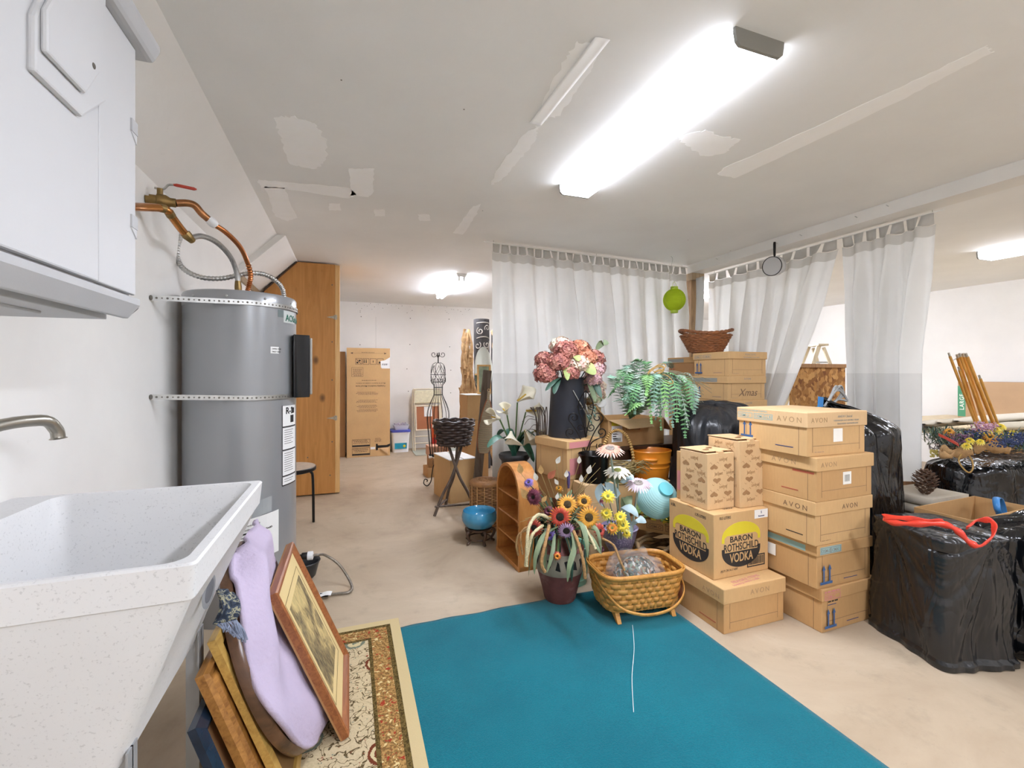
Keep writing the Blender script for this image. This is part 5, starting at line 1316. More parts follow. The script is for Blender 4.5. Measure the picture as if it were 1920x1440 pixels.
# strap leaves
for P, w_ in (([(1050,985,2.35),(1022,1000,2.25),(1005,1040,2.18),(1002,1078,2.17)],.026), ([(1070,985,2.3),(1078,1020,2.2),(1068,1060,2.14),(1064,1092,2.13)],.028), ([(1078,972,2.3),(1092,985,2.22),(1100,1015,2.16),(1102,1048,2.14)],.026), ([(1090,985,2.28),(1110,1010,2.2),(1128,1040,2.16)],.024), ([(1030,990,2.3),(1016,1010,2.24),(1010,1040,2.2)],.024), ([(1100,975,2.3),(1120,995,2.24),(1128,1035,2.2)],.02),([(1040,1000,2.3),(1035,1040,2.2),(1025,1075,2.17)],.02)):
    Q = catmull([L_(*p) for p in P], 6); MB().ribbon(Q, w_, (SA+.3,CA*-.2+.1,.2) if False else (CA,-SA,.1), .15).build('strap_leaf', M_leaf, t, smooth=70, recalc=False)
for i in range(34):
    a = rnd(0,2*PI); r = rnd(.06,.2); z = rnd(.36,.6); p = Vector((r*cos(a), r*sin(a), z)); leaf3(t, 'foliage_leaf', root+p*.2-Vector((0,0,.07)), root.lerp(p,.6)+Vector((0,0,.04)), p, rnd(.025,.045), random.choice((M_leaf, M_leafd, mat('rust_leaf','7d4a33',.6,var=.3,vscale=20))), fold=.15)
for i in range(46):                  # drooping dark foliage round the neck of the vase
    a = rnd(0, 2*PI); r = rnd(.13,.20); z1 = rnd(.12,.34); p0 = Vector((.05*cos(a),.05*sin(a),.37)); p1 = Vector((.13*cos(a),.13*sin(a),rnd(.36,.46))); p2 = Vector((r*cos(a+rnd(-.3,.3)), r*sin(a+rnd(-.3,.3)), z1))
    leaf3(t, 'drooping_leaf', p0, p1, p2, rnd(.018,.032), random.choice((M_leaf, M_leafd, M_leafd, mat('olive_leaf','54552f',.6,var=.3,vscale=20), mat('dry_brown_leaf','6a5138',.7,var=.3,vscale=20))), fold=.15)
# lunaria pods and dry stems
M_pod = mat('silver_pod','c9c4b8',.5,var=.25,vscale=40); M_podb = mat('russet_pod','a2593c',.5,var=.25,vscale=40); M_podo = mat('ochre_pod','b8925a',.6,var=.25,vscale=40)
for px, py, zc, s, m, lean in ((1047,862,2.4,.045,M_pod,.5),(1014,880,2.4,.05,M_podo,-.1),(1004,893,2.35,.045,M_pod,-.3),(1062,888,2.4,.04,M_pod,.1),(1086,862,2.4,.04,M_pod,.05),(1090,897,2.35,.04,M_pod,0),(1035,889,2.38,.06,M_podb,.9),(1043,903,2.38,.035,M_pod,-.6),(1105,880,2.42,.05,M_pod,.3),(975,878,2.5,.06,M_podo,-.2),(1021,935,2.3,.04,M_podo,.8),(1045,930,2.3,.035,M_pod,.2),(983,925,2.45,.07,M_podo,-.7)):
    p = L_(px, py, zc); d = Vector((lean*CA, -lean*SA, 1)).normalized()
    MB().tube(catmull([root, root.lerp(p,.5)+Vector((0,0,.02)), p-d*s*.5], 5), .0018, 5).build('dry_stem', M_straw, t, smooth=60)
    Q = [p-d*s*.5+d*s*k/6 for k in range(7)]; MB().ribbon(Q, [.1*s,.45*s,.6*s,.55*s,.4*s,.2*s,.02*s], (CA,-SA,-.3*lean), .06).build('seed_pod', m, t, smooth=70, recalc=False)
for i in range(26):
    a = rnd(-PI*1.1, .3); r = rnd(.12,.30); p = Vector((r*cos(a), r*sin(a), rnd(.3,.78))); MB().tube(catmull([root, root.lerp(p,.5)+Vector((0,0,.06)), p], 5), .0012, 4).build('wheat_stalk', M_straw, t, smooth=60)
p = L_(1066,905,2.42); MB().tube([p-Vector((0,0,.03)), p, p+Vector((0,0,.05)), p+Vector((0,0,.06))], [.006,.009,.009,.004], 8).build('cattail', mat('purple_cattail','4a3a66',.8,var=.2,vscale=90), t, smooth=60)
p = L_(1055,920,2.42); MB().tube([root, p], .0025, 5).build('dry_stem', M_straw, t)

# ------------------------------------------------------------------ splint basket
M_spl = mat_wood('honey_splint','b87c33','d9a152',(30,30,30),.45); 
t = thing('splint_basket', 'honey coloured splint basket with swing handle on small rockers', 'basket', (1.445, 2.055, .012), R(-6))
def sup(a, hx, hy, p=4.5):
    c, s = cos(a), sin(a); k = (abs(c/hx)**p+abs(s/hy)**p)**(-1/p); return k*c, k*s
bz0, bz1 = .05, .235
def spt(a, z, off):
    f = (z-bz0)/(bz1-bz0); x, y = sup(a, .205+.03*f, .125+.03*f); q = sqrt(x*x+y*y); return (x*(1+off/q), y*(1+off/q), z)
rows = 6; N = 132; nst = 22
for k in range(rows):
    za = bz0+.008+(bz1-bz0-.01)*k/rows; zb_ = bz0+.008+(bz1-bz0-.01)*(k+.93)/rows; vs = []; fs = []
    mb = MB()
    for i in range(N):
        a = 2*PI*i/N; o_ = .0035*sin(nst*a/1+PI*(k % 2)) 
        for z in (za, zb_): vs.append(spt(a, z, o_))
    fs = [(2*i, 2*((i+1) % N), 2*((i+1) % N)+1, 2*i+1) for i in range(N)]
    mb.add(vs, fs); mb.build('weaver_splint', M_spl, t, smooth=180, solid=.0022)
mb = MB()
for i in range(nst*2):
    a = 2*PI*(i+.5)/(nst*2); da = .045
    mb.add([spt(a-da, bz0, 0), spt(a+da, bz0, 0), spt(a+da, bz1, 0), spt(a-da, bz1, 0)], [(0,1,2,3)])
mb.build('upright_slats', M_spl, t, solid=.0016)
mb = MB(); P = [spt(2*PI*i/90, bz0+.002, -.002)[:2] for i in range(90)]; mb.prism(P, bz0, bz0+.006); mb.build('basket_floor', M_spl, t)
for o_ in (.006,-.006):
    mb = MB(); mb.add([spt(2*PI*i/120, z, o_) for i in range(120) for z in (bz1-.014, bz1+.008)], [(2*i,2*((i+1)%120),2*((i+1)%120)+1,2*i+1) for i in range(120)]); mb.build('rim_band', M_spl, t, smooth=180, solid=.004)
for s in (-1,1):
    mb = MB(); mb.prism([(-.135,0),(-.115,.0),(-.06,.028),(.06,.028),(.115,0),(.135,0),(.10,.052),(-.10,.052)], s*.155-.012, s*.155+.012, Matrix(((0,0,1,0),(1,0,0,0),(0,1,0,0),(0,0,0,1)))); mb.build('rocker', M_spl, t, bevel=.003)
P = catmull([(-.236,.0,.215),(-.225,-.07,.17),(-.17,-.155,.10),(-.08,-.19,.07),(.02,-.197,.065),(.12,-.19,.085),(.2,-.15,.13),(.23,-.07,.18),(.236,0,.215)], 6)
MB().ribbon(P, [.014]*len(P), (0,.0,1), 0).build('swing_handle', M_spl, t, solid=.005, smooth=60)
for s in (-1,1): MB().ball((s*.24,0,.215), .008, 8, 6).build('handle_rivet', M_brass, t, smooth=60)
# wrapped bundle
def film():
    m, n, l, b = nt('crinkled_film'); v = coords(n, l)
    b.inputs['Base Color'].default_value = (.85,.86,.88,1); b.inputs['Roughness'].default_value = .12; b.inputs['Alpha'].default_value = .22
    t_ = noise(n, l, v, 45, 4, .7, 1.5); bumpn(n, l, b, t_.outputs['Fac'], 1, .02); return m
t = thing('wrapped_bundle', 'greenery wrapped in clear crinkled film inside the splint basket', 'bundle', (1.465, 2.07, .075))
mb = MB(); 
def blob(mb, c, r, sc, amp, fr, nu=36, nv=22, seed=0):
    k = MB(); k.ball(c, r, nu, nv, sc)
    for v in k.v:
        d = (v-Vector(c)); q = d.normalized(); v += q*amp*mnoise.noise(q*fr+Vector((seed,seed*2,0)))
    mb.add(k.v, k.f)
blob(mb, (0,.01,.11), .15, (1.1,.72,.75), .05, 2.4, 40, 26); mb.build('clear_film', film(), t, smooth=180)
mb = MB()
for i in range(170):
    d = Vector((rnd(-1,1), rnd(-1,1), rnd(-.4,1))).normalized(); p = Vector((d.x*.125, .01+d.y*.08, .11+d.z*.085)); mb.mi = i % 3
    tn = d.cross(Vector((rnd(-1,1),rnd(-1,1),rnd(-1,1)))).normalized(); mb.ribbon([p-tn*.016, p, p+tn*.016], [.002,.016,.002], d.cross(tn), .1)
mb.build('foliage', [M_leafd, mat('sage_leaf','7f9276',.6,var=.2), mat('white_petal','dcdcd4',.6,var=.1)], t, recalc=False)
# mint pail
t = thing('mint_pail', 'mint green ribbed metal pail between the terracotta vase and splint basket', 'pail', (1.285, 2.47, .001))
mb = MB(); mb.lathe([(0,.002),(.085,.002),(.088,0),(.088,.012),(.09,.03),(.094,.034),(.091,.038),(.098,.13),(.102,.134),(.099,.138),(.106,.22),(.11,.226),(.106,.23),(.1,.225),(.085,.01)], 36); mb.build('pail', mat('mint_enamel','7fb3a0',.35,.2,var=.08), t, smooth=40)
# ------------------------------------------------------------------ lavender bowl of daisies
LX, LY = 1.575, 2.40
t = thing('lavender_planter', 'lavender footed planter of tall grey stemmed daisies and yellow blooms', 'flower arrangement', (LX, LY, 0))
m, n, l, b = nt('lavender_scales'); v = coords(n, l, (1,1,1)); vo = n.new('ShaderNodeTexVoronoi'); vo.inputs['Scale'].default_value = 95; l.new(v, vo.inputs['Vector'])
l.new(ramp(n, l, vo.outputs['Distance'], [(.1,'b3a9c2'),(.7,'7f7592')]), b.inputs['Base Color']); bumpn(n, l, b, vo.outputs['Distance'], .5, .004); b.inputs['Roughness'].default_value = .35
mb = MB(); mb.lathe([(0,0),(.075,0),(.08,.01),(.055,.03),(.05,.12),(.06,.17),(.085,.21),(.102,.27),(.112,.315),(.117,.32),(.11,.325),(.098,.30),(.07,.24),(0,.235)], 40); mb.build('bowl', m, t, smooth=50)
def L2(px, py, zc): return W(px, py, zc)-Vector((LX, LY, 0))
M_gst = mat('grey_green_stem','8d9a8a',.6,var=.1,vscale=20); rt = Vector((0,0,.25))
cd2 = lambda p: (Vector((0,0,EYE))-Vector((LX,LY,0))-p).normalized()
def fl2(px, py, zc, r, ms, up, name, n=20, lay=2, core=.3, bx=None, stem=True, sr=.006):
    p = L2(px, py, zc); nn = (cd2(p)*(1-up)+Vector((0,0,1))*up).normalized(); flower(t, name, p, nn, r, ms, n, lay, core, .004, .018)
    if stem: MB().tube(catmull([L2(*bx) if bx else rt, (L2(*bx) if bx else rt).lerp(p,.55), p-nn*.01],5), sr, 7).build('stem', M_gst, t, smooth=60)
fl2(1144,841,2.45,.075,[pm_('peach','d99680'),pm_('blush','dcb8a8'),mat('grey_disc','9a938c',.8,var=.3,vscale=70)],.72,'gerbera_head',26,2,.33,(1166,1010,2.55))
fl2(1158,882,2.5,.08,[pm_('white','d6d4ca',.06),pm_('cream','dcd9c8',.06),mat('green_disc','9aa05c',.8)],.78,'daisy_head',16,2,.25,(1160,1010,2.6))
fl2(1197,906,2.5,.078,[pm_('lilac','c3b0b9',.08),pm_('pale_lilac','d2c5cb',.06),mat('grey_disc','9a938c')],.72,'gerbera_head',28,2,.33,(1183,1010,2.5))
Ms_yel = [pm_('yellow','e3c93c'), pm_('lemon','ecdc6a'), mat('green_disc','9aa05c')]
for px, py, r, nm in ((1163,969,.038,0),(1168,985,.04,0),(1148,990,.035,1),(1140,930,.04,0),(1137,962,.035,0),(1175,1000,.025,0)): fl2(px,py,2.36,r,Ms_yel if not nm else [pm_('orange','e08a2a'),pm_('yellow','e3c93c'),mat('green_disc','9aa05c')],.25,'yellow_bloom',14,2,.2,None,True,.003)
fl2(1128,938,2.4,.014,[pm_('rose','b05a78'),pm_('rose2','c87a90'),mat('green_disc','9aa05c')],.5,'rose_bud',10,3,.2,None,True,.003)
M_sage = mat('dusty_blue_leaf','a6bcc2',.6,var=.1,vscale=14)
for P, w_, m in (([(1160,930,2.5),(1140,915,2.5),(1125,925,2.5),(1130,950,2.48)],.07,M_sage), ([(1170,955,2.5),(1175,930,2.5),(1180,955,2.42)],.06,M_leaf), ([(1183,1000,2.45),(1170,950,2.45),(1185,955,2.4),(1197,970,2.38)],.05,M_sage), ([(1183,985,2.45),(1195,972,2.42),(1212,980,2.4)],.05,M_sage), ([(1160,905,2.5),(1145,895,2.5),(1138,905,2.47)],.04,M_leaf), ([(1165,905,2.52),(1178,892,2.5),(1187,900,2.47)],.05,M_sage)):
    Q = catmull([L2(*p) for p in P], 5); MB().ribbon(Q, w_, (CA,-SA,.4), .15).build('leaf', m, t, smooth=70, recalc=False)
mb = MB()
for i in range(60):
    a = rnd(0,2*PI); r = rnd(.02,.1); p = Vector((r*cos(a), r*sin(a), rnd(.27,.33))); q = p+Vector((rnd(-.03,.03),rnd(-.03,.03),rnd(.0,.04))); mb.ribbon([p,p.lerp(q,.5),q],[.004,.014,.002],(rnd(-1,1),rnd(-1,1),.2),.1)
mb.build('foliage', M_leafd, t, recalc=False)
# ================================================================== upper heap: bucket of hydrangeas, fern carton, pots
def stack_carton(label, x, y, z, w, d, h, rot, m=None, pr=()):
    t = thing('stacked_carton', label, 'box', (x,y,z), R(rot)); MB().box(0,w,0,d,0,h).build('carton', m or M_cart, t, bevel=.003)
    for ink, fn in pr:
        mb = MB(); fn(mb); mb.build('printed_lettering', INK[ink], t)
    return t
stack_carton('carton under the hydrangea bucket carton, behind the dried flower vase', 1.362, 2.68, 0, .31, .32, .56, 16, M_cart)
t = record_box('lidded carton with pink print carrying the dark hydrangea bucket', 1.352, 2.668, .5605, .33, .34, .26, 16, M_cart2, M_cart2, lh=.055,
   prints=[('pink', lambda mb: (mb.flat([(0,0),(.2,0),(.2,.11),(0,.11)], FY(.03,.03)@Matrix.Translation((0,0,-.0072))),))], lidpr=[('pink', lambda mb: mb.flat([(0,0),(.2,0),(.2,.04),(0,.04)], FY(.02,.21)))])
BX, BY, BZ = 1.475, 2.905, .822
t = thing('flower_bucket', 'tall dark navy metal bucket of dusty pink hydrangeas', 'flower arrangement', (BX, BY, BZ))
M_navy = mat('navy_metal','33363f',.45,.35,var=.15,vscale=5)
mb = MB(); mb.lathe([(0,.0),(.138,0),(.139,.004),(.115,.41),(.117,.418),(.112,.42),(.109,.41),(.125,.1),(0,.1)], 48); mb.build('bucket', M_navy, t, smooth=40)
MB().tube(catmull([(-.02,-.125,.33),(.03,-.138,.24),(.085,-.13,.16),(.115,-.10,.155),(.13,-.05,.19),(.125,.0,.30)],5), .0035, 6).build('wire_handle', M_steel, t, smooth=60)
mb = MB(); mb.tube([(.092,-.135,.158),(.118,-.10,.158)], .011, 8); mb.build('handle_grip', M_darkwood, t, smooth=50)
def hydrangea(parent, c, r, mats, nflo=125, flat_=.85):
    c = Vector(c); mb = MB()
    for i in range(nflo):
        z = 1-2*(i+.5)/nflo; a = i*2.39996; q = sqrt(max(0,1-z*z)); d = Vector((q*cos(a), q*sin(a), z*flat_))
        if d.z < -.55: continue
        p = c+d*r*rnd(.9,1.06); mb.mi = random.choice((0,0,1,2) if len(mats) > 2 else (0,))
        n_ = (d+Vector((rnd(-.35,.35),rnd(-.35,.35),rnd(-.2,.4)))).normalized(); a1 = n_.cross(Vector((rnd(-1,1),rnd(-1,1),.3))).normalized(); b1 = n_.cross(a1); s = r*rnd(.20,.28)
        for k in range(4):
            an = PI/2*k; u = a1*cos(an)+b1*sin(an); v = n_.cross(u); e = s*.42
            mb.add([p, p+u*s*.5-v*e+n_*s*.15, p+u*s+n_*s*.05, p+u*s*.5+v*e+n_*s*.15], [(0,1,2,3)])
    core = MB().ball(c, r*.82, 12, 8, (1,1,flat_)); o = mb.build('hydrangea_head', mats, parent, recalc=False)
    core.build('head_core', mats[0], o, smooth=180)
H1 = [pm_('dusty_rose','a8695c'), pm_('faded_rose','bd8474'), pm_('dried_rose','8a4f48')]
H2 = [pm_('terracotta_pink','b97557'), pm_('peach_dry','cf9a7a'), pm_('rust_dry','a05c44')]
H3 = [pm_('cream_pink','d9bfa8'), pm_('ivory','e6dcc2'), pm_('pale_pink','cfa498')]
H4 = [pm_('blush_mauve','bb9597'), pm_('pale_pink','cfa498'), pm_('greyed_rose','a27a7c')]
for x, y, z, r, hm in ((-.19,-.05,.44,.085,H1),(-.12,-.10,.52,.08,H1),(-.06,-.09,.60,.085,H1),(-.04,.02,.64,.08,H3),(.06,-.06,.61,.085,H2),(.10,-.09,.55,.08,H2),(.02,-.13,.51,.075,H3),(-.04,-.14,.45,.06,H1),(.19,-.05,.55,.075,H1),(.16,-.10,.47,.07,H4),(.23,-.02,.49,.065,H4),(.14,-.13,.40,.055,H4),(-.15,.06,.54,.075,H1),(.12,.06,.62,.08,H2)):
    hydrangea(t, (x,y,z), r, hm)
    MB().tube([(x*.3,y*.3,.35),(x*.8,y*.8,z-r*.5)], .004, 5).build('stem', M_leafd, t, smooth=60)
for a0, a1, w_, m in (((-.08,-.1,.42),(-.25,-.17,.33),.045,M_leafd),((-.09,-.05,.42),(-.20,-.20,.31),.05,M_leafd),((.03,-.12,.5),(.10,-.22,.44),.085,mat('lime_leaf','98a55e',.6,var=.25,vscale=16)),((-.08,-.13,.5),(-.10,-.2,.40),.05,mat('lime_leaf','98a55e')),((.12,-.1,.42),(.16,-.2,.28),.05,M_leafd),((.2,-.06,.62),(.28,-.1,.66),.05,M_leaf),((-.02,-.14,.55),(-.02,-.21,.53),.05,mat('lime_leaf','98a55e')),((.1,-.12,.4),(.13,-.17,.25),.045,M_leaf)):
    b_ = Vector(a0).lerp(Vector(a1),.5)+Vector((0,0,.03)); leaf3(t, 'leaf', a0, b_, a1, w_, m, (CA,-SA,.3), .12)

# wall pot with scroll back on its own carton
stack_carton('pale carton under the black scroll backed pot', 1.40, 2.522, 0, .245, .15, .562, 2, M_cart3)
PX, PY, PZ = 1.515, 2.60, .5635
t = thing('scroll_back_pot', 'black metal pot with a scrolled wire back', 'planter', (PX, PY, PZ))
mb = MB(); mb.lathe([(0,.0),(.085,0),(.088,.01),(.102,.17),(.107,.178),(.102,.182),(.097,.17),(.08,.02),(0,.02)], 36); mb.build('pot', mat('gloss_black_metal','1b1816',.25,.5,var=.1), t, smooth=40)
mb = MB(); ux, uz = Vector((CA,-SA,0)), Vector((0,0,1)); b0 = Vector((0,.11,.17))
for s in (-1,1):
    A = lambda x, z: b0+ux*(s*x)+uz*z
    mb.tube(catmull([A(.02,-.1), A(.03,.05), A(.10,.10)],5)+spiral(A(.105,.135), .036, .008, -PI/2 if s > 0 else -PI/2, 1.2*1, ux*s, uz, 20), .0042, 6)
    mb.tube(catmull([A(.0,.0), A(.05,.12), A(.10,.20)],4)+spiral(A(.08,.235), .04, .008, -.8, 1.3, ux*s, uz, 20), .0042, 6)
    mb.tube(catmull([A(.0,.1), A(.02,.2), A(.045,.27), A(.05,.33), A(.03,.38), A(0,.42)],5), .0042, 6)
    mb.tube(spiral(A(.035,.17), .03, .006, PI, 1.3, ux*s, uz, 20), .0036, 6); mb.tube(spiral(A(.04,.31), .024, .005, PI, 1.3, ux*s, uz, 18), .0036, 6)
    mb.tube(spiral(A(.1,.04), .03, .006, PI*.8, 1.4, ux*s, uz, 20), .0036, 6)
mb.build('scroll_back', M_black, t, smooth=60)
mb = MB(); mb.box(-.004,.004,-.002,.002,.38,.47, Matrix.Translation(b0-Vector((0,0,.05)))); 
for i in range(7): p = b0+ux*rnd(.0,.06)+uz*rnd(.22,.32); mb.mi = 1; mb.ribbon([p,p+Vector((.01,-.012,-.015)),p+Vector((.016,-.014,-.034))],[.004,.013,.002],ux,.1)
mb.build('trailing_leaves', [M_black, M_leafd], t, recalc=False)
# folding wire rack / twig bundle at the left of the bucket
t = thing('twig_bundle', 'bundle of thin dark twigs standing behind the hydrangea carton', 'twigs', (1.335, 3.08, 0))
for i in range(12):
    x, y = rnd(-.04,.05), rnd(-.03,.03); MB().tube(catmull([(x,y,.0),(x+rnd(-.01,.01),y,.5),(x+rnd(-.02,.02),y,.9),(x*1.3+rnd(-.05,.03),y,1.02)],4), .0035, 5).build('twig', M_branch, t, smooth=60)
for i in range(5):
    p = Vector((rnd(-.05,.02),rnd(-.04,.0),rnd(.75,1.0))); MB().tube(catmull([p, p+Vector((-.06,-.01,.01)), p+Vector((-.10,-.02,-.03))],4), .002, 4).build('side_twig', M_branch, t, smooth=60)

# ------------------------------------------------------------------ dark table with the fern carton
t = thing('low_table', 'dark wooden table under the open fern carton', 'table', (1.74, 2.87, 0))
MB().box(0,1.0,0,.42,.695,.722).build('table_top', M_darkwood, t, bevel=.004)
for x in (.05,.95):
    for y in (.04,.38): MB().box(x-.022,x+.022,y-.022,y+.022,0,.695).build('leg', M_darkwood, t)
for y in (.03,.39): MB().box(.05,.95,y-.01,y+.01,.62,.695).build('apron_rail', M_darkwood, t)
for a in ((.0,.0),): pass
FXO, FYO, FZO = 1.80, 2.885, .7235
t = thing('fern_carton', 'open cardboard carton with flaps folded out holding the fern', 'box', (FXO, FYO, FZO), R(3))
w_, d_, h_ = .52, .36, .20
mb = MB(); mb.box(0,w_,0,.006,0,h_); mb.box(0,w_,d_-.006,d_,0,h_); mb.box(0,.006,.006,d_-.006,0,h_); mb.box(w_-.006,w_,.006,d_-.006,0,h_); mb.box(.006,w_-.006,.006,d_-.006,0,.006); mb.build('carton_walls', M_cart, t, bevel=.001)
mb = MB(); mb.add([(0,0,h_),(w_*.72,0,h_),(w_*.66,-.10,h_-.052),(.10,-.12,h_-.055)], [(0,1,2,3)]); mb.build('front_flap', M_cart3, t, solid=.004)
mb = MB(); mb.add([(0,0,h_),(0,d_,h_),(-.20,d_-.02,h_+.20),(-.15,.02,h_+.16)], [(0,1,2,3)]); mb.build('side_flap', M_cart2, t, solid=.004)
mb = MB(); mb.add([(w_,0,h_),(w_,d_,h_),(w_+.08,d_,h_-.1),(w_+.08,0,h_-.1)], [(0,1,2,3)]); mb.build('side_flap', M_cart2, t, solid=.004)
mb = MB(); mb.flat([(0,0),(.095,0),(.095,.12),(0,.12)], FY(.03,.035)); mb.mi = 1; mb.flat([(0,.122),(.095,.122),(.095,.152),(0,.152)], FY(.03,.035)); mb.mi = 2
for k in range(5): mb.flat([(0,0),(rnd(.03,.07),0),(.03,.008),(0,.008)], FY(.04,.125-k*.017)@Matrix.Translation((0,0,.0007)))
for k in range(14): mb.flat([(0,0),(.0022,0),(.0022,.025),(0,.025)], FY(.045+k*.005,.04)@Matrix.Translation((0,0,.0007)))
moulded(mb,.13,.05,[(0,0),(0,.0006),(.003,.0006),(.003,0)],FY(.16,.12)); mb.build('shipping_label', [M_paper, INK['yellow'], INK['black']], t)
# fern
t = thing('artificial_fern', 'big artificial fern spilling its fronds over the open carton', 'fern', (2.08, 3.02, .74))
mb = MB(); mb.lathe([(.0,0),(.07,0),(.085,.16),(.08,.165),(0,.15)], 20); mb.build('nursery_pot', mat('black_plastic','26282a'), t, smooth=40)
Mf = [mat('fern_blue_green','7fa38d',.6,var=.2,vscale=14), mat('fern_green','6a9c68',.6,var=.2,vscale=14), mat('fern_fresh','86b86c',.6,var=.2,vscale=14), mat('fern_grey','a2b5a4',.6,var=.2,vscale=14)]
def frond(root, mid, tip, wid, m, npin=24):
    Q = catmull([root, mid, tip], 12); mb = MB(); mb.tube(Q, .002, 4, caps=False); N = len(Q)
    for k in range(npin):
        f = .1+.9*k/(npin-1); i = min(N-2, int(f*(N-1))); u = f*(N-1)-i; p = Q[i].lerp(Q[i+1], u); tg = (Q[i+1]-Q[i]).normalized()
        sd = tg.cross(Vector((0,0,1))); sd = sd.normalized() if sd.length > 1e-4 else Vector((1,0,0)); up = sd.cross(tg)
        L = wid*(.35+.65*sin(PI*min(1, .18+.82*f)))*(1 if f < .9 else .6)
        for s in (-1,1):
            e = p+sd*s*L+tg*L*.35-up*L*.12*1; c_ = p.lerp(e,.5)+up*L*.06; mb.ribbon([p, c_, e], [.006, .0125, .002], tg, .05)
    mb.build('frond', m, t, recalc=False)
rt_ = Vector((0,0,.17))
def L3(px, py, zc): return W(px, py, zc)-Vector((2.08, 3.02, .74))
for tipx, tipy, zc, mx, my, mz, m in ((1285,820,3.05,1270,735,3.15,1),(1262,800,3.0,1245,725,3.1,0),(1302,775,3.1,1285,715,3.2,0),(1222,793,3.0,1212,722,3.08,2),(1240,805,2.98,1228,722,3.05,1),(1190,775,3.02,1195,712,3.1,0),(1170,745,3.1,1180,700,3.15,1),(1150,735,3.15,1170,695,3.2,1),(1160,715,3.2,1180,688,3.25,0),(1175,690,3.3,1195,685,3.3,3),(1185,680,3.4,1200,683,3.35,1),(1205,680,3.45,1212,690,3.4,1),(1290,800,3.02,1262,718,3.12,3),(1275,760,3.0,1252,705,3.1,0),(1205,760,2.98,1205,710,3.08,3),(1310,745,3.2,1280,700,3.25,3),(1250,780,2.96,1236,710,3.05,2),(1260,690,3.5,1240,685,3.4,0),(1180,770,2.98,1192,720,3.06,1),(1225,770,2.95,1222,705,3.04,0),(1140,745,3.1,1165,720,3.12,1),(1270,790,2.97,1256,712,3.06,1),(1212,740,2.95,1212,705,3.03,2),(1172,778,2.93,1200,755,2.98,2),(1298,765,3.02,1275,705,3.12,1)):
    frond(rt_, L3(mx, my, mz), L3(tipx, tipy, zc), rnd(.045,.058), Mf[m])
    if zc < 3.12: frond(rt_, L3(mx+rnd(-22,14), my+rnd(-12,8), mz), L3(tipx+rnd(-26,16), tipy-rnd(8,45), zc+rnd(.0,.1)), rnd(.045,.055), Mf[random.choice((0,0,1,3))])
# dried twine posy on top
t = thing('dried_posy', 'dried posy tied in golden twine lying on the fern', 'posy', (0,0,0))
mb = MB()
for k in range(7):
    c = W(1232+rnd(-6,6), 694+rnd(-5,5), 3.12); r = rnd(.02,.045); ax = Vector((CA,-SA,0)); 
    mb.tube([c+ax*r*1.3*cos(2*PI*i/20)+Vector((.3*r*sin(2*PI*i/20),0,r*.8*sin(2*PI*i/20+.4))) for i in range(20)], .003, 5, closed=True)
mb.tube(catmull([W(1235,700,3.08),W(1252,705,3.03),W(1262,716,3.0),W(1257,719,3.0),W(1240,708,3.05)],6), .003, 5)
mb.build('twine_loop', mat('golden_twine','a9874c',.8,var=.2,vscale=40), t, smooth=60)
for i in range(28):
    p = W(1240+rnd(-10,20), 698+rnd(-4,10), 3.14); q = W(1295+rnd(-25,40), 735+rnd(-25,20), 3.2); MB().tube(catmull([p, p.lerp(q,.5)+Vector((0,0,.03)), q],4), .0016, 4).build('dry_stem', mat('grey_dry_stem','8f8a72',.8,var=.3,vscale=30), t, smooth=60)
# white pot with oval tag and pale flowers
t = thing('tagged_pot', 'cream pot with a blank oval tag and pale flowers inside the fern carton flap', 'potted plant', (1.72, 2.99, .724))
mb = MB(); mb.lathe([(0,.0),(.055,0),(.072,.30),(.076,.305),(.07,.31),(.06,.29),(0,.28)], 30); mb.build('pot', mat('cream_crackle','d8ccab',.5,var=.12,vscale=12), t, smooth=40)
mb = MB(); mb.ball((.035,-.085,.325), .042, 20, 8, (1,.08,.75)); mb.build('oval_tag', M_paper, t, smooth=60); MB().tube([(.035,-.083,.32),(.02,-.078,.24)], .003, 5).build('tag_stick', M_straw, t)
for x, y, z, r, hm in ((-.05,-.02,.44,.06,H4),(.02,-.06,.40,.055,H3),(.06,-.02,.45,.05,H3),(-.02,-.08,.36,.05,[pm_('ivory','e6dcc2'),pm_('green_white','c3cca0'),pm_('sage','9fae84')]),(.08,.02,.38,.05,[pm_('ivory','e6dcc2'),pm_('green_white','c3cca0'),pm_('sage','9fae84')]),(.0,.03,.50,.055,H4)):
    hydrangea(t, (x,y,z), r, hm, 80)
# maroon pot
t = thing('maroon_pot', 'ribbed maroon pot of dried grey stems on the end of the dark table', 'potted plant', (2.62, 3.02, .7225))
N = 48; mb = MB(); vs = []; fs = []
for j, (r, z) in enumerate(((.06,0),(.068,.02),(.095,.34),(.1,.345),(.094,.35),(.085,.33))):
    for i in range(N): a = 2*PI*i/N; rr_ = r*(1+.035*cos(a*16)); vs.append((rr_*cos(a), rr_*sin(a), z))
for j in range(5):
    for i in range(N): k = (i+1)%N; fs.append((j*N+i,j*N+k,(j+1)*N+k,(j+1)*N+i))
fs.append(tuple(range(N-1,-1,-1))); mb.add(vs, fs); mb.build('pot', mat('maroon_glaze','5a1f33',.4,var=.15), t, smooth=60)
MB().lathe([(0,.315),(.088,.325)], 20).build('soil', mat('dark_moss','23241d'), t)
mb = MB()
for i in range(110):
    a = rnd(0,2*PI); r = rnd(.0,.09); p = Vector((r*cos(a), r*sin(a), .33)); q = p+Vector((rnd(-.08,.05), rnd(-.06,.06), rnd(.02,.09))); mb.tube([p,q], .0018, 4)
mb.build('dried_foliage', mat('dry_grey_foliage','9a917b',.9,var=.3,vscale=40), t)
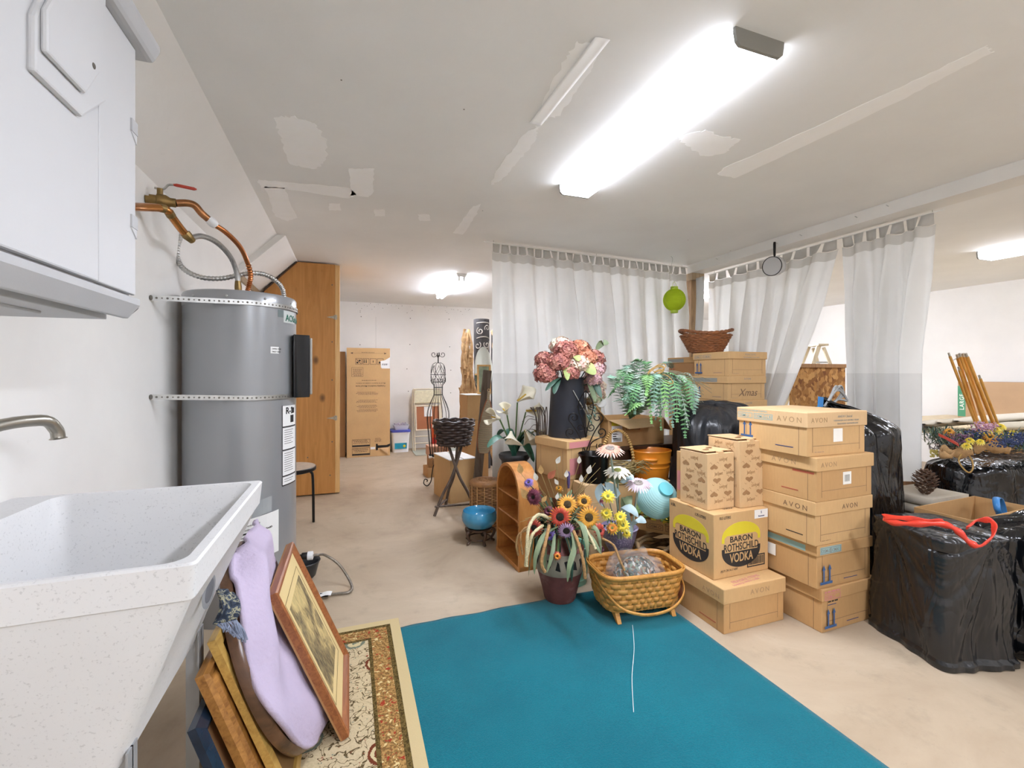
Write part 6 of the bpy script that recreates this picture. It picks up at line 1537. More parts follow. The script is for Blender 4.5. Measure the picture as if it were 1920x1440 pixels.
# wicker gift basket with tall hoop handle
t = thing('hoop_basket', 'small straw basket with tall wrapped hoop handle behind the orange bucket', 'basket', (1.80, 2.765, .50))
mb = MB(); weave_rows(mb, lambda z: .10+.02*z/.1, 0, .13, 9, 24, .006, .005, 60); mb.build('woven_wall', M_straw, t, smooth=60)
mb = MB(); mb.lathe([(0,.002),(.10,.002),(.10,.01),(0,.01)], 20); mb.build('basket_floor', M_straw, t)
hp = [(.115*cos(PI*i/40)*CA, -.115*cos(PI*i/40)*SA, .12+.245*sin(PI*i/40)) for i in range(41)]
mb = MB(); Q = catmull(hp, 5); mb.tube(Q, [.010+.0035*sin(i*1.15) for i in range(len(Q))], 9); mb.build('hoop_handle', mat('wrapped_straw','c19a5c',.6,var=.25,vscale=40), t, smooth=60)
mb = MB()
for i in range(40): p = Vector((rnd(-.02,.13), rnd(-.12,-.06), rnd(.06,.14))); mb.tube(catmull([p, p+Vector((.05,-.01,.02)), p+Vector((.11,-.01,-.01))],3), .0025, 4)
mb.build('straw_weave', M_straw, t, smooth=60)
stack_carton('tan carton under the orange bucket and straw basket', 1.69, 2.67, 0, .54, .195, .4985, 0, M_cart2)
t = thing('orange_bucket', 'bright orange oval metal bucket with moulded handles', 'bucket', (2.085, 2.765, .4995), R(-12))
M_or = mat('orange_enamel','f2962c',.35,.1,var=.05,vscale=4,coat=.2)
mb = MB(); mb.lathe([(0,.0),(.125,0),(.128,.004),(.136,.085),(.140,.088),(.140,.096),(.136,.10),(.140,.12),(.144,.123),(.144,.13),(.141,.134),(.15,.20),(.154,.206),(.15,.212),(.145,.2),(.12,.02),(0,.02)], 48, sy=.78); mb.build('bucket', M_or, t, smooth=40)
mb = MB()
for a in (-112,): 
    P = [(.150*cos(R(a+k*3)), .78*.150*sin(R(a+k*3)), .155) for k in range(-7,8)]; mb.tube(P, [.004]+[.013]*13+[.004], 8)
mb.build('moulded_handle', M_or, t, smooth=60)
# upturned lid tray, wreath, lantern
t = thing('vine_wreath', 'coil of thick twisted brown vines behind the splint basket', 'wreath', (1.835, 2.315, .0), R(4))
M_vine = mat_wood('twisted_vine','5f4630','a98a62',(14,14,14),.7)
for k in range(9):
    z = .03+.024*k; r = .165+.02*sin(k*1.7); P = [((r+.02*sin(i*.7+k*1.3))*cos(2*PI*i/40)*1.15, (r*.62+.012*cos(i*.9+k))*sin(2*PI*i/40), z+.012*sin(i*.55+k*2)) for i in range(40)]
    MB().tube(P, [.0125+.003*sin(i*1.3+k) for i in range(40)], 7, closed=True).build('vine_strand', M_vine, t, smooth=60)
t = thing('upturned_lid', 'upturned carton lid tray of yellow silk flowers resting on the vine coil', 'tray', (1.70, 2.55, .262), rot=(R(2),R(0),R(-55)))
wl, dl, hl = .40, .21, .075
mb = MB(); mb.box(0,wl,0,dl,0,.005); mb.box(0,wl,0,.005,.005,hl); mb.box(0,wl,dl-.005,dl,.005,hl); mb.box(0,.005,.005,dl-.005,.005,hl); mb.box(wl-.005,wl,.005,dl-.005,.005,hl); mb.build('tray', M_cart, t, bevel=.001)
mb = MB()
for x, s_ in ((.16,'OSM-O'),(.28,'G-WBO')): moulded(mb,.105,.036,[(0,0),(0,.0006),(.003,.0006),(.003,0)],FY(x,.02)); mb.text(s_,.026,FY(x+.012,.029),bold=.01)
mb.build('printed_lettering', INK['brown'], t)
mb = MB()
for i in range(70):
    p = Vector((rnd(.03,wl-.03), rnd(.03,dl-.03), rnd(.03,.09))); d = Vector((rnd(-1,1),rnd(-1,1),rnd(.0,.6))).normalized(); mb.mi = i % 3 == 0
    mb.ribbon([p, p+d*.03+Vector((0,0,.008)), p+d*.06], [.01,.038,.004], d.cross(Vector((0,0,1))), .15)
mb.build('silk_foliage', [mat('silk_green','6d8a4a',.5,var=.25,vscale=14), mat('petal_yellow','e3c93c')], t, recalc=False)
t = thing('paper_lantern', 'aqua ribbed paper lantern lying on the tray of yellow flowers', 'lantern', (1.775, 2.295, .505))
dax = (Vector((0,0,EYE))-Vector((1.775,2.295,.505))).normalized()*.78+Vector((CA,-SA,0))*.42+Vector((0,0,.42)); T = dax.normalized().to_track_quat('Z','Y').to_matrix().to_4x4()
mb = MB(); pr = []
for i in range(97):
    p = -PI/2*.86+PI*.86*i/96; pr.append((.124*cos(p)*(1-.018*abs(sin(i*PI/4))), .120*sin(p)))
mb.lathe(pr, 40, M=T); m_ = mat_cloth('aqua_paper','b9e6e6',.3,.8,wr=.1); mb.build('paper_shade', m_, t, smooth=60)
M_cap = mat('aqua_cap','6fc0c8',.4,var=.03); MB().lathe([(0,.130),(.042,.130),(.044,.126),(.044,.106),(.05,.104)], 28, M=T).build('cap', M_cap, t, smooth=40); MB().lathe([(.03,-.108),(.03,-.128),(0,-.13)], 24, M=T).build('cap', M_cap, t, smooth=40)
# green hanging lantern
t = thing('green_lantern', 'lime green paper lantern hanging by a wire from the ceiling', 'lantern', (3.04, 3.66, 2.0))
mb = MB(); pr = [(.108*cos(-PI/2*.8+PI*.8*i/48)*(1-.012*abs(sin(i*PI/4))), .112*sin(-PI/2*.8+PI*.8*i/48)) for i in range(49)]; mb.lathe(pr, 36); mb.build('paper_shade', mat_cloth('lime_paper','cbe040',.55,.8,wr=.1), t, smooth=60)
M_lime = mat('lime_cap','a9c034',.5)
for z0, z1 in ((.105,.13),(-.13,-.105)): MB().lathe([(.036,z0),(.036,z1),(.033,z1),(.033,z0)], 24, closed=True).build('collar', M_lime, t, smooth=40)
for k in range(4): a = PI/2*k; MB().tube([(.109*cos(-PI/2*.8+PI*.8*i/20)*cos(a), .109*cos(-PI/2*.8+PI*.8*i/20)*sin(a), .112*sin(-PI/2*.8+PI*.8*i/20)) for i in range(21)], .0015, 4).build('rib_wire', M_lime, t)
MB().tube(catmull([(-.03,0,.125),(-.015,0,.165),(.0,0,.178),(.015,0,.165),(.03,0,.125)],5), .002, 5).build('bail', M_lime, t, smooth=60)
MB().tube(catmull([(0,0,.178),(-.015,0,.21),(-.03,0,.23),(-.01,0,.26),(-.03,.01,.32),(-.02,.0,.40),(-.04,0,.43)],5), .0018, 5).build('hanging_wire', M_steel, t, smooth=60)
# saucepan on the beam
t = thing('saucepan', 'small clear saucepan with black handle hanging from the white beam', 'saucepan', (3.40, 2.84, 2.385))
MB().tube([(0,0,0),(0,0,-.02),(0,0,-.11),(0,0,-.125)], [.009,.011,.0095,.006], 10).build('handle', M_black, t, smooth=50)
T = Matrix.Translation((0,0,-.205)) @ Matrix.Rotation(R(-98),4,'Y') @ Matrix.Rotation(R(15),4,'X')
mb = MB(); mb.lathe([(.078,.045),(.08,.04),(.08,-.03),(.07,-.045),(0,-.047),(0,-.041),(.066,-.039),(.074,-.028),(.074,.045)], 40, M=T); m, n, l, b = nt('clear_pan_glass'); b.inputs['Base Color'].default_value = (.8,.8,.79,1); b.inputs['Alpha'].default_value = .5; b.inputs['Roughness'].default_value = .08; mb.build('pan', m, t, smooth=50)
mb = MB(); mb.tube([T @ Vector((.078*cos(2*PI*i/40), .078*sin(2*PI*i/40), .046)) for i in range(40)], .0035, 6, closed=True); mb.build('rim', M_black, t, smooth=60)
MB().tube([(.034,0,-.008),(-.012,0,.0)], .002, 5).build('hanging_nail', M_steel, t)
# ================================================================== curtains
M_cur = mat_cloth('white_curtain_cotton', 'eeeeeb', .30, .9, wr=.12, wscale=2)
M_cur2 = mat_cloth('grey_and_shaded_cotton', 'e1e1de', .26, .9, wr=.12, wscale=2)  # grey paints in the weaker backlight low on curtains; also the grey cloth
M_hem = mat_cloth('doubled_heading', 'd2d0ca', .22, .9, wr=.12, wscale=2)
def curtain(label, A, B, ztop, zbot, nf, amp, drift, seed, zsplit=1.27, ntab=12, name='curtain', gather=None, bump=1):
    """tab top panel from A to B; drift(s, t) -> metres along the rod; gather keeps folds"""
    A = Vector((*A, 0)); B = Vector((*B, 0)); L = (B-A).length; d = (B-A)/L; nn = Vector((-d.y, d.x, 0))
    t_ = thing(name, label, 'curtain', (0,0,0))
    zb = ztop-.145; ztab = ztop-.075
    ph = [rnd(0,6.28) for _ in range(6)]
    def P(s, z, off=0):
        t = (zb-z)/(zb-zbot) if z < zb else 0
        k = nf*2*PI*s
        f = sin(k+.5*sin(k*.37+ph[0]))+.45*sin(k*1.9+ph[1]+t*.8)+.3*sin(k*.53+ph[2]-t*1.2)
        a = amp*(.35+.65*min(1, max(t,0)*5+.15))*(1+.35*sin(3*s*PI+ph[3]))
        w = .012*mnoise.noise(Vector((s*9, z*2.2, seed)))
        x = s*L+drift(s, max(0, (ztop-z)/(ztop-zbot)))+.012*sin(k*2+ph[4])*min(1,t*2)
        return A+d*x+nn*(f*a+w+off)+Vector((0,0,z-.012*abs(sin(ntab*PI*s))*(1 if z >= zb-.1 else 0)))
    NU = max(60, int(nf*16)); 
    def part(nm, z0, z1, m, nv, off=0):
        mb = MB(); mb.sheet(lambda u, v: P(u, z0+(z1-z0)*v, off), NU, nv); return mb.build(nm, m, t_, smooth=180)
    part('heading_band', ztab, zb, M_hem, 5)
    part('upper_cloth', zb, zsplit, M_cur, 24)
    part('shaded_lower_cloth', zsplit, zbot, M_cur2, 22)  # lower part coloured greyer for the light blocked behind it
    for i in range(ntab):
        s0 = (i+.10)/ntab; s1 = (i+.88)/ntab; mb = MB()
        def tb(u, v):
            s = s0+(s1-s0)*u; q = P(s, ztab+.004, 0); top = A+d*(s*L+drift(s,0))+Vector((0,0,ztop-.004)); p = q.lerp(top, v); return p
        mb.sheet(tb, 4, 4); mb.build('tab_loop', M_hem, t_, smooth=180, solid=.002)
    return t_
def rod(label, a, b):
    t = thing('curtain_rod', label, 'curtain rod', (0,0,0)); a = Vector(a); b = Vector(b)
    MB().tube([a, b], .006, 8).build('rod_tube', M_fix, t, smooth=60)
    for k in (.04, .5, .97):
        p = a.lerp(b, k); MB().tube([p+Vector((0,0,-.008)), p+Vector((0,0,.0)), Vector((p.x,p.y,ZC-.002 if k else ZC))], .0025, 5).build('hook_bracket', M_steel, t)
    return t
ZR = 2.405
rod('white curtain rod under the ceiling left of the wooden post', (1.09, 3.735, ZR), (3.42, 3.915, ZR))
curtain('long white tab top curtain hanging behind the plants and back boxes', (1.17, 3.742), (3.40, 3.912), ZR, .04, 11, .048, lambda s, t: .26*t*sin(PI*min(1,s*1.02))**.8*(1-.25*s), 3, ntab=27)
ZR2 = 2.335
rod('white curtain rod behind the beam on the side with the saucepan', (3.66, 3.86, ZR2), (3.64, 1.80, ZR2))
curtain('white curtain panel swept aside toward the wooden post', (3.66, 3.86), (3.64, 2.47), ZR2, .04, 6.5, .046, lambda s, t: -(.95*s**1.6)*min(1,t*1.55)**1.15*.62, 8, ntab=11)
curtain('white curtain panel hanging straight at the open end of its rod', (3.64, 2.45), (3.63, 1.84), ZR2, .53, 3.2, .055, lambda s, t: (.06*(1-s))*t-.09*s*min(1,t*2.0)**1.2, 15, ntab=7)
# loose cloth draped on the post
mb = MB(); mb.sheet(lambda u, v: Vector((3.44+.09*u+.015*sin(v*5), 3.80-.0*u+.025*sin(u*6+v*3), 2.27-1.0*v+.03*u)), 14, 22)
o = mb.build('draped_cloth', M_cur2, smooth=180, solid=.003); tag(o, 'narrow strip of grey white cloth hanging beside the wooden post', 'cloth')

# ================================================================== trash bags
def bag_mat(name, c='141518', sc=5, st=.5, rough=.2, fine=.25):
    m, n, l, b = nt(name); v = coords(n, l)
    b.inputs['Base Color'].default_value = rgb(c); b.inputs['Roughness'].default_value = rough; b.inputs['Specular IOR Level'].default_value = .6
    def ridge(vec, s, d):
        t = noise(n, l, vec, s, 2, .5, d); return MA(n, l, 'ABSOLUTE', MA(n, l, 'SUBTRACT', t.outputs['Fac'], .5))
    h = MA(n, l, 'ADD', ridge(v, sc, 1.2), MA(n, l, 'MULTIPLY', ridge(coords(n, l, (1.6, 1.6, .3), rot=(.35,.25,0)), sc*3, .5), .9))
    h = MA(n, l, 'ADD', h, MA(n, l, 'MULTIPLY', ridge(v, sc*7, 1.5), fine*.5))
    bumpn(n, l, b, h, st, .06); return m
M_bag = bag_mat('black_bin_liner'); M_bag2 = bag_mat('soft_black_liner', '232427', 3.5, .2, .36, .3); M_bag3 = bag_mat('shiny_black_liner', '0e0f12', 3.5, .4, .16, .08)
def bag_mesh(c, rx, ry, h, seed, p=2.6, amp=.05, tie=None, pleat=0, nu=96, nv=70, ts=.5):
    """slumped bag: superellipse footprint, bulging, wrinkled; tie = (x, y, z) neck"""
    mb = MB()
    def f(u, v):
        a = 2*PI*u
        ca, sa = cos(a), sin(a); k = (abs(ca)**p+abs(sa)**p)**(-1/p)
        if v < .08: s = .75+.25*(v/.08)**.5; z = .0
        elif v < .72: q = (v-.08)/.64; s = 1+.06*sin(PI*q); z = h*.86*q
        else: q = (v-.72)/.28; s = max(.0, cos(q*PI/2))**.75*1.0; z = h*(.86+.14*sin(q*PI/2))
        x, y = rx*k*ca*s, ry*k*sa*s
        if tie and v > ts:
            q = ((v-ts)/(1-ts))**1.5; x = x*(1-q)+tie[0]*q; y = y*(1-q)+tie[1]*q; z = z+(tie[2]-h)*q**2.2
        n1 = mnoise.noise(Vector((ca*1.6, sa*1.6, v*2.5+seed)))*amp
        n2 = abs(mnoise.noise(Vector((ca*3.5+seed, sa*3.5, v*3))))*amp*.9
        n3 = abs(mnoise.noise(Vector((ca*7, sa*7, v*4+seed))))*amp*.25
        pl = pleat*sin(a*17+3*mnoise.noise(Vector((ca,sa,v*2+seed))))*max(0, v-.35)**1.2
        o = n1-n2-n3+pl; ln = sqrt(x*x+y*y)+1e-4
        return Vector((x+o*x/ln, y+o*y/ln, max(.0, z+(n1*.7-n3 if v > .15 else 0))))
    mb.sheet(f, nu, nv, True); return mb
def bag(label, c, rx, ry, h, seed, rot=0, m=None, **k):
    t = thing('trash_bag', label, 'trash bag', (c[0], c[1], c[2] if len(c) > 2 else 0), R(rot))
    bag_mesh(c, rx, ry, h, seed, **k).build('bag_skin', m or M_bag, t, smooth=180); return t
bag('large smooth grey black bag behind the heart patterned cartons', (2.50, 2.575), .33, .26, 1.06, 2.2, 8, M_bag2, amp=.05, p=2.3)
t = stack_carton('thin carton with a pink printed side behind the shorter heart patterned carton', 1.775, 2.068, .5545, .16, .05, .27, 0, M_cart, pr=[('pink', lambda mb: mb.box(-.0008,0,.006,.044,.05,.16))])
t = bag('tall black bag tied in grey plastic behind the tall box stack', (2.93, 2.0), .345, .28, 1.04, 9.1, -6, M_bag3, amp=.05, tie=(-.08,.0,1.10), pleat=.035, ts=.76)
mb = MB(); M_greyp = mat('grey_plastic_tie','9b9d9c',.3,var=.2,vscale=20)
for k in range(4):
    mb.tube(catmull([(-.10+.012*k,.0,1.06),(-.06+.01*k,-.02,1.13+.02*k),(.0+.02*k,-.02,1.19-.03*k),(.035,-.01,1.16-.02*k),(.0,.0,1.10),(-.06,.0,1.06)],5), [.007]*26, 6)
mb.build('grey_tie', M_greyp, t, smooth=60)
mb = MB(); mb.prism([(0,0),(.035,.0),(.04,.06),(.004,.065)], -.004, .004, Matrix.Translation((-.17,-.02,1.06)) @ Matrix.Rotation(R(90),4,'X')); mb.build('blue_tag', mat('blue_plastic','3f86c8',.35), t)
# front boxy bag with red drawstring
t = thing('trash_bag', 'boxy black bag with a red drawstring beside the tall box stack', 'trash bag', (2.60, 1.31, 0), R(-17))
def boxbag(u, v):
    a = 2*PI*u; ca, sa = cos(a), sin(a); p = 7; k = (abs(ca)**p+abs(sa)**p)**(-1/p); rx, ry, h = .185, .205, .555
    if v < .06: s, z = .55+.45*(v/.06), 0
    elif v < .66: q = (v-.06)/.60; s = 1.02-.05*q; z = h*q
    else: q = (v-.66)/.34; s = .97*(1-q); z = h+.012*sin(q*PI)+.05*max(0,q-.8)
    x, y = rx*k*ca*s, ry*k*sa*s
    tx, ty = -.03, -.10
    if v > .66: q = (v-.66)/.34; x += tx*q; y += ty*q
    # creases radiate from the tie down the near faces
    d = sqrt((x-tx)**2+(y-ty)**2+(z-h)**2); an = atan2(z-h-.02, (x-tx)+(y-ty)*.8)
    cr = abs(mnoise.noise(Vector((an*4.5, d*1.3, 3.1))))*1.0+.5*abs(mnoise.noise(Vector((an*11, d*2.5, 8))))
    o = -.030*cr*min(1, .25+d*2)+.02*mnoise.noise(Vector((x*4, y*4, z*4)))
    if z < .03 and v > .05: o += .012
    ln = sqrt(x*x+y*y)+1e-4; f = 1 if v < .66 else 1-(v-.66)/.34
    return Vector((x+o*x/ln*f, y+o*y/ln*f, max(0, z-(.022*cr*(1-f)*(1 if v > .66 else 0))-(.012*cr if .6 < v else 0))))
mb = MB(); mb.sheet(boxbag, 150, 110, True)
mb.build('bag_skin', bag_mat('creased_black_liner','1a1b1d',3.2,.28,.24,.08), t, smooth=180)
M_red = mat('red_plastic_strip','d8402f',.3,var=.15,vscale=20)
def L7(px, py, zc): return Matrix.Rotation(R(17),3,'Z') @ (W(px, py, zc)-Vector((2.60,1.31,0)))
mb = MB()
Q = catmull([L7(x,y,z) for x,y,z in ((1770,978,1.86),(1740,977,1.90),(1700,972,1.96),(1657,970,2.06),(1668,978,2.02),(1700,982,1.95),(1740,982,1.88),(1775,985,1.83),(1795,996,1.80),(1815,1015,1.78),(1835,1026,1.76),(1855,1015,1.77),(1868,994,1.80),(1858,976,1.84),(1832,974,1.86),(1812,988,1.84))], 6)
mb.ribbon(Q, [.022+.006*sin(i*.8) for i in range(len(Q))], (.25,-.5,.8), .25); mb.build('red_drawstring', M_red, t, solid=.003, smooth=70)
mb = MB()
def trail(u, v): 
    p = Vector((.16+.22*u, -.17-.12*u, 0)); w = (.16*(1-.75*u)); return p+Vector((.10*v*(1-u), -(v-.5)*w-.0, .06*(1-u)*(1-abs(v-.5)*1.6)+.02*abs(mnoise.noise(Vector((u*7,v*7,1))))+.003))
mb.sheet(trail, 30, 18); mb.build('trailing_plastic', M_bag3, t, smooth=180, solid=.002)
bag('shiny black bag at the edge of the view beside the boxy drawstring bag', (2.99, 1.12), .20, .19, .62, 33.3, 10, M_bag3, amp=.05, tie=(.0,-.03,.65), pleat=.03, ts=.7)
# folded cloths, pine cone, open carton
M_canv = mat_cloth('drop_cloth_canvas', 'c9bfae', 0, .9, wr=.3)
for k, (lb, hh) in enumerate((('thick folded canvas cloth at the bottom of the pile by the curtain end', .27), ('folded canvas cloth on top of the pile by the curtain end', .24))):
    z = (.0,.272)[k]; t = thing('folded_cloth', lb, 'cloth', (3.48, 1.83, z), R(-8+7*k)); t.scale = (.78, .85, 1)
    nl = 4
    for j in range(nl):
        a = hh/nl; z0 = j*a+a/2; mb = MB(); P = []
        r = a*.46
        sec = [(-.20+r*.2*sin(j), z0+r)]+[(-.20-r*sin(PI*i/8), z0+r*cos(PI*i/8)) for i in range(1,8)]+[(-.2,z0-r),(.2+.01*j,z0-r),(.2+.01*j,z0+r)]
        mb.prism(sec, -.17, .17, MXZ)
        for v in mb.v: v.z += .008*mnoise.noise(Vector((v.x*9, v.y*9, j+k*5)))
        mb.build('fold_layer', M_canv, t, smooth=50)
t = thing('pine_cone', 'brown pine cone lying on the folded canvas', 'pine cone', (3.37, 1.76, .517))
mb = MB()
for i in range(90):
    v = (i+.5)/90; a = i*2.39996; r = .045*sin(PI*(v*.9+.05))**.7; d = Vector((cos(a), sin(a), .3)); p = Vector((r*.5*cos(a), r*.5*sin(a), .15*v)); mb.ribbon([p, p+d*r*.5, p+d*r*1.0+Vector((0,0,.006))], [.012,.022,.010], (-sin(a),cos(a),0), .1)
mb.build('scales', mat('cone_brown','6a4f3c',.7,var=.4,vscale=30), t, recalc=False, solid=.002)
t = thing('open_box', 'open topped cardboard box with something blue inside beyond the drawstring bag', 'box', (2.99, 1.36, 0), R(2))
w_, d_, h_ = .62, .25, .52
mb = MB(); mb.box(0,w_,0,.006,0,h_); mb.box(0,w_,d_-.006,d_,0,h_); mb.box(0,.006,.006,d_-.006,0,h_); mb.box(w_-.006,w_,.006,d_-.006,0,h_); mb.box(.006,w_-.006,.006,d_-.006,.0,.006); mb.build('carton_walls', M_cart, t, bevel=.001)
t = thing('blue_strap', 'bright blue plastic strap sticking out of the open topped box', 'strap', (3.50, 1.46, .006))
mb = MB(); mb.ribbon(catmull([(0,0,0),(-.02,0,.4),(-.06,0,.50),(-.02,.02,.55),(.05,.03,.53),(.07,.02,.4),(.05,0,.0)],6), [.03]*37, (0,1,0), .1); mb.build('strap_band', mat('blue_plastic','3f86c8'), t, solid=.003, smooth=60)
# flower bag with wreath
t = bag('glossy black bag under the wildflower wreath', (4.32, 1.83), .45, .24, .69, 41.7, -10, M_bag3, amp=.06, p=2.8)
t = thing('wildflower_wreath', 'twig wreath of wildflowers with burlap ribbon on the glossy black bag', 'wreath', (0,0,0))
cW = Vector((4.27, 1.86, .735))
mb = MB()
for k in range(26):
    r = .30+rnd(-.05,.05); P = [cW+Vector(((r+.02*sin(i*1.1+k))*1.25*cos(2*PI*i/30+k), (r+.02*cos(i*.8+k))*.75*sin(2*PI*i/30+k), .02*sin(i*.7+k*2)+rnd(-.012,.012)-.0)) for i in range(rnd(14,30).__int__())]
    mb.tube(P, rnd(.002,.004), 4)
mb.build('twig_ring', M_branch, t, smooth=60)
mb = MB()
for i in range(1100):
    a = rnd(PI*.62, PI*1.85); r = .30+random.gauss(0,.055); p = cW+Vector((r*1.25*cos(a), r*.75*sin(a), .02+rnd(0,.10))); d = Vector((rnd(-1,1),rnd(-1,1),rnd(.2,1.2))).normalized(); mb.mi = i % 3; mb.ribbon([p,p+d*.025,p+d*.055],[.003,.009,.002],d.cross(Vector((0,0,1)))+Vector((.01,0,0)),.05)
mb.build('foliage', [M_leafd, M_leaf, mat('blue_green_leaf','4d6660',.6,var=.2)], t, recalc=False)
for px, py, zc, r, ms in ((1780,809,2.78,.035,Ms_gold),(1818,826,2.66,.03,Ms_yel),(1812,836,2.6,.028,Ms_yel),(1850,812,2.72,.035,Ms_yel),(1866,806,2.78,.035,Ms_yel),(1856,820,2.66,.04,Ms_gold),(1875,800,2.8,.035,Ms_yel),(1900,812,2.75,.03,Ms_yel),(1885,818,2.7,.03,Ms_yel),(1838,828,2.62,.025,Ms_yel)):
    p = W(px, py, zc*1.10); flower(t, 'yellow_bloom', p, (Vector((0,0,EYE))-p).normalized()+Vector((0,0,.9)), r, ms, 12, 3, .22)
for px, py, zc, m in ((1850,800,2.8,pm_('pink_sprig','c79ab0')),(1843,803,2.75,pm_('pink_sprig','c79ab0')),(1800,822,2.7,pm_('plum_sprig','6e4a66')),(1900,825,2.6,pm_('indigo_sprig','34426a')),(1885,830,2.55,pm_('indigo_sprig','34426a')),(1912,820,2.6,pm_('indigo_sprig','34426a')),(1828,815,2.72,pm_('indigo_sprig','34426a'))):
    c = W(px, py, zc*1.10); mb = MB()
    for i in range(120): p = c+Vector((rnd(-.07,.07),rnd(-.05,.05),rnd(-.03,.03))); mb.ball(p, rnd(.003,.006), 5, 4)
    mb.build('flower_sprig', m, t, smooth=60)
M_burl = mat('burlap_ribbon','b08c5f',.9,var=.2,vscale=60,bump=.5,bscale=200)
for P, w_ in (([(1762,842,2.62),(1790,850,2.56),(1825,848,2.52)],.07),([(1825,842,2.55),(1855,838,2.52),(1895,845,2.48)],.075),([(1770,838,2.63),(1762,850,2.6),(1785,856,2.56),(1792,845,2.58)],.05)):
    MB().ribbon(catmull([W(p[0], p[1], p[2]*1.15) for p in P],6), [w_*(.8+.3*sin(i)) for i in range(6*(len(P)-1)+1)], (.1,-.3,1), .1).build('burlap_ribbon', M_burl, t, smooth=70, solid=.003)
MB().tube(catmull([W(1808,845,2.95),W(1798,860,2.90),W(1802,873,2.87),W(1816,886,2.84),W(1824,878,2.86),W(1822,862,2.89),W(1810,846,2.95)],6), .0045, 6).build('twine_loop', mat('golden_twine','a9874c'), t, smooth=60)
mb = MB()
for i in range(40): p = W(1745+rnd(0,22), 848+rnd(-4,8), 3.05); mb.ball(p, rnd(.004,.009), 6, 4)
mb.build('yellow_berries', pm_('berry','b5a659'), t, smooth=60)
t = thing('red_strap', 'red ribbon strap trailing over the bench edge behind the wreath', 'strap', (0,0,0))
MB().ribbon(catmull([W(1760,815,3.05),W(1775,822,2.95),W(1790,830,2.88),W(1797,834,2.82)],5), [.02]*16, (0,.2,1), 0).build('strap_band', M_red, t, solid=.002)

# ================================================================== beyond the beam
M_osb = None
def osb():
    m, n, l, b = nt('strand_board'); v = coords(n, l, (15,15,15)); vo = n.new('ShaderNodeTexVoronoi'); vo.inputs['Scale'].default_value = 1.6; vo.feature = 'F1'
    d = noise(n, l, v, 1.1, 3); l.new(mix(n, l, .9, v, d.outputs['Color'], 'ADD'), vo.inputs['Vector'])
    sp = n.new('ShaderNodeSeparateXYZ'); l.new(vo.outputs['Color'], sp.inputs[0])
    l.new(ramp(n, l, sp.outputs[0], [(.1,'8a5a28'),(.4,'b07c3f'),(.7,'c9985a'),(.95,'7a4a20')]), b.inputs['Base Color']); b.inputs['Roughness'].default_value = .8; return m
t = thing('strand_board', 'sheet of strand board with a timber top rail seen through the curtain gap', 'board', (4.25, 3.36, 0), R(2))
MB().box(0,.85,0,.018,0,1.33).build('sheet', osb(), t); MB().box(-.02,.87,-.02,.06,1.33,1.37).build('top_rail', mat_wood('brown_rail','8a6038','ab7f52'), t, bevel=.003)
t = thing('step_ladder', 'pale wooden step ladder behind the strand board', 'ladder', (5.69, 4.15, 0), R(-110))
for s in (-1,1):
    MB().beam((s*.20,-.62,0),(s*.10,-.03,1.62),.05,.022,(1,0,0)).build('front_rail', mat_wood('pale_ladder','c7b898','e0d5ba'), t); MB().beam((s*.18,.62,0),(s*.10,.03,1.6),.035,.02,(1,0,0)).build('rear_rail', mat_wood('pale_ladder','c7b898','e0d5ba'), t)
for k in range(1,6): z = .27*k; x = .20-.10*z/1.62; MB().box(-x,x,-.62+.59*z/1.62-.04,-.62+.59*z/1.62+.05,z-.01,z+.01).build('step', mat_wood('pale_ladder','c7b898','e0d5ba'), t)
MB().box(-.14,.14,-.06,.07,1.62,1.645).build('top_cap', mat_wood('pale_ladder','c7b898','e0d5ba'), t, bevel=.004); MB().box(.09,.105,-.12,.12,1.40,1.42).build('spreader_bar', M_steel, t)
o = MB().beam((3.79,2.03,0),(3.89,2.20,1.20),.24,.03,(1,-.6,0)).build('leaning_board', mat_wood('honey_board','8a5626','b07a3e',(18,18,2)), bevel=.002); tag(o, 'honey brown board leaning just behind the curtain end', 'board')
t = thing('work_bench', 'wide plywood topped bench along the far side wall', 'bench', (5.35, .6, 0))
MB().box(0,2.40,0,3.2,.68,.70).build('bench_top', mat_wood('pale_ply','d0bb95','e4d4b2',(12,12,2)), t); MB().box(.1,1.7,1.2,3.12,.70,.712).build('loose_sheet', mat_wood('pale_ply','d0bb95','e4d4b2'), t)
for x in (.08,2.3):
    for y in (.1,1.6,3.1): MB().box(x-.045,x+.045,y-.045,y+.045,0,.68).build('leg', M_plye, t)
t = thing('moving_box', 'large moving box with a green printed strip on the bench', 'box', (7.2, 3.42, .7135), R(-88))
MB().box(0,.70,0,.45,0,.45).build('carton', mat('greyed_cardboard','b89876',.8,var=.05), t, bevel=.003)
mb = MB(); mb.box(.0,.075,-.001,0,.02,.40); mb.mi = 1; mb.text('LARGE',.06,Matrix.Translation((.06,-.0012,.10)) @ Matrix.Rotation(R(90),4,'X') @ Matrix.Rotation(R(90),4,'Z'), xs=1.0, bold=.015, spacing=1.15); mb.build('printed_strip', [INK['green'], INK['white']], t)
o = MB().box(0,.5,0,.4,0,.5).build('moving_box', mat('greyed_cardboard','b89876'), bevel=.003, loc=(7.2,2.66,.7015), rot=(0,0,R(-91))); tag(o, 'second plain moving box on the bench beside the green striped one', 'box')
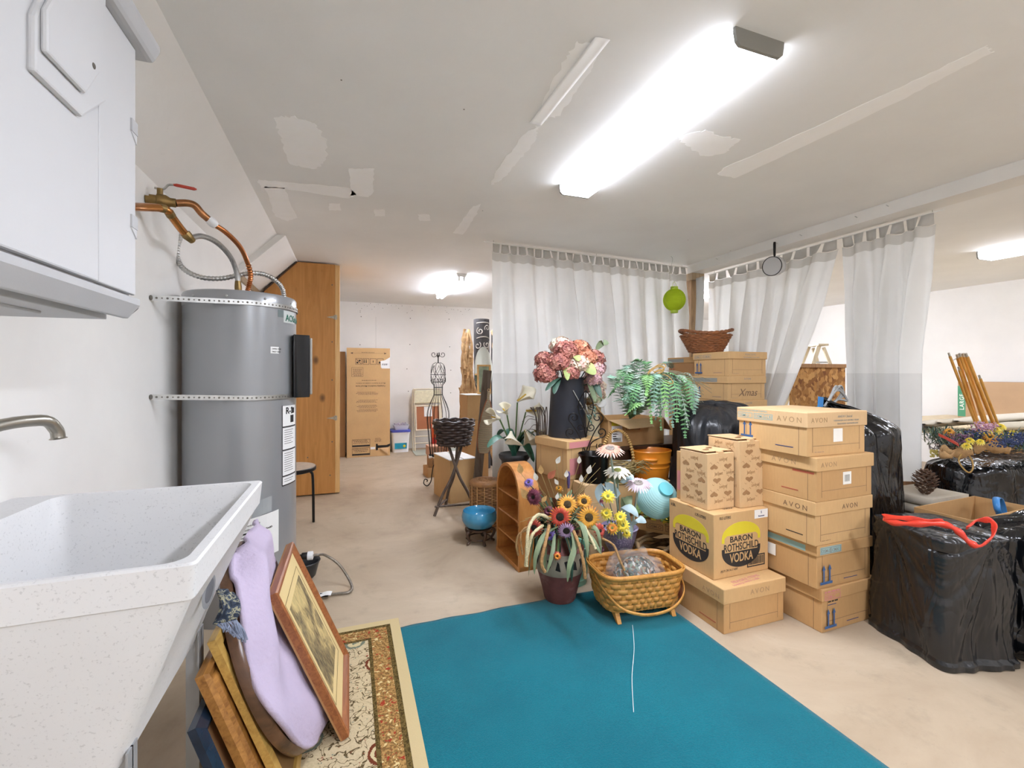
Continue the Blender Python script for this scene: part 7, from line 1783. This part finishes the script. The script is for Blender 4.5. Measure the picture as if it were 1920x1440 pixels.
# canvas lengths
t = thing('canvas_roll_pile', 'long folded lengths of pale canvas heaped on the bench', 'canvas', (0,0,0))
for k in range(5):
    y0_ = 2.78-.13*k; z0 = .735+.028*(k % 3)
    def cf(u, v, k=k, y0_=y0_, z0=z0):
        x = 5.36+1.5*u; a = 2*PI*v; return Vector((x, y0_-.35*(u-.1)+.085*cos(a)*min(1,u*14+.25), z0+.03+.15*u*.5+.032*min(1,u*14+.2)*sin(a)*(1+.3*mnoise.noise(Vector((u*5,v*4,k))))))
    MB().sheet(lambda u, v: cf(v, u), 18, 20, True).build('canvas_length', mat_cloth('pale_canvas_%d' % k, ('b9b1a2','aea593','bfb7a8')[k % 3], 0, .9), t, smooth=180)
t = thing('grey_pipe', 'grey plastic pipe lying along the bench', 'pipe', (0,0,0)); MB().tube([W(1735,818,3.62)+Vector((1.2,.1,.0)) if False else Vector((5.37,2.85,.742)), Vector((6.3,3.0,.742))], .03, 14).build('pipe_tube', mat('grey_pvc','77797c',.4), t, smooth=50)
# dowels in a pail
pc_ = Vector((5.12, 2.06, 0))
t = thing('canvas_pail', 'beige pail holding the yellow poles', 'pail', tuple(pc_)); mb = MB(); mb.lathe([(0,.005),(.15,.0),(.20,.40),(.206,.405),(.20,.41),(.19,.39),(.14,.02),(0,.02)], 30); mb.build('pail', mat('beige_pail','c8b995',.6,var=.1), t, smooth=40)
M_dow = mat_wood('yellow_pole','c88a34','e2ac55',(30,30,3),.4); M_tip = mat('pole_tip','b9b4a8',.4,.6)
tops = [(1781,668,3.7),(1796,671,3.62),(1801,669,3.66),(1807,669,3.6),(1813,669,3.64),(1799,694,3.58),(1838,710,3.55),(1804,672,3.7)]
labs_ = ['yellow pole with a bent metal tip, standing apart at the curtain side of the pail', 'yellow pole with a wire hook at its tip in the beige pail', 'thin yellow pole second in the tight group', 'thick yellow pole in the middle of the tight group', 'thick yellow pole at the outer edge of the tight group', 'short yellow pole inside the group in the beige pail', 'thin lone yellow pole leaning apart on the flower side of the pail', 'yellow pole hidden behind the tight group in the pail']
for i, (px, py, zc) in enumerate(tops):
    tp3 = W(px, py, zc+(.05 if i % 2 else -.05)); k_ = (0,1,3,5,6,2,7,4)[i]
    base = pc_+Vector((CA,-SA,0))*(-.045+.026*k_)+Vector((SA,CA,0))*(.04 if i % 2 else -.04)+Vector((0,0,.023)); d = (tp3-base).normalized()
    t = thing('wooden_pole', labs_[i], 'pole', tuple(base)); r = .0125 if i in (3,4,1) else .0095
    MB().tube([(0,0,0), tp3-base], r, 10).build('shaft', M_dow, t, smooth=60); MB().tube([tp3-base-d*.005, tp3-base+d*.03], r*.75, 8).build('metal_tip', M_tip, t, smooth=60)
    if i == 0: MB().tube([tp3-base-d*.04, W(1794,672,3.64)-base], .003, 5).build('wire_hook', M_steel, t)
t = thing('loop_handle_basket', 'basket with a thick rope loop handle at the edge of the bench', 'basket', (5.0, 1.60, 0)); mb = MB(); weave_rows(mb, lambda z: .13, .0, .72, 24, 24, .014, .006, 60); mb.build('woven_wall', M_cane, t, smooth=60)
MB().tube([(.07*cos(PI*i/16), -.02, .72+.10*sin(PI*i/16)) for i in range(17)], .018, 8).build('rope_handle', mat('rope_tan','b28e66',.8,var=.2,vscale=40,bump=.5,bscale=80), t, smooth=60)
# ================================================================== camera, world, view
cam = bpy.data.cameras.new('camera'); co = bpy.data.objects.new('camera', cam); COL.objects.link(co)
co.location = (0, 0, EYE); co.rotation_euler = (R(90), 0, -YAW)
cam.sensor_width = 36; cam.lens = 845/1920*36; cam.shift_y = -20/1920; cam.clip_start = .02
SC.camera = co
w = bpy.data.worlds.new('world'); SC.world = w; w.use_nodes = True
w.node_tree.nodes['Background'].inputs[0].default_value = (.8,.85,.9,1); w.node_tree.nodes['Background'].inputs[1].default_value = .3
SC.view_settings.view_transform = 'Standard'; SC.view_settings.look = 'None'
SC.view_settings.exposure = EXPO; SC.view_settings.gamma = 1; SC.view_settings.use_curve_mapping = False
SC.cycles.max_bounces = 8; SC.cycles.diffuse_bounces = 5; SC.cycles.use_adaptive_sampling = True; SC.cycles.adaptive_threshold = .045; SC.cycles.use_denoising = True
SC.cycles.sample_clamp_indirect = 6
